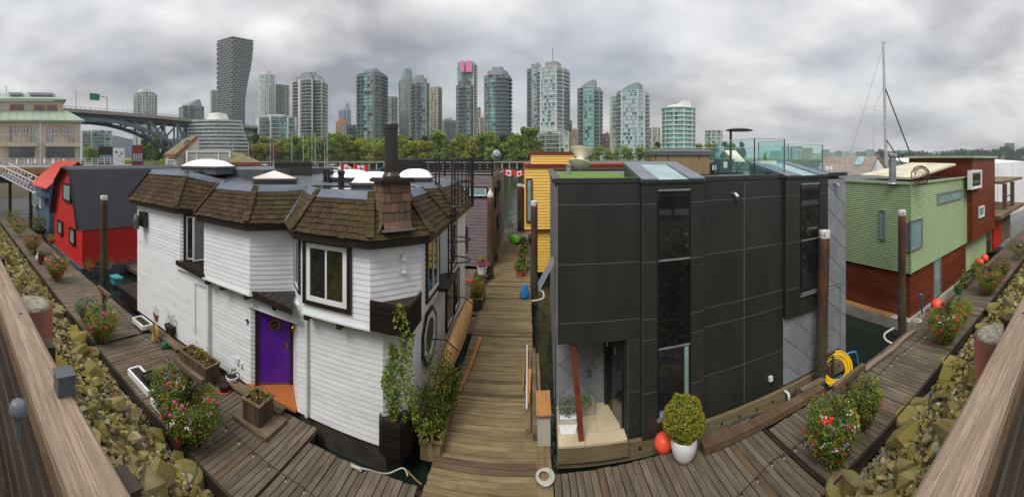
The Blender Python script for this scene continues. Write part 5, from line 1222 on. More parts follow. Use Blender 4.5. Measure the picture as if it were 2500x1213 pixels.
for c, wv, hv in ((cen[0], .34*Lv, 1.05), (cen[1], .30*Lv, .85)):
    R1 = [[a_+dv*(c-wv*cos(t))+bk*o+V(0,0,5.2+hv*sin(t)) for t in [pi*i/20 for i in range(21)]] for o in (0, 7)]
    mb = MB(); P = R1[0]+R1[1]; mb.add(P, [(i,i+1,22+i,21+i) for i in range(20)]+[tuple(range(21))]); mb.build('arched_roof', M['flash'], VR)
    for i in range(1,20): mb = MB(); mb.bar(R1[0][i]+V(0,0,.02), R1[1][i]+V(0,0,.02), .04,.06); mb.build('seam', M['flash'], VR)
mb = MB(); mb.obox(a_+dv*Lv/2+bk*3.5+V(0,0,2.6), dv*Lv/2, bk*3.4, V(0,0,2.6)); mb.build('wall', M['greysiding'], VR)
# far right: tarpaulin shed, red-doored timber porch
TS = thing('tarp_shed', 'boatshed wrapped in bright white tarpaulin behind the cedar tower', 'shed', (30,12,0))
mb = MB(); mb.add([(26,13,0),(46,9.5,0),(46,9.5,6.2),(26,13,5.9),(30,20,6.6),(48,18,6.7)], [(0,1,2,3),(3,2,5,4)]); mb.build('sheet', M['tarp'], TS)
for i in range(6): mb = MB(); f = i/5; p = V(26,13,0).lerp(V(46,9.5,0), f); mb.tube([p+V(0,-.05,0), p+V(.3,-.05,6.0+.2*f)], .03, 6); mb.build('tie_rope', M['rope'], TS)
PO = thing('timber_porch', 'grey timber porch with a bright red door at the far end', 'porch', (26,7.5,0))
mb = MB(); mb.box(24.2,30,7.4,11,0,2.3); pw_ = mb.build('wall', M['beam'], PO); mb = MB(); mb.box(24.6,26.6,7.30,7.39,.05,2.1); mb.build('door', M['red'], PO)
mb = MB(); mb.box(24.0,32,6.6,11,2.35,2.6); mb.box(26.5,34,7.2,11,4.6,4.8); mb.build('roof', M['beam'], PO)
for x in (27.0,29.5): mb = MB(); mb.box(x,x+.35,7.0,7.3,2.6,4.6); mb.build('post', M['beam'], PO)
mb = MB(); mb.box(27.3,29.5,7.15,7.2,3.0,3.1); mb.box(27.3,29.5,7.15,7.2,3.5,3.6); mb.build('rail', M['beam'], PO)
# ================================================================ flower posts along the dock
def basket(c, r, h, label, cols, n=1500, nf=240, seed=1, fr=('leaf',)):
    n, nf, r = int(n*2.3), int(nf*1.15), r*1.1
    random.seed(seed); t = thing('hanging_basket', label, 'flower basket', tuple(c), 'hanging flower baskets'); c = Vector(c)
    mb = MB(); mb.lathe([(.05,-.10),(.16,-.08),(.22,.06),(.23,.08)], c, 14); mb.build('pot', M['beam_dark'], t)
    pts = []
    while len(pts) < n:
        a = rnd(0,2*pi); zz = random.random()**.8; k = rnd(.35,1.0)**.6
        rr = r*(1.0 if zz < .45 else (1-(zz-.45)/.65)**.7)*(1+.25*mnoise.noise(V(cos(a)*1.6+seed,sin(a)*1.6,zz*3)))
        pts.append(c+V(rr*k*cos(a), rr*k*sin(a), .42*h-h*zz*(.75+.25*rnd(0,1))))
    leaves(MB(), pts, .055).build('foliage', M[fr[0]], t, fix=False)
    mb = MB()
    for _ in range(26):
        a = rnd(0,2*pi); d = V(cos(a),sin(a),0); p0 = c+d*r*.5; p1 = c+d*r*rnd(.9,1.25)+V(0,0,rnd(-.3,.2)*h); mb.tube([p0+V(0,0,.1), (p0+p1)/2+V(0,0,.12), p1], .004, 4)
    mb.build('stems', M['shrub'], t, fix=False)['kind'] = 'stuff'
    for col, frac in cols:
        mb = MB(); ps = []
        kk = int(nf*frac); cl = [random.choice(pts) for _ in range(max(3,kk//5))]
        for _ in range(kk):
            p = Vector(random.choice(cl)); o = (p-c); o.z *= .6; p = c+ (p-c)*rnd(1.0,1.16)+V(rnd(-.05,.05),rnd(-.05,.05),rnd(-.04,.04)); s = rnd(.012,.024)*(1.6 if col in ('fl_red','fl_pink') else .85)
            nn = (p-c).normalized() if (p-c).length > .01 else V(0,0,1); a = nn.orthogonal().normalized(); b = nn.cross(a)
            vs_ = [p+nn*s*.5]+[p+(a*cos(2*pi*i/5)+b*sin(2*pi*i/5))*s for i in range(5)]
            mb.add(vs_, [(0,i+1,(i+1)%5+1) for i in range(5)])
        mb.build('blossoms', M[col], t, fix=False)
    return t
def flower_post(x, y, lab, h=1.3, L=1.15, side=0):
    t = thing('flower_post', lab, 'post', (x,y,0), 'timber flower posts'); random.seed(int(x*10))
    mb = MB(); mb.box(x-.06,x+.06,y-.06,y+.06,-.3,h-.04); mb.build('upright', M['post'], t)
    mb = MB(); mb.bar((x-L/2,y+.0,h),(x+L/2,y,h), .11,.12); mb.build('arm', M['beam'], t)
    for s_ in (-1,1): mb = MB(); mb.bar((x+s_*.05,y,h-.45),(x+s_*.36,y,h-.07), .06,.06); mb.build('brace', M['beam'], t)
    return t
RP = ('fl_red',.4),('fl_white',.25),('fl_lilac',.25),('fl_pink',.1)
flower_post(-7.15,5.38,'weathered flower post on the patio dock by the long planter')
basket((-7.55,5.18,.62), .52, 1.25, 'overflowing basket of lilac and red flowers left of the patio post', (('fl_lilac',.5),('fl_red',.25),('fl_white',.15),('fl_purple',.2)), 2600, 420, 1)
basket((-6.72,5.12,.55), .60, 1.35, 'big trailing basket of pink and red flowers right of the patio post', (('fl_red',.25),('fl_pink',.12),('fl_white',.35),('fl_lilac',.25)), 3200, 520, 2)
flower_post(-13.1,5.75,'leaning grey flower post beside the barnacled pile on the left')
basket((-12.0,5.15,.62), .56, 1.3, 'basket of crimson fuchsias above the pale drain pipe', (('fl_red',.45),('fl_pink',.3),('fl_white',.3)), 2400, 420, 3)
basket((-13.2,5.05,.7), .42, .9, 'silvery grey foliage basket left of the fuchsias', (('fl_lilac',.3),('fl_white',.3)), 1500, 160, 4, ('dusty',))
flower_post(-18.6,5.4,'flower post before the red barn house')
basket((-18.7,5.45,.75), .62, 1.2, 'bright basket of red geraniums before the red barn house', (('fl_red',.6),('fl_pink',.3),('fl_white',.2)), 1800, 420, 5)
basket((-24.5,5.4,.8), .65, 1.2, 'red geranium basket further along the left dock', (('fl_red',.7),('fl_pink',.25)), 1200, 260, 6)
flower_post(-24.5,5.6,'flower post further along the left dock')
basket((-30,5.5,.9), .75, 1.3, 'reddish flower basket near the left end of the dock', (('fl_red',.6),('fl_pink',.4)), 1000, 180, 7)
basket((-35,5.6,1.0), .8, 1.4, 'leafy flower basket at the far left end of the dock', (('fl_red',.5),('fl_pink',.5)), 900, 120, 17)
flower_post(6.75,5.5,'mossy flower post beside the yellow hose reel')
basket((5.85,5.22,.60), .50, 1.35, 'tall trailing basket of red and white fuchsias nearest on the right', (('fl_red',.35),('fl_white',.35),('fl_lilac',.35)), 3000, 520, 8)
basket((7.02,5.28,.66), .42, 1.1, 'leafy basket with few red blooms right of the mossy post', (('fl_red',.25),('fl_pink',.15),('fl_white',.1)), 2000, 220, 9)
flower_post(12.4,5.4,'flower post opposite the barnacled corner pile')
basket((11.75,5.25,.66), .58, 1.15, 'basket of scarlet geraniums on the right dock', (('fl_red',.65),('fl_lilac',.2),('fl_white',.15)), 2400, 420, 10)
basket((12.9,5.2,.7), .5, 1.0, 'basket with yellow leaves and magenta blooms behind the scarlet one', (('fl_pink',.5),('fl_red',.3)), 1500, 200, 11, ('ivy',))
flower_post(17.3,5.3,'flower post opposite the green potted plants')
basket((16.7,5.2,.72), .62, 1.2, 'deep red geranium basket beyond the scarlet one', (('fl_red',.6),('fl_pink',.35)), 1600, 320, 12)
basket((18.6,5.1,.75), .5, 1.0, 'magenta petunia basket behind the deep red one', (('fl_pink',.9),), 1100, 260, 13)
basket((23,5.1,.85), .7, 1.3, 'mixed flower basket at the right end of the dock', (('fl_pink',.4),('fl_red',.3),('fl_white',.2)), 1000, 180, 14)
# string lights sagging between the posts
def lights(pts, lab, nb=7):
    t = thing('string_lights', lab, 'lights', tuple(pts[0])); P = []
    for a, b in zip(pts[:-1], pts[1:]):
        a, b = Vector(a), Vector(b)
        for i in range(15): f = i/14; P.append(a.lerp(b,f)-V(0,0,.10*4*f*(1-f)))
    mb = MB(); mb.tube(P, .009, 5); mb.build('cable', M['plastic_black'], t)
    for k in range(1, nb*(len(pts)-1)):
        p = P[int(len(P)*k/(nb*(len(pts)-1)))]; mb = MB(); mb.lathe([(.004,0),(.018,-.01),(.018,-.06),(.004,-.065)], p, 8); s = mb.build('socket', M['plastic_black'], t)
        mb = MB(); mb.lathe([(.012,-.06),(.026,-.10),(.026,-.12),(.002,-.15)], p, 8); mb.build('bulb', glass_pane('bulb_glass', (.35,.32,.26)) if 'bulb_glass' not in bpy.data.materials else bpy.data.materials['bulb_glass'], t, True)
lights([(-13.0,6.1,.75),(-9.6,6.2,.55),(-6.9,5.6,.62),(-3.9,5.6,.35),(-1.6,5.5,.3)], 'cable of small bulbs strung low across the left patio dock')
lights([(1.8,5.4,.25),(4.6,5.75,.4),(6.8,5.7,.62),(9.5,5.85,.5),(12.2,5.6,.7)], 'cable of small bulbs strung low along the right dock')
# ================================================================ potted plants
def shrub_pts(c, rx, rz, n, seed): return ball_pts(c, rx, rx, rz, n, .35, seed)
bx_ = G(1670,1122,0); bt = thing('potted_boxwood', 'clipped yellow-green boxwood ball in a rounded white pot', 'potted plant', tuple(bx_))
mb = MB(); mb.lathe([(.10,0),(.17,.02),(.25,.16),(.29,.34),(.285,.50),(.27,.52),(.255,.50),(.25,.42),(.002,.42)], bx_, 28); mb.build('pot', M['pot_white'], bt, True)
mb = MB(); mb.lathe([(.02,.55),(.3,.62),(.36,.85),(.32,1.1),(.15,1.26),(.002,1.28)], bx_, 16); mb.build('crown_core', M['tree_c'], bt, True)
random.seed(5); leaves(MB(), ball_pts(bx_+V(0,0,.90), .45,.45,.44, 10000, .80, 3), .034).build('foliage', M['boxleaf'], bt, fix=False)
def wood_box(x0,x1,y0,y1,z0,z1,label,plant,n=400,size=.05,ph=.3,cat='planter',mat='post',rot=0,name='planter_box',bw=.13):
    cx,cy = (x0+x1)/2,(y0+y1)/2; t = thing(name, label, cat, (cx,cy,z0), rz=rot); w,d,h = x1-x0,y1-y0,z1-z0; B = M[mat]
    for s_ in (-1,1):
        for L, ax in ((w,0),(d,1)):
            k = max(1,round(L/bw))
            for i in range(k):
                a = -L/2+L*i/k+.003; b = -L/2+L*(i+1)/k-.003; m2 = MB()
                if ax == 0: m2.box(a,b,s_*d/2-.014,s_*d/2+.014,0,h-.02)
                else: m2.box(s_*w/2-.014,s_*w/2+.014,a+.012*0,b,0.002,h-.022)
                m2.build('board', B, t, local=True)
    m2 = MB()
    for s_ in (-1,1): m2.box(-w/2-.035,w/2+.035,s_*d/2-.035,s_*d/2+.035,h-.02,h+.015); m2.box(s_*w/2-.035,s_*w/2+.035,-d/2+.036,d/2-.036,h-.02,h+.015)
    m2.build('rim', M['beam'] if mat == 'post' else B, t, local=True)
    m2 = MB(); m2.box(-w/2+.015,w/2-.015,-d/2+.015,d/2-.015,.03,h-.07); m2.build('soil', M['soil'], t, local=True)
    if plant:
        random.seed(int(abs(cx)*31)); pts = []
        for k in range(n):
            c = V(rnd(-w/2,w/2)*.8, rnd(-d/2,d/2)*.8, h-.06); zz = random.random(); pts.append(c+V(rnd(-.1,.1)*zz*2, rnd(-.1,.1)*zz*2, ph*zz*(.6+.6*mnoise.noise(V(c.x*4,c.y*4,2))+.2)))
        leaves(MB(), pts, size).build('foliage', M[plant], t, local=True, fix=False)
    return t
a0 = G(520,955,0); wood_box(-9.25,-7.95,6.62,7.12,0,.55,'long weathered plank planter below the white wall','straw',260,.06,.3)
wood_box(-6.30,-5.78,6.42,6.94,.12,.62,'square weathered planter on a step beside the doorway','straw',160,.055,.3,rot=.05)
mb = MB(); mb.box(-6.55,-5.45,6.3,7.1,0.005,.11); mb.box(-7.6,-5.7,7.05,7.34,.10,.17); solo(mb, 'door_step', M['beam'], 'low timber step and plank below the purple door', 'step')
def tray(x0,x1,y0,y1,z,label,rot=0):
    t = thing('seed_tray', label, 'planter', ((x0+x1)/2,(y0+y1)/2,z), 'white seed trays', rz=rot); w,d = x1-x0,y1-y0; m2 = MB()
    for s_ in (-1,1): m2.box(-w/2,w/2,s_*d/2-.03,s_*d/2+.03,0,.16); m2.box(s_*w/2-.03,s_*w/2+.03,-d/2+.031,d/2-.031,0,.16)
    m2.build('frame', M['trim_white'], t, local=True); m2 = MB(); m2.box(-w/2+.03,w/2-.03,-d/2+.03,d/2-.03,.02,.12); m2.build('soil', M['soil'], t, local=True)
    random.seed(3); leaves(MB(), [V(rnd(-w/2,w/2)*.8,rnd(-d/2,d/2)*.8,.14) for _ in range(26)], .05).build('seedlings', M['grassy'], t, local=True, fix=False)['kind'] = 'stuff'
tray(-9.75,-8.55,5.08,5.45,.01,'long white framed seed tray on the patio dock edge'); tray(-8.3,-7.5,5.0,5.3,.01,'short white framed tray behind the pink flower basket')
tray(-12.6,-11.75,6.75,7.15,.12,'white framed seed tray against the white house wall')
def pot(p, r, h, label, mat, plant=None, n=150, size=.05, ph=.3, pr=None, saucer=None, group=None, taper=.75, square=False, smooth=True):
    p = Vector(p); t = thing('plant_pot', label, 'plant pot', tuple(p), group); m2 = MB()
    if square: m2.loft([[(p.x+a*r*k,p.y+b*r*k,p.z+z) for a,b in ((-1,-1),(1,-1),(1,1),(-1,1))] for z,k in ((0,taper),(h,1),(h,.9),(h-.06,.88))])
    else: m2.lathe([(r*taper*.6,0),(r*taper,.005),(r*.97,h*.85),(r*1.06,h*.86),(r*1.06,h),(r*.94,h),(r*.9,h*.8),(.002,h*.8)], p, 18)
    m2.build('pot', M[mat] if isinstance(mat,str) else mat, t, False)
    m2 = MB(); m2.lathe([(r*.9,h*.86),(.002,h*.88)], p, 14, cap=False) if not square else m2.box(p.x-r*.86,p.x+r*.86,p.y-r*.86,p.y+r*.86,p.z+h-.08,p.z+h-.04); m2.build('soil', M['soil'], t)
    if saucer: m2 = MB(); m2.lathe([(r*.9,.002),(r*1.35,.005),(r*1.4,.035),(r*1.3,.03),(r*1.25,.012),(.002,.012)], p, 20); m2.build('saucer', M[saucer], t)
    if plant:
        random.seed(int(abs(p.x)*53)); pr = pr or r*1.4; leaves(MB(), ball_pts(p+V(0,0,h+ph*.42), pr, pr, ph*.62, n, .2, p.x), size).build('foliage', M[plant], t, fix=False)
    return t
def bluewhite():
    t = NT('blue_white_china'); v = t.coord('Object', (9,9,9)); n = t.noise(v, 1.2, 2); return t.fin(t.mix(t.ramp(n,(.53,0.),(.56,1.)), rgb(232,234,238), rgb(28,44,110)), .2)
pot(G(566,941,0), .17, .28, 'blue and white china pot beside the long planter', bluewhite(), 'tree_c', 60, .05, .14)
pot(G(546,955,0), .15, .20, 'small black pot on a red saucer beside the china pot', 'plastic_black', None, saucer='terracotta')
pot(G(367,940,0), .20, .30, 'square black pot with green shoots beside the seed tray', 'plastic_black', 'grassy', 60, .06, .16, square=True, taper=.8)
pot(G(387,782,.2), .21, .28, 'round clay pot with feathery plant against the white wall', 'terracotta', 'shrub', 160, .05, .42, pr=.24)
pot(G(421,812,.2), .22, .30, 'square grey pot with pale shrub against the white wall', 'plastic_black', 'dusty', 260, .045, .40, pr=.32, square=True, taper=.75)
mb = MB(); mb.box(-11.9,-9.9,6.95,7.30,.12,.18); mb.box(-11.85,-11.75,6.98,7.28,0,.12); mb.box(-10.1,-10.0,6.98,7.28,0,.12); solo(mb, 'plank_bench', M['beam'], 'low plank bench under the pots by the white wall', 'bench')
def coil(c, R, r, turns, mat, label, tilt, name='hose_coil', cat='hose', rz=0, fl=1.0):
    t = thing(name, label, cat, tuple(c)); random.seed(2); m2 = MB(); pts = []
    for i in range(turns*20+1):
        a = 2*pi*i/20; k = R*(1+.42*mnoise.noise(V(i*.055,1,2))); pts.append(V(k*cos(a)+.1*R*mnoise.noise(V(i*.03,7,2)), .22*R*mnoise.noise(V(i*.11,3,1)), k*sin(a)*fl))
    m2.tube(pts, r, 6); o = m2.build('coil', M[mat], t, True, local=True); o.rotation_euler = (tilt,0,rz); return t
coil(G(378,812,.25), .26, .014, 8, 'those', 'tan garden hose coiled on the bench front', -.2, rz=-.3)
wc = G(402,850,0); wt = thing('watering_can', 'green plastic watering can on the patio', 'watering can', tuple(wc))
m2 = MB(); m2.lathe([(.10,0),(.115,.01),(.10,.18),(.085,.19),(.05,.19)], wc, 16); m2.build('body', M['greenplastic'], wt, True)
m2 = MB(); m2.tube([wc+V(.09,0,.05), wc+V(.2,.03,.14), wc+V(.30,.05,.22)], [.022,.015,.012], 8); m2.tube([wc+V(.30,.05,.21), wc+V(.32,.05,.24)], [.012,.03], 8); m2.build('spout', M['greenplastic'], wt)
m2 = MB(); m2.tube([wc+V(-.08,0,.18), wc+V(-.03,0,.27), wc+V(.05,0,.27), wc+V(.07,0,.19)], .011, 6); m2.build('handle', M['greenplastic'], wt)
# porch planters of the charcoal house
q = bp(.26,.27,-.35); pp = thing('faceted_planter', 'white faceted planter with grey-green shrub on the porch', 'planter', tuple(q))
m2 = MB(); m2.loft([[q+bd*a*k+bn*b*k2+V(0,0,z) for a,b in ((-1,-1),(1,-1),(1,1),(-1,1))] for z,k,k2 in ((0,.16,.2),(.16,.21,.13),(.34,.19,.20))]); m2.build('box', M['pot_white'], pp)
random.seed(6); leaves(MB(), ball_pts(q+V(0,0,.52),.26,.22,.26,900,.25,2), .045).build('foliage', M['dusty'], pp, fix=False)
q = bp(.78,.27,-.85); pp = thing('stone_planter', 'square concrete planter with trailing ivy on the porch', 'planter', tuple(q)); m2 = MB(); m2.obox(q+V(0,0,.14), bd*.16, bn*.16, V(0,0,.14)); m2.build('box', M['concrete'], pp)
leaves(MB(), ball_pts(q+V(-.12,-.1,.36),.26,.18,.22,320,.2,5), .04).build('foliage', M['ivy'], pp, fix=False)
# buoy, timbers, hoses on the right dock
q = G(1622,1102,0); bu_ = thing('mooring_buoy', 'round orange buoy beside the white boxwood pot', 'buoy', (q.x,q.y,.0))
m2 = MB(); m2.lathe([(.002,-.21),(.12,-.18),(.20,-.08),(.21,.03),(.16,.14),(.08,.20),(.002,.21)], (0,0,0), 20); o = m2.build('ball', M['buoy'], bu_, True, local=True); o.location = (0,.05,.16); o.rotation_euler = (.9,.3,0)
m2 = MB(); m2.lathe([(.10,-.21),(.115,-.165),(.05,-.23),(.002,-.24)], (0,0,0), 16); o = m2.build('cap', M['navy'], bu_, True, local=True); o.location = (0,.05,.16); o.rotation_euler = (.9,.3,0)
def timber(p, q, w, h, label, mat='beam', name='timber_baulk'):
    m2 = MB(); p, q = Vector(p), Vector(q); d = (q-p); L = d.length; n_ = 8; random.seed(int(L*100)); rings = []
    s_ = d.cross(V(0,0,1)).normalized()
    for i in range(n_+1):
        c = p+d*i/n_; e = .012; j = V(0,0,rnd(-.004,.004)); rings.append([c-s_*w/2, c+s_*w/2, c+s_*w/2+V(0,0,h-e)+j, c+s_*(w/2-e)+V(0,0,h)+j, c-s_*(w/2-e)+V(0,0,h)+j, c-s_*w/2+V(0,0,h-e)+j])
    m2.loft(rings); return solo(m2, name, M[mat], label, 'timber')
timber((3.75,7.14,.03),(7.35,7.0,.03), .26,.17, 'massive brown timber lying along the dock edge behind the boxwood', 'deck_brown')
timber((6.75,7.18,.18),(7.55,7.10,.18), .17,.10, 'short split log lying on the massive brown timber')
m2 = MB(); m2.tube([(8.9+3.1*i/10, 6.62+.03*sin(i), .075+.006*sin(i*2)) for i in range(11)], [.075*(1+.03*sin(i*1.7)) for i in range(11)], 12); solo(m2, 'log', M['rail'], 'long peeled log lying along the right dock edge', 'log', smooth=True)
hr = coil((7.95,6.98,.42), .38, .02, 14, 'yhose', 'bright yellow hose coiled on a stand beside the dock', -.35, name='hose_reel', rz=-.7)
m2 = MB(); m2.bar((7.95,7.1,-.3),(7.95,7.1,.75), .07,.07); m2.bar((7.7,7.1,.85),(8.2,7.1,.85), .06,.06); m2.build('stand', M['post'], hr)
def hose(pts, r, mat, label, name='hose', cat='hose', n=8):
    P = [Vector(p) for p in pts]; out = []
    for i in range(len(P)-1):
        p0, p1, p2, p3 = P[max(0,i-1)], P[i], P[i+1], P[min(len(P)-1,i+2)]
        for k in range(6):
            t = k/6; out.append(.5*((2*p1)+(-p0+p2)*t+(2*p0-5*p1+4*p2-p3)*t*t+(-p0+3*p1-3*p2+p3)*t**3))
    out.append(P[-1]); m2 = MB(); m2.tube(out, r, n); return solo(m2, name, M[mat], label, cat, smooth=True)
hose([bp(1.0,-.3,.35), bp(2.2,-.12,.38), bp(3.0,-.02,.42), bp(3.7,-.15,.35), bp(4.4,-.02,.3), bp(5.6,-.15,.3), bp(6.3,-.02,.15)], .035, 'dkhose', 'thick dark service cable sagging below the charcoal house')
hose([bp(1.4,-.36,.30), bp(2.6,-.16,.34), bp(3.5,-.10,.40), bp(4.6,-.10,.30), bp(6.0,-.2,.26)], .02, 'dkhose', 'thinner dark hose beside the thick service cable')
hose([(7.95,7.3,-.3),(8.3,7.35,-.22),(8.7,7.4,-.28)], .04, 'bluehose', 'thick blue hose in the water beside the zinc wall')
hose([(9.35,7.75,.0),(9.6,7.6,.02),(9.66,7.55,-.1),(9.67,7.5,-.4)], .035, 'bluehose', 'blue pipe elbow at the right end of the charcoal house')
hose([(11.0,7.0,-.1),(10.95,7.25,.0),(11.3,7.5,0),(11.9,7.45,0)], .04, 'rope', 'white ring bracket holding the corner pile', 'pile_ring', 'bracket')
hose([(.24,16.9,-.1),(.75,16.9,0),(.85,17.4,0),(.75,17.95,0),(.24,17.95,-.1)], .05, 'rope', 'white ring bracket round the flat-capped pile by the pier', 'pile_ring', 'bracket')
hose([(13.5,7.1,.05),(13.3,7.0,.6),(13.2,6.95,.95),(13.0,6.95,1.0)], .04, 'bluehose', 'blue standpipe beside the cedar wall')
for p, s_, lab in (((14.2,6.75,.22),.27,'large orange buoy hanging beside the blue standpipe'),((20.6,7.0,.3),.3,'red-orange buoy beyond the green potted plants'),((21.7,7.0,.3),.26,'furthest red buoy along the right dock')):
    t = thing('mooring_buoy', lab, 'buoy', p); m2 = MB(); m2.lathe([(.002,-.28),(.15,-.22),(.25,-.08),(.26,.03),(.2,.17),(.08,.24),(.002,.25)], (0,0,0), 18); o = m2.build('ball', M['buoy'], t, True, local=True); o.scale = (s_/.26,)*3; o.rotation_euler = (.8,.5,0)
q = G(2240,785,0); coil(q+V(0,0,.03), .14, .014, 6, 'rope', 'small coil of white rope on the right dock', pi/2, 'rope_coil', 'rope')
wood_box(17.0,18.0,6.5,6.85,0,.3,'timber trough of green plants before the cedar wall','grassy',300,.08,.5)
wood_box(18.5,20.2,6.5,6.85,0,.3,'second trough of leafy plants further along the cedar wall','shrub',400,.08,.6)
pot((16.3,6.6,0), .2,.24,'green glazed pot with grassy plant near the cedar door','greenplastic','grassy',120,.07,.35)
# rope cleats at the pier mouth
q = G(1330,1168,0); coil(q+V(0,0,.04), .15, .016, 7, 'rope', 'coil of pale green rope on the pier corner', pi/2-.1, 'rope_coil', 'rope', fl=1.3)
hose([(-3.4,6.82,.05),(-3.2,6.9,.02),(-2.9,7.2,-.2),(-2.6,7.4,-.15),(-2.45,7.3,-.2)], .016, 'rope', 'mooring rope tied to the dock below the corner planter', 'mooring_rope', 'rope')
hose([(-2.05,6.95,.04),(-2.2,7.1,-.05),(-2.5,7.35,-.12)], .014, 'straw', 'yellow-green mooring rope at the pier corner', 'mooring_rope', 'rope')
m2 = MB(); m2.tube([(-3.36,6.80,.06),(-3.52,6.76,.1)], .03, 8); m2.tube([(-3.4,6.84,.03),(-3.3,6.76,.09)], .035, 8); solo(m2, 'dock_cleat', M['rope'], 'rope-wrapped cleat on the dock edge by the white house', 'cleat')
# ================================================================ along the pier
sh = wood_box(-2.30,-1.85,7.75,8.9,-.15,.28,'wild green shrub in a timber planter at the pier mouth',None,mat='pier',name='shrub_planter')
random.seed(12); m2 = MB(); pts = []
for k in range(13):
    a = rnd(0,6.3); c0 = V(rnd(-.12,.12), rnd(-.5,.5), .4); top = c0+V(rnd(-.38,.42), rnd(-.5,.6), rnd(.4,1.95)); m2.tube([c0, c0.lerp(top,.5)+V(rnd(-.08,.08),rnd(-.08,.08),0), top], [.014,.009,.004], 5)
    for j in range(330): f = rnd(.1,1.05); pts.append(c0.lerp(top,f)+V(rnd(-.2,.2),rnd(-.2,.2),rnd(-.16,.16))*(1.1-.4*f))
m2.build('stems', M['post'], sh, local=True)['kind'] = 'stuff'; leaves(MB(), pts, .06).build('foliage', M['shrub'], sh, local=True, fix=False)
wood_box(-2.45,-1.9,15.6,17.0,0,.45,'golden grassy shrub in a timber planter beside the pier','straw',900,.10,.75)
def plank_stack(specs, name, label):
    for i, (p, q, w, h, mt, lab) in enumerate(specs): timber(p, q, w, h, lab, mt)
plank_stack([((-1.72,11.0,.02),(-1.62,13.0,.02),.10,.10,'fresh','fresh orange plank on the left edge of the pier'),((-1.85,9.9,.02),(-1.75,11.0,.02),.12,.08,'fresh','short orange plank nearer on the left pier edge'),
 ((.05,8.6,.02),(.10,11.9,.02),.12,.12,'pier','long mossy plank on the right pier edge'),((.22,8.4,.03),(.26,12.2,.03),.13,.14,'beam','grey plank leaning on the mossy one'),((.36,9.0,.0),(.38,12.0,.0),.10,.10,'pier','outer plank of the lumber by the charcoal house'),((.05,9.4,.14),(.12,10.9,.14),.10,.09,'fresh','short offcut on top of the pier lumber'),((-.08,10.2,.02),(-.05,11.6,.02),.06,.06,'fresh','slim batten beside the pier lumber')], '', '')
m2 = MB(); m2.slab([(.26,8.25,-.02),(.56,8.25,-.02),(.56,8.4,.62),(.26,8.4,.62)], (0,.45,0)); bx2 = thing('plywood_box','grey-fronted plywood box standing at the pier edge','box',(.4,8.4,0)); m2.build('body', M['concrete'], bx2); m2 = MB(); m2.slab([(.24,8.30,.625),(.58,8.30,.625),(.58,8.95,.78),(.24,8.95,.78)], (0,0,.03)); m2.build('lid', M['fresh'], bx2)
m2 = MB(); m2.tube([(.02,9.1,.27),(.04,12.2,.27),(.04,12.25,.1)], .022, 8); solo(m2, 'white_conduit', M['pot_white'], 'thin white conduit lying along the pier lumber', 'pipe')
m2 = MB(); m2.box(-2.35,-1.95,13.4,14.9,-.1,-.02); [m2.box(-2.36+.14*k,-2.24+.14*k,13.4,14.9,-.016,.02) for k in (0,2)]; solo(m2, 'wooden_pallet', M['beam'], 'small wooden pallet beside the canoe end', 'pallet')
bag = MB(); random.seed(3); rings = []
for z,k in ((0,.8),(.12,1),(.35,.75),(.55,.45),(.7,.25)): rings.append([(-.06+.24*k*cos(a)*rnd(.8,1.15), 17.0+.2*k*sin(a)*rnd(.8,1.15), z) for a in [2*pi*i/10 for i in range(10)]])
bag.loft(rings); solo(bag, 'tarp_bag', M['tarpblue'], 'crumpled bright blue tarp bag on the pier', 'tarp', smooth=True)
pot((-.30,20.2,0),.25,.32,'terracotta pot of leafy herbs on the pier','terracotta','grassy',350,.09,.6,pr=.42)
pot((-.22,22.4,0),.24,.3,'dark pot of tall greenery behind the herbs','plastic_black','shrub',350,.1,.9,pr=.4)
pot((-.2,25.4,0),.3,.4,'dark pot of shrubbery further up the pier','plastic_black','tree_c',300,.1,.7,pr=.45)
ptp = pot((-2.35,19.4,.35),.28,.42,'white pot of pink flowers topped by a spiky plant','pot_white','shrub',200,.09,.35,pr=.42)
fl2 = MB(); random.seed(9); leaves(fl2, ball_pts((-2.35,19.4,.9),.45,.45,.16,160,.6,1), .09); fl2.build('blossoms', M['fl_pink'], ptp, fix=False)['kind'] = 'stuff'
m2 = MB()
for k in range(50):
    a = rnd(0,6.3); el = rnd(.3,1.5); L = rnd(.4,.6); c = V(-2.35,19.4,.95); d = V(cos(a)*cos(el),sin(a)*cos(el),sin(el)); w = V(-sin(a),cos(a),0)*.02; m2.add([c-w,c+w,c+d*L], [(0,1,2)])
m2.build('spiky_leaves', M['straw'], ptp, fix=False)
m2 = MB(); m2.box(-2.75,-1.98,19.0,19.8,.28,.34); [m2.box(x,x+.06,y,y+.06,-.05,.28) for x in (-2.7,-2.1) for y in (19.05,19.7)]; solo(m2, 'plant_stand', M['post'], 'small timber stand under the white petunia pot', 'stand')
m2 = MB(); m2.box(-4.5,-1.98,15.2,21.5,-.2,-.06); struct(m2, 'side_float_deck', M['deck'])
hose([(-3.4,19.0,.1),(-2.9,18.7,.15),(-2.0,18.3,.12)], .06, 'flagred', 'red fender tube lying before the petunia stand', 'fender', 'fender')
ky = thing('kayak', 'lime green plastic kayak standing at the pier end', 'kayak', (-.75,28.5,.1)); rings = []
for i in range(13): t = i/12; w = .36*max(.03,sin(pi*t))**.6; rings.append([(w*cos(a), -1.0+2.0*t, .22+.2*sin(a)*max(.2,sin(pi*t))+.12*(2*t-1)**2) for a in [2*pi*k/12 for k in range(12)]])
m2 = MB(); m2.loft(rings); o = m2.build('hull', M['lime'], ky, True, local=True); o.rotation_euler = (.1,-.9,.35)
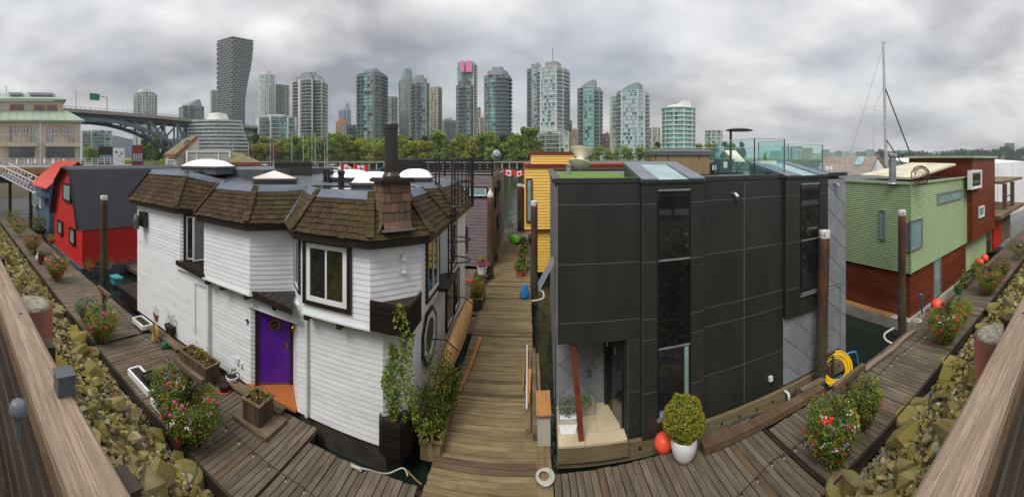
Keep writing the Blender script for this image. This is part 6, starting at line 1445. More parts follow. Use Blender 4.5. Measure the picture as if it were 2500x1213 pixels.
def chair_black(p, rz, lab):
    t = thing('garden_chair', lab, 'chair', p, 'black garden chairs', rz=rz)
    for x in (-.22,.22):
        for y in (-.22,.22): m2 = MB(); m2.tube([(x,y,0),(x*.9,y*.9,.45)], .015, 6); m2.build('leg', M['blackmetal'], t, local=True)
    m2 = MB(); m2.box(-.24,.24,-.24,.24,.43,.47); m2.build('seat', M['blackmetal'], t, local=True); m2 = MB(); m2.tube([(-.22,.22,.45),(-.22,.28,.85),(0,.30,.92),(.22,.28,.85),(.22,.22,.45)], .018, 6); [m2.bar((x,.23,.47),(x,.285,.86),.02,.02) for x in (-.12,0,.12)]; m2.build('backrest', M['blackmetal'], t, local=True)
for i, x in enumerate((-2.9,-2.1,-1.2,-.3)): chair_black((x,32.0+.2*(i%2),.0), .4*i, ('leftmost','second from left','third from left','rightmost')[i]+' black garden chair in the row at the pier end')
m2 = MB(); m2.box(-4,1,31.5,34,-.2,-.02); struct(m2, 'pier_end_deck', M['deck'])
for i,(x,y0_,y1_) in enumerate(((-1.9,23.0,23.9),(-.02,20.9,21.8))):
    m2 = MB(); m2.slab([(x,y0_,0),(x,y1_,0),(x,y1_,.62),(x,y0_,.45)], (.09,0,0)); solo(m2, 'pier_kerb_panel', M['beam'], ('left','right')[i]+' short timber panel standing on the pier edge', 'panel')
m2 = MB(); p_ = [(.60,8.9,3.6),(.18,8.9,2.95)]; m2.slab([(.66,8.6,4.0),(.66,9.3,4.0),(.30,9.3,3.35),(.30,8.6,3.35)], (.02,0,.03)); m2.build('window_awning', M['zinc'], BH)
# clutter beside the red barn house
pot(G(97,570,0), .6,.4,'bushy green shrub in a tub before the blue house','beam_dark','shrub',500,.14,1.3,pr=.75)
pot(G(127,595,0), .35,.35,'yellow chrysanthemum pot before the red barn house','terracotta','straw',250,.09,.4,pr=.45)
pot(G(101,645,0), .22,.6,'slim brown planter beside the white jug on the dock','corten','shrub',80,.09,.3)
m2 = MB(); m2.lathe([(.16,0),(.17,.3),(.1,.45),(.06,.5),(.07,.58)], G(93,640,0), 14); solo(m2, 'milk_can', M['pot_white'], 'white milk can on the far left dock', 'can', smooth=True)
for k,(px,y,mt,lab) in enumerate(((207,655,'terracotta','clay pot at the corner of the red barn house'),(220,660,'terracotta','second clay pot beside the barn corner'),(238,650,'plastic_grey','grey tub between the pile and the barn'),(266,655,'concrete','stone trough right of the pile'))): pot(G(px,y,0), .2,.3,lab,mt,'shrub',70,.08,.35)
m2 = MB(); q = G(284,690,-.3); m2.box(q.x-.3,q.x+.3,q.y-.2,q.y+.2,-.35,-.05); m2.box(q.x-.36,q.x+.36,q.y-.26,q.y+.26,-.05,.05); solo(m2, 'tool_box', M['teal'], 'small teal box floating beside the barn pile', 'box')
m2 = MB(); m2.box(-20.0,-15.2,10.2,11.6,-.25,-.02); struct(m2, 'finger_float', M['beam'])
m2 = MB(); m2.box(-15.6,-13.7,7.7,9.2,-.2,.35); m2.box(-15.7,-13.6,7.6,9.3,.35,.45); solo(m2, 'side_porch', M['brown_paint'], 'small dark side porch at the left end of the white house', 'porch')
# ================================================================ the far shore
shore = [(-120,300),(60,290),(200,275),(330,262),(480,235),(600,215),(760,207),(900,205),(1100,205),(1300,206),(1450,218),(1600,235),(1750,270),(1850,380),(1960,640),(2100,820),(2300,900),(2620,950)]
SP = [AR(x,r) for x,r in shore]; far_ = [AR(x,1500) for x,r in shore]
LZ = 5.2
mb = MB(); n = len(SP); P = [V(p.x,p.y,LZ) for p in SP]+[V(p.x,p.y,LZ+6) for p in far_]+[V(p.x,p.y,-3) for p in SP]
mb.add(P, [(i,i+1,n+i+1,n+i) for i in range(n-1)]+[(2*n+i,2*n+i+1,i+1,i) for i in range(n-1)])
struct(mb, 'far_shore', pm('park_grass', rgb(112,124,52), rgb(84,96,40), rough=.95, sc=.05, coord='World', bump=0, rv=0))
# seawall walk on piers, with its railing, over a rubble slope
sw = MB(); rk = MB(); rlw = MB(); random.seed(31)
def along(x, dr=0):
    for (a,ra),(b,rb) in zip(shore[:-1],shore[1:]):
        if a <= x <= b: return AR(x, ra+(rb-ra)*(x-a)/(b-a)+dr)
    return AR(x, shore[-1][1]+dr)
xs = list(range(560,1800,6))
for a, b in zip(xs[:-1], xs[1:]):
    p, q = along(a,-3.5), along(b,-3.5); sw.bar(p+V(0,0,4.75), q+V(0,0,4.75), 5.5, .55); rlw.bar(along(a,-6)+V(0,0,6.05), along(b,-6)+V(0,0,6.05), .12,.12); rlw.bar(along(a,-6)+V(0,0,5.55), along(b,-6)+V(0,0,5.55), .06,.06)
    e = along(a,-6); rlw.box(e.x-.07,e.x+.07,e.y-.07,e.y+.07,5,6.05)
    if (a-560) % 18 == 0: e = along(a,-5.5); sw.box(e.x-.35,e.x+.35,e.y-.5,e.y+.5,-1,4.5)
walk = tag(sw.build('seawall_walk', M['concrete']), kind='structure'); rlw.build('railing', M['plastic_grey'], walk)['kind'] = 'stuff'
for k in range(2600):
    x = rnd(560,1790); f = random.random(); e = along(x, -9+7.5*f); z = -.6+3.6*f; s = rnd(.5,1.3); vs_, fs_ = random.choice(rv_); rk.add([e+V(0,0,z)+p*s for p in vs_], fs_)
o = rk.build('shore_rubble', pm('weedy_shore_rock', rgb(112,100,62), rgb(70,64,44), rough=.95, sc=.6, coord='World', rv=0), None, fix=False); tag(o, 'brown weedy rubble slope below the far seawall', 'rubble', kind='stuff')
# ---- towers
def towerglass(name, a, b, c, pw=1.7, fh=3.0):
    t = NT(name); uv = t.n('ShaderNodeUVMap').outputs[0]; sep = t.n('ShaderNodeSeparateXYZ'); t.L.new(uv, sep.inputs[0])
    fu, fv = t.math('FLOOR', t.math('DIVIDE', sep.outputs[0], pw)), t.math('FLOOR', t.math('DIVIDE', sep.outputs[1], fh))
    cb = t.n('ShaderNodeCombineXYZ'); t.L.new(fu, cb.inputs[0]); t.L.new(fv, cb.inputs[1]); t.L.new(t.rand(), cb.inputs[2])
    wn = t.n('ShaderNodeTexWhiteNoise', noise_dimensions='3D'); t.L.new(cb.outputs[0], wn.inputs[0]); v = wn.outputs[0]
    col = t.mix(t.ramp(v, (.35,0.),(.75,1.)), a, b); col = t.mix(t.math('GREATER_THAN', v, .84), col, c)
    # spandrel strip at each floor
    fr = t.math('FRACT', t.math('DIVIDE', sep.outputs[1], fh)); col = t.mix(t.math('LESS_THAN', fr, .24), col, tuple(.5*(x+y) for x,y in zip(a,b)))
    fx = t.math('FRACT', t.math('DIVIDE', sep.outputs[0], pw)); col = t.mix(t.math('LESS_THAN', fx, .07), col, tuple(x*.4 for x in b))
    return t.fin(col, .16, .0, Specular_IOR_Level=.7)
TG = {'teal': towerglass('teal_curtain_glass', rgb(140,176,172), rgb(88,118,118), rgb(48,60,64)),  # pale teal tones put the sky's reflection into the base colour
      'jade': towerglass('jade_curtain_glass', rgb(106,168,158), rgb(136,184,176), rgb(58,84,82)),
      'pale': towerglass('pale_curtain_glass', rgb(174,194,198), rgb(128,150,158), rgb(70,84,94)),
      'grey': towerglass('grey_curtain_glass', rgb(136,150,156), rgb(88,100,106), rgb(46,54,60)),
      'blue': towerglass('blue_curtain_glass', rgb(86,124,168), rgb(54,84,124), rgb(110,146,184)),
      'dark': towerglass('dark_curtain_glass', rgb(70,84,88), rgb(46,56,60), rgb(100,116,120)),
      'wall': towerglass('punched_window_wall', rgb(150,146,138), rgb(128,124,118), rgb(42,48,54), 1.3)}
TW = {'white': pm('pale_concrete', rgb(208,208,204), rgb(188,188,186), rough=.7, sc=.2, bump=0, rv=.04), 'grey': pm('grey_concrete', rgb(150,152,152), rgb(132,134,136), rough=.7, sc=.2, bump=0, rv=.04),
      'dark': pm('charcoal_cladding', rgb(112,112,110), rgb(94,95,96), rough=.6, sc=.2, bump=0, rv=.04), 'beige': pm('beige_concrete', rgb(206,196,170), rgb(190,180,154), rough=.7, sc=.2, bump=0, rv=.04),
      'orange': pm('orange_brick', rgb(196,128,80), rgb(172,106,64), rough=.8, sc=.3, bump=0, rv=.04), 'brick': pm('red_brick', rgb(150,84,70), rgb(126,70,58), rough=.8, sc=.3, bump=0, rv=.04),
      'pink': pm('pink_panel', rgb(226,128,176), rgb(216,116,164), rough=.5, sc=.3, bump=0, rv=0), 'green': pm('grey_green_cladding', rgb(126,150,146), rgb(110,134,130), rough=.6, sc=.2, bump=0, rv=.03)}
def uvprism(name, rings, mat, parent):
    n = len(rings[0]); mb = MB(); mb.loft(rings); me_org = ORG[parent.name]; mb.v = [(a-me_org.x,b-me_org.y,c-me_org.z) for a,b,c in mb.v]
    me = mb.mesh(name, mat, fix=False); uv = me.uv_layers.new(name='UVMap'); per = [0]
    for k in range(n): a, b = Vector(rings[0][k]), Vector(rings[0][(k+1)%n]); per.append(per[-1]+(b-a).to_2d().length)
    i = 0; nl = len(rings); z0 = rings[0][0][2]
    for li in range(nl-1):
        for k in range(n):
            for (uu, l) in ((per[k],li),(per[k+1],li),(per[k+1],li+1),(per[k],li+1)):
                uv.data[i].uv = (uu, rings[l][0][2]-z0); i += 1
    while i < len(uv.data): uv.data[i].uv = (.5,.1); i += 1
    return link(name, me, parent)
def poly_local(kind, w, d):
    if kind == 'box': return [(-w/2,-d/2),(w/2,-d/2),(w/2,d/2),(-w/2,d/2)]
    if kind == 'oct': k = .22; return [(-w/2+k*w,-d/2),(w/2-k*w,-d/2),(w/2,-d/2+k*d),(w/2,d/2-k*d),(w/2-k*w,d/2),(-w/2+k*w,d/2),(-w/2,d/2-k*d),(-w/2,-d/2+k*d)]
    if kind == 'cham': k = .2; return [(-w/2+k*w,-d/2),(w/2-k*w,-d/2),(w/2,-d/2+k*d),(w/2,d/2),(-w/2,d/2),(-w/2,-d/2+k*d)]
    if kind == 'step': return [(-w/2,-d*.25),(-w*.2,-d*.25),(-w*.2,-d/2),(w*.25,-d/2),(w*.25,-d*.3),(w/2,-d*.3),(w/2,d/2),(-w/2,d/2)]
    if kind == 'bow': return [(-w/2,d/2),(-w/2,-d*.15)]+[(-w/2+w*(i/8), -d*.15-d*.35*sin(pi*i/8)) for i in range(1,8)]+[(w/2,-d*.15),(w/2,d/2)]
    if kind == 'round': return [(w/2*cos(2*pi*i/20), d/2*sin(2*pi*i/20)) for i in range(20)]
def tower(label, x0, x1, yt, r, kind='box', rot=0, glass='teal', frame='white', balc=(), fh=3.0, depth=.85, crown='box', cols=5.0, out=.25, slab=.42, base=LZ, name='tower', setback=None, solid=(), cap=None):
    cx = (x0+x1)/2; W = (x1-x0)*r/F; c = AR(cx, r); zt = ZR(yt, r); ph = radians(rot)
    w = W/(abs(cos(ph))+depth*abs(sin(ph))) if kind != 'round' else W; d = w*depth
    c = c + V(sin(az(cx)), cos(az(cx)), 0)*d*.5
    t = thing(name, label, 'tower' if name == 'tower' else 'building', (c.x,c.y,base), 'towers across the water'); a = -az(cx)+ph; ca, sa = cos(a), sin(a)
    T = lambda p: (c.x+ca*p[0]-sa*p[1], c.y+sa*p[0]+ca*p[1])
    L = poly_local(kind, w*.985, d*.985); 
    crown_h = {'box':.05,'step':.10,'slope':.12,'none':0,'arc':.10,'spire':.07}[crown]*(zt-base)*(1 if zt-base > 40 else .6)
    zb = zt-crown_h; nf = max(2, int((zb-base)/fh)); fh = (zb-base)/nf
    uvprism('glazing', [[(*T(p),z) for p in L] for z in (base, zb)], TG[glass] if glass in TG else TW[glass], t)
    sb = MB(); Lo = offset(L, out)
    for k in range(nf+1): z = base+k*fh; sb.prism([T(p) for p in Lo], z-slab/2, z+slab/2)
    sb.build('floor_slabs', TW[frame], t)['kind'] = 'stuff'
    cm = MB(); n = len(L)
    for i in range(n):
        p, q = Vector(L[i]), Vector(L[(i+1)%n]); e = (q-p).length
        if kind == 'round' and i % 2: continue
        k = max(1, int(e/cols)) if kind != 'round' else 1
        for j in range(k):
            m_ = p.lerp(q, j/k); cm.box(0,0,0,0,0,0) if 0 else None
            u = T(m_); s = .3 if j else .45; cm.box(u[0]-s,u[0]+s,u[1]-s,u[1]+s,base,zb+.3)
    for (i, f0, f1) in solid:
        p, q = Vector(L[i]), Vector(L[(i+1)%n]); nn = Vector(((q-p).y,-(q-p).x)).normalized(); a0, a1 = p.lerp(q,f0), p.lerp(q,f1); cm.prism([T(a0),T(a0+nn*.6),T(a1+nn*.6),T(a1)], base, zb+.6)
    cm.build('columns', TW[frame], t)['kind'] = 'stuff'
    if balc:
        bs = MB(); br_ = MB()
        for (i, f0, f1) in balc:
            p, q = Vector(L[i]), Vector(L[(i+1)%n]); nn = Vector(((q-p).y,-(q-p).x)).normalized(); a0, a1 = p.lerp(q,f0), p.lerp(q,f1); o = 1.7
            for k in range(1, nf):
                z = base+k*fh; bs.prism([T(a0),T(a0+nn*o),T(a1+nn*o),T(a1)], z-.2, z+.2); br_.prism([T(a0+nn*(o-.12)),T(a0+nn*o),T(a1+nn*o),T(a1+nn*(o-.12))], z+.2, z+1.2)
            bs.prism([T(a0+nn*.02),T(a0+nn*.3),T(a0+(a1-a0)*.06+nn*.3),T(a0+(a1-a0)*.06+nn*.02)], base, zb); 
        bs.build('balconies', TW[frame], t)['kind'] = 'stuff'; br_.build('balcony_glass', TG['dark'] if glass in ('grey','dark') else TG['pale'], t)['kind'] = 'stuff'
    cr = MB()
    if crown == 'box': cr.prism([T((x*.55,y*.55)) for x,y in L], zb, zt); cr.prism([T((x*.2+w*.12,y*.2)) for x,y in L], zt, zt+1.5)
    elif crown == 'step': cr.prism([T((x*.8,y*.8)) for x,y in L], zb, zb+crown_h*.55); cr.prism([T((x*.45,y*.45)) for x,y in L], zb, zt)
    elif crown == 'slope': cr.loft([[(*T((x*.9,y*.9)),zb) for x,y in L],[(*T((x*.7,y*.7)),zb+crown_h*(.45 if x < 0 else 1.0)) for x,y in L]])
    elif crown == 'spire': cr.prism([T((x*.5,y*.5)) for x,y in L], zb, zt); cr.tube([(*T((0,0)),zt),(*T((0,0)),zt+12)], .35, 6)
    elif crown == 'arc':
        k = 10; prof = [(-w*.40+w*.7*i/k, zb+crown_h*sin(pi/2*i/k)) for i in range(k+1)]+[(w*.30,zb)]; cr.loft([[(*T((x,y)),z) for x,z in prof] for y in (-d*.35,d*.35)])
    if crown != 'none': cr.build('crown', TW[cap or frame], t)
    return t
E_F = (0,.08,.92)
tower('teal-glass condominium tower with white cap behind the bridge', 322,383,215,380,'bow',-12,'teal','white',((3,0,1),(9,.1,.9)),crown='box')
tower('grey condominium tower with pitched green top right of the bridge', 436,501,240,400,'cham',18,'grey','grey',((5,.1,.9),(0,.1,.5)),crown='slope',cap='green')
tower('slim pale tower just left of the flaring tower', 513,533,220,560,'box',10,'pale','white',((0,.1,.9),),crown='none')
tower('distant rounded pale tower right of the flaring tower', 631,672,170,650,'round',0,'pale','white',(),crown='box')
tower('dark glass tower with white balcony edges', 655,706,206,500,'box',30,'dark','white',((0,.0,.6),(1,.3,1)),crown='none')
tower('broad grey tower with many white balconies above the park', 706,802,171,335,'step',-18,'grey','white',((0,.1,.95),(2,.2,.9),(4,0,1),(5,.1,.9)),crown='step',cap='grey',solid=((2,.0,.14),))
tower('low terraced apartment block below the broad grey tower', 622,727,276,285,'step',8,'teal','white',((2,0,.5),(0,.1,.9)),crown='step',cap='white',name='apartment_block')
tower('round blue glass office tower in the distance', 826,857,252,820,'round',0,'blue','grey',crown='slope',cap='grey',slab=.2,out=.05)
tower('orange stepped tower top in the distance', 820,850,288,560,'oct',0,'wall','orange',crown='step')
tower('teal mid-rise behind the park trees left of the twin-tone tower', 838,870,305,330,'box',15,'teal','grey',((0,.1,.9),),crown='none')
tower('grey and turquoise twin-tone condominium tower', 868,947,166,300,'cham',-20,'teal','dark',((5,.05,.95),(0,.0,.18),(2,.1,.9),(1,.1,.9)),crown='box',cap='grey',solid=((0,.82,1.0),))
tower('curved grey tower behind the flue pipe', 944,971,236,380,'bow',10,'grey','grey',((4,0,1),),crown='none')
tower('tall teal tower with curved sail top', 973,1011,166,335,'bow',-16,'teal','grey',((1,.1,.9),(10,.1,.9)),crown='slope',cap='green')
tower('grey glass tower with stepped rounded top', 998,1050,180,300,'oct',12,'grey','grey',((0,0,.4),(7,0,1)),crown='step',cap='grey')
tower('cream concrete tower with vertical piers', 1050,1078,212,370,'box',-35,'wall','beige',((1,.1,.9),),crown='none',cols=3.0,slab=.25)
tower('low grey slab block between the cream tower and the pink-topped tower', 1076,1114,288,470,'box',12,'wall','grey',((0,.1,.9),),crown='box')
t_ = tower('teal tower with a bright pink panel at its top', 1116,1164,151,365,'box',-14,'jade','white',((2,.1,.9),(1,.1,.9)),crown='none')
c = AR(1141,363.5); mb = MB(); z0, z1 = ZR(178,365), ZR(151,365); ax = V(cos(az(1141)),-sin(az(1141)),0); ay = V(sin(az(1141)),cos(az(1141)),0)
for a, b in ((-7,-3.0),(-1.6,4.5)): m2 = MB(); m2.obox(c-ay*1.6+ax*(a+b)/2+V(0,0,(z0+z1)/2), ax*(b-a)/2, ay*1.5, V(0,0,(z1-z0)/2)); m2.build('pink_panel', TW['pink'], t_)
tower('grey-green tower standing before the pink-topped tower', 1112,1157,186,300,'oct',20,'teal','dark',((7,0,1),(0,0,.35)),crown='step',cap='dark')
tower('thin orange brick tower behind the pink-topped one', 1161,1173,262,460,'box',10,'wall','orange',crown='none')
tower('pale stepped block beside the orange brick tower', 1170,1182,282,420,'box',10,'wall','beige',crown='box')
tower('rounded grey-green tower with layered balconies', 1180,1251,159,292,'oct',-12,'teal','dark',((1,0,1),(0,.55,1),(2,.1,.9)),crown='step',cap='grey')
tower('pale distant blocks between the park trees', 1252,1290,338,600,'step',5,'wall','beige',crown='none',name='apartment_block')
tower('slim grey tower behind the glass tower with terraces', 1285,1332,153,340,'step',-10,'pale','grey',((0,.1,.9),),crown='box')
tower('pale blue glass tower with balconied left edge', 1306,1392,146,285,'cham',-22,'pale','white',((5,.0,1),(2,.1,.9),(1,.1,.9)),crown='spire',cap='grey',cols=7)
tower('white terraced podium of the pale blue tower', 1308,1397,320,268,'step',-10,'pale','beige',((2,0,1),(0,.1,.9)),crown='none',name='apartment_block')
tower('dark slim block behind the podium', 1374,1396,294,340,'box',0,'grey','grey',((0,.1,.9),),crown='none')
tower('orange brick block between the glass towers', 1395,1410,314,420,'box',0,'wall','orange',crown='box')
tower('jade green striped tower with curved cap', 1408,1470,193,290,'step',-8,'jade','grey',((0,.1,.9),(4,.1,.9),(5,.1,.9)),crown='arc',cap='grey')
tower('red brick block behind the jade tower', 1468,1492,326,330,'box',8,'wall','brick',crown='box')
tower('slim shoulder wing of the sail-topped glass tower', 1490,1512,234,285,'box',5,'teal','beige',((0,.6,1),),crown='none')
tower('pale glass tower with a curved sail top', 1503,1586,200,272,'cham',-16,'pale','white',((5,.1,1),(2,.2,.9)),crown='arc',cap='green',cols=7)
tower('white stepped ziggurat block behind the sail-topped tower', 1582,1613,302,420,'step',0,'wall','white',crown='step')
tower('oval white and green tower with porthole stripe', 1616,1698,243,272,'round',0,'jade','white',(),crown='slope',cap='white',slab=.7,out=.9,fh=3.2)
tower('small round pale tower at the right end of the skyline', 1722,1763,318,340,'round',0,'teal','white',(),crown='none',slab=.6,out=.6)
for x0,x1,y,r,lab in ((1398,1470,367,245,'long white row of waterfront flats below the jade tower'),(1466,1520,368,243,'white waterfront flats with a cream pillar'),(1518,1622,366,246,'waterfront flats below the sail-topped tower'),(1612,1690,367,258,'waterfront flats below the oval tower')):
    tower(lab, x0,x1,y,r,'box',0,'pale','white',((0,.05,.95),),crown='none',depth=.3,name='waterfront_flats',cols=4)
tower('square dark office block above the far right trees', 2452,2477,349,1000,'box',10,'dark','white',crown='none',fh=4)
# white bands that step outward: the terraced building below the flaring tower
tb_ = thing('terraced_building', 'white banded terraced building flaring out towards the water', 'building', tuple(AR(535,245,LZ)))
def bandring(x0, x1, r, z, d=22, dx=0):
    pts = []; 
    for i in range(13): f = i/12; x = x0+(x1-x0)*f; pts.append((*AR(x, r-5*sin(pi*f)).to_2d(), z))
    for i in range(13): f = 1-i/12; x = x0+(x1-x0)*f; pts.append((*AR(x, r+d).to_2d(), z))
    return pts
rT = 243; zT = ZR(297,rT); nfl = 11; fhh = (zT-LZ)/nfl
for k in range(nfl+1):
    z = LZ+k*fhh; f = k/nfl; xr = 614-26*f**1.2; xl = 458; m2 = MB()
    m2.loft([bandring(xl-1,xr+2,rT-2,z-.3), bandring(xl-1,xr+2,rT-2,z+.75)]); m2.build('white_band', TW['white'], tb_)
    if k < nfl: uvprism('glazing', [bandring(xl,xr-1,rT,z+.7), bandring(xl,xr-1,rT,z+fhh-.3)], TG['pale'], tb_)
m2 = MB(); m2.loft([bandring(500,562,rT+6,zT,12), bandring(510,552,rT+9,ZR(276,rT+7),6)]); m2.build('roof_pavilion', TW['white'], tb_)
# the flaring tower: staggered box grid over dark glass
vh = thing('flaring_tower', 'dark grid-clad tower flaring wider towards its top', 'tower', tuple(AR(570,430,LZ)))
rV = 430; zt_ = ZR(90,rV); nfV = 50; fV = (zt_-LZ)/nfV
Lc = AR(531,rV+16); Fc = AR(567,rV); 
def Rc(z):
    f = max(0, min(1, (z-ZR(262,rV))/(ZR(105,rV)-ZR(262,rV)))); s = f*f*(3-2*f); return AR(598+ (617-598)*s*1.0, rV+3+11*s)
def Lc_(z): return Lc
Bc = AR(580,rV+40)
uvprism('glazing', [[(*Lc.to_2d(),z),(*Fc.to_2d(),z),(*Rc(z).to_2d(),z),(*Bc.to_2d(),z)] for z in [LZ+(zt_-LZ)*i/24 for i in range(25)]], TG['dark'], vh)
fr_ = MB()
for k in range(nfV+1):
    z = LZ+k*fV
    for a, b in ((Lc,Fc),(Fc,Rc(z))):
        d = (b-a).normalized(); nn = V(d.y,-d.x,0); e0, e1 = a+nn*.6-d*.5, b+nn*.6+d*.5; fr_.bar(e0+V(0,0,z), e1+V(0,0,z), 1.6,.85)
        L = (b-a).length; step = 4.6; j = (k % 2)*step/2
        while j < L and k < nfV: p = a+d*j+nn*.7; fr_.obox(p+V(0,0,z+fV/2), d*.42, nn*.8, V(0,0,fV/2)); j += step
fr_.build('grid_frame', TW['grey'], vh)['kind'] = 'stuff'
# ---- bridge on the left
brg = thing('steel_bridge', 'grey steel truss bridge on concrete piers crossing the water', 'bridge', (-190,60,0))
B0, B1 = V(-186,20,0), V(-212,245,0)
zd = lambda p: ZR(0,1) if 0 else 33.5-.012*(p.y-40)
bdv = (B1-B0).normalized(); bnv = V(bdv.y,-bdv.x,0); LB = (B1-B0).length
def BPt(s, o=0, z=None): p = B0+bdv*s+bnv*o; return V(p.x,p.y, (31.5 if z is None else z))
m2 = MB(); m2.bar(BPt(-60), BPt(LB), 20, 1.0); m2.bar(BPt(-60,9.8,32.4), BPt(LB,9.8,32.4), .5,1.1); m2.bar(BPt(-60,-9.8,32.4), BPt(LB,-9.8,32.4), .5,1.1); m2.build('deck', M['concrete'], brg)
steel = pm('bridge_steel', rgb(108,120,126), rgb(90,102,108), rough=.6, sc=.2, bump=0, rv=0)
m2 = MB(); m2.bar(BPt(-60,0,29.8), BPt(LB,0,29.8), 17, 1.6); m2.build('deck_girder', pm('dark_girder', rgb(70,74,78), rough=.7, rv=0), brg)
m2 = MB(); tr_ = MB(); pan = 11.0; k = 0; s = -50
arch = lambda s: 29 - 18*min(1,abs(((s+8) % 132)-66)/66)**2.0 if True else 0
while s < LB-20:
    for o in (-8,8):
        za, zb4 = arch(s), arch(s+pan)
        tr_.bar(BPt(s,o,29), BPt(s,o,za-1), 1.0,1.0); tr_.bar(BPt(s,o,za-1), BPt(s+pan,o,zb4-1), 1.5,2.0)
        if 29-za > 1.5 or 29-zb4 > 1.5: tr_.bar(BPt(s,o,29 if k % 2 else za-1), BPt(s+pan,o,zb4-1 if k % 2 else 29), .9,.9)
    tr_.bar(BPt(s,-8,za-1), BPt(s+pan,8,zb4-1), .4,.4); s += pan; k += 1
tr_.build('truss', steel, brg)['kind'] = 'stuff'
for s in (-8,124,256):
    for o in (-7,7): m2 = MB(); p = BPt(s,o,0); m2.box(p.x-3,p.x+3,p.y-3,p.y+3,-2,9.5); m2.build('pier', M['concrete'], brg)
m2 = MB()
for s in range(-60,int(LB),3): m2.box(*(lambda p: (p.x-.08,p.x+.08,p.y-.08,p.y+.08))(BPt(s,10)),32.9,34.0)
m2.bar(BPt(-60,10,34), BPt(LB,10,34), .15,.15); m2.build('railing', steel, brg)['kind'] = 'stuff'
for s in range(5,int(LB),38): m2 = MB(); m2.tube([BPt(s,9,33),BPt(s,9,42),BPt(s,6,43)], .16, 6); m2.build('lamp_post', steel, brg)
m2 = MB(); m2.tube([BPt(62,9,33),BPt(62,9,40.5),BPt(55,9,41)], .25, 6); gnt = m2.build('sign_gantry', steel, brg); m2 = MB(); q = BPt(54,9.3,40.2); m2.obox(q, bdv*3.0, bnv*.15, V(0,0,1.8)); m2.build('green_sign', pm('sign_green', rgb(30,128,84), rough=.5), brg)
m2 = MB(); m2.bar(AR(590,285,0)+V(0,0,25), AR(632,300,0)+V(0,0,26), 12,2.2); m2.box(*(lambda p:(p.x-2,p.x+2,p.y-2,p.y+2))(AR(612,292)),LZ,24); solo(m2, 'ramp_viaduct', M['concrete'], 'short stretch of elevated road ramp beside the terraced building', 'viaduct')
# hotel on the left with green roofs
HT = thing('waterside_hotel', 'beige waterside building with green metal roofs and red-framed doors', 'building', tuple(AR(110,53,5)))
ha, hb_ = AR(198,53.5), AR(-80,53.5); hd = (ha-hb_).normalized(); hn = V(hd.y,-hd.x,0); hn = hn if hn.dot(ha) < 0 else -hn; HL = (ha-hb_).length
def hp_(u, z, o=0): return hb_+hd*u+hn*o+V(0,0,z)
def hu(px): return HL-(ha-AR(px,53)).dot(hd) if 0 else u_at((hb_.x,hb_.y),(ha.x,ha.y),px)
def hz(y): return ZR(y,53)
HW = M['beige']
m2 = MB(); m2.obox(hp_(HL/2,(3+hz(297))/2,-5), hd*HL/2, hn*5, V(0,0,(hz(297)-3)/2)); m2.build('lower_wall', HW, HT)
m2 = MB(); um_ = hu(160); m2.obox(hp_(um_/2,(hz(297)+hz(238))/2,-7), hd*um_/2, hn*4, V(0,0,(hz(238)-hz(297))/2)); m2.build('upper_wall', HW, HT)
m2 = MB(); m2.slab([hp_(-1,hz(298),.6),hp_(HL+.5,hz(298),.6),hp_(um_+.6,hz(267),-3),hp_(-1,hz(267),-3)], (0,0,.25)); m2.build('lower_roof', M['copper_green'], HT)
m2 = MB(); m2.slab([hp_(-1,hz(238),-2.6),hp_(um_+.4,hz(238),-2.6),hp_(um_-2.2,hz(211),-7),hp_(-1,hz(211),-7)], (0,0,.25)); m2.slab([hp_(um_+.4,hz(238),-2.6),hp_(um_+.4,hz(238),-11),hp_(um_-2.2,hz(211),-7),], (0,0,.2)); m2.build('upper_roof', M['copper_green'], HT)
for a in range(16): m2 = MB(); u = -1+a*(HL+1)/15; m2.bar(hp_(u,hz(297)+.2,.55), hp_(min(u,um_),hz(267)+.25,-2.9), .08,.1); m2.build('roof_seam', M['copper_green'], HT) if u < um_ else None
for x0,x1 in ((20,58),(73,140)):
    for k in range(4 if x0 > 50 else 2):
        f0, f1 = x0+(x1-x0)*k/(4 if x0 > 50 else 2), x0+(x1-x0)*(k+.92)/(4 if x0 > 50 else 2)
        m2 = MB(); m2.slab([hp_(hu(f0)+.2,hz(228)+.45,-4),hp_(hu(f1)+.2,hz(228)+.45,-4),hp_(hu(f1)-.3,hz(219)+.55,-5.6),hp_(hu(f0)-.3,hz(219)+.55,-5.6)], (0,0,.08)); m2.build('solar_panel', glass_pane('solar_glass', (.03,.032,.05)) if 'solar_glass' not in bpy.data.materials else bpy.data.materials['solar_glass'], HT)
def hwin(x0,x1,y0,y1,o,frame,glass='bglass',mid=True):
    m2 = MB(); a,b,c,e = hu(x0),hu(x1),hz(y1),hz(y0); m2.obox(hp_((a+b)/2,(c+e)/2,o+.03), hd*(b-a)/2, hn*.05, V(0,0,(e-c)/2)); w = m2.build('window', frame, HT)
    nx = 2
    for i in range(nx):
        for j in range(2):
            p0,p1 = a+(b-a)*i/nx+.04, a+(b-a)*(i+1)/nx-.04; q0,q1 = c+(e-c)*j/2+.035, c+(e-c)*(j+1)/2-.035; m2 = MB(); m2.obox(hp_((p0+p1)/2,(q0+q1)/2,o+.085), hd*(p1-p0)/2, hn*.008, V(0,0,(q1-q0)/2)); m2.build('pane', M[glass], w)
redf = M['red']
for bx in ((22,45,248,270),(46,58,248,271),(85,112,249,271),(118,144,249,271)): hwin(*bx, -2.95, redf, 'dglass')
for bx in ((22,28,309,346),(29,45,309,330),(52,67,309,330),(68,84,309,346),(114,129,310,346),(130,145,310,330),(151,165,310,331),(166,180,310,346)): hwin(*bx, .02, redf)
for x0,x1 in ((22,84),(112,182)): hwin(x0,x1,361,387,.02,M['plastic_grey'],'dglass')
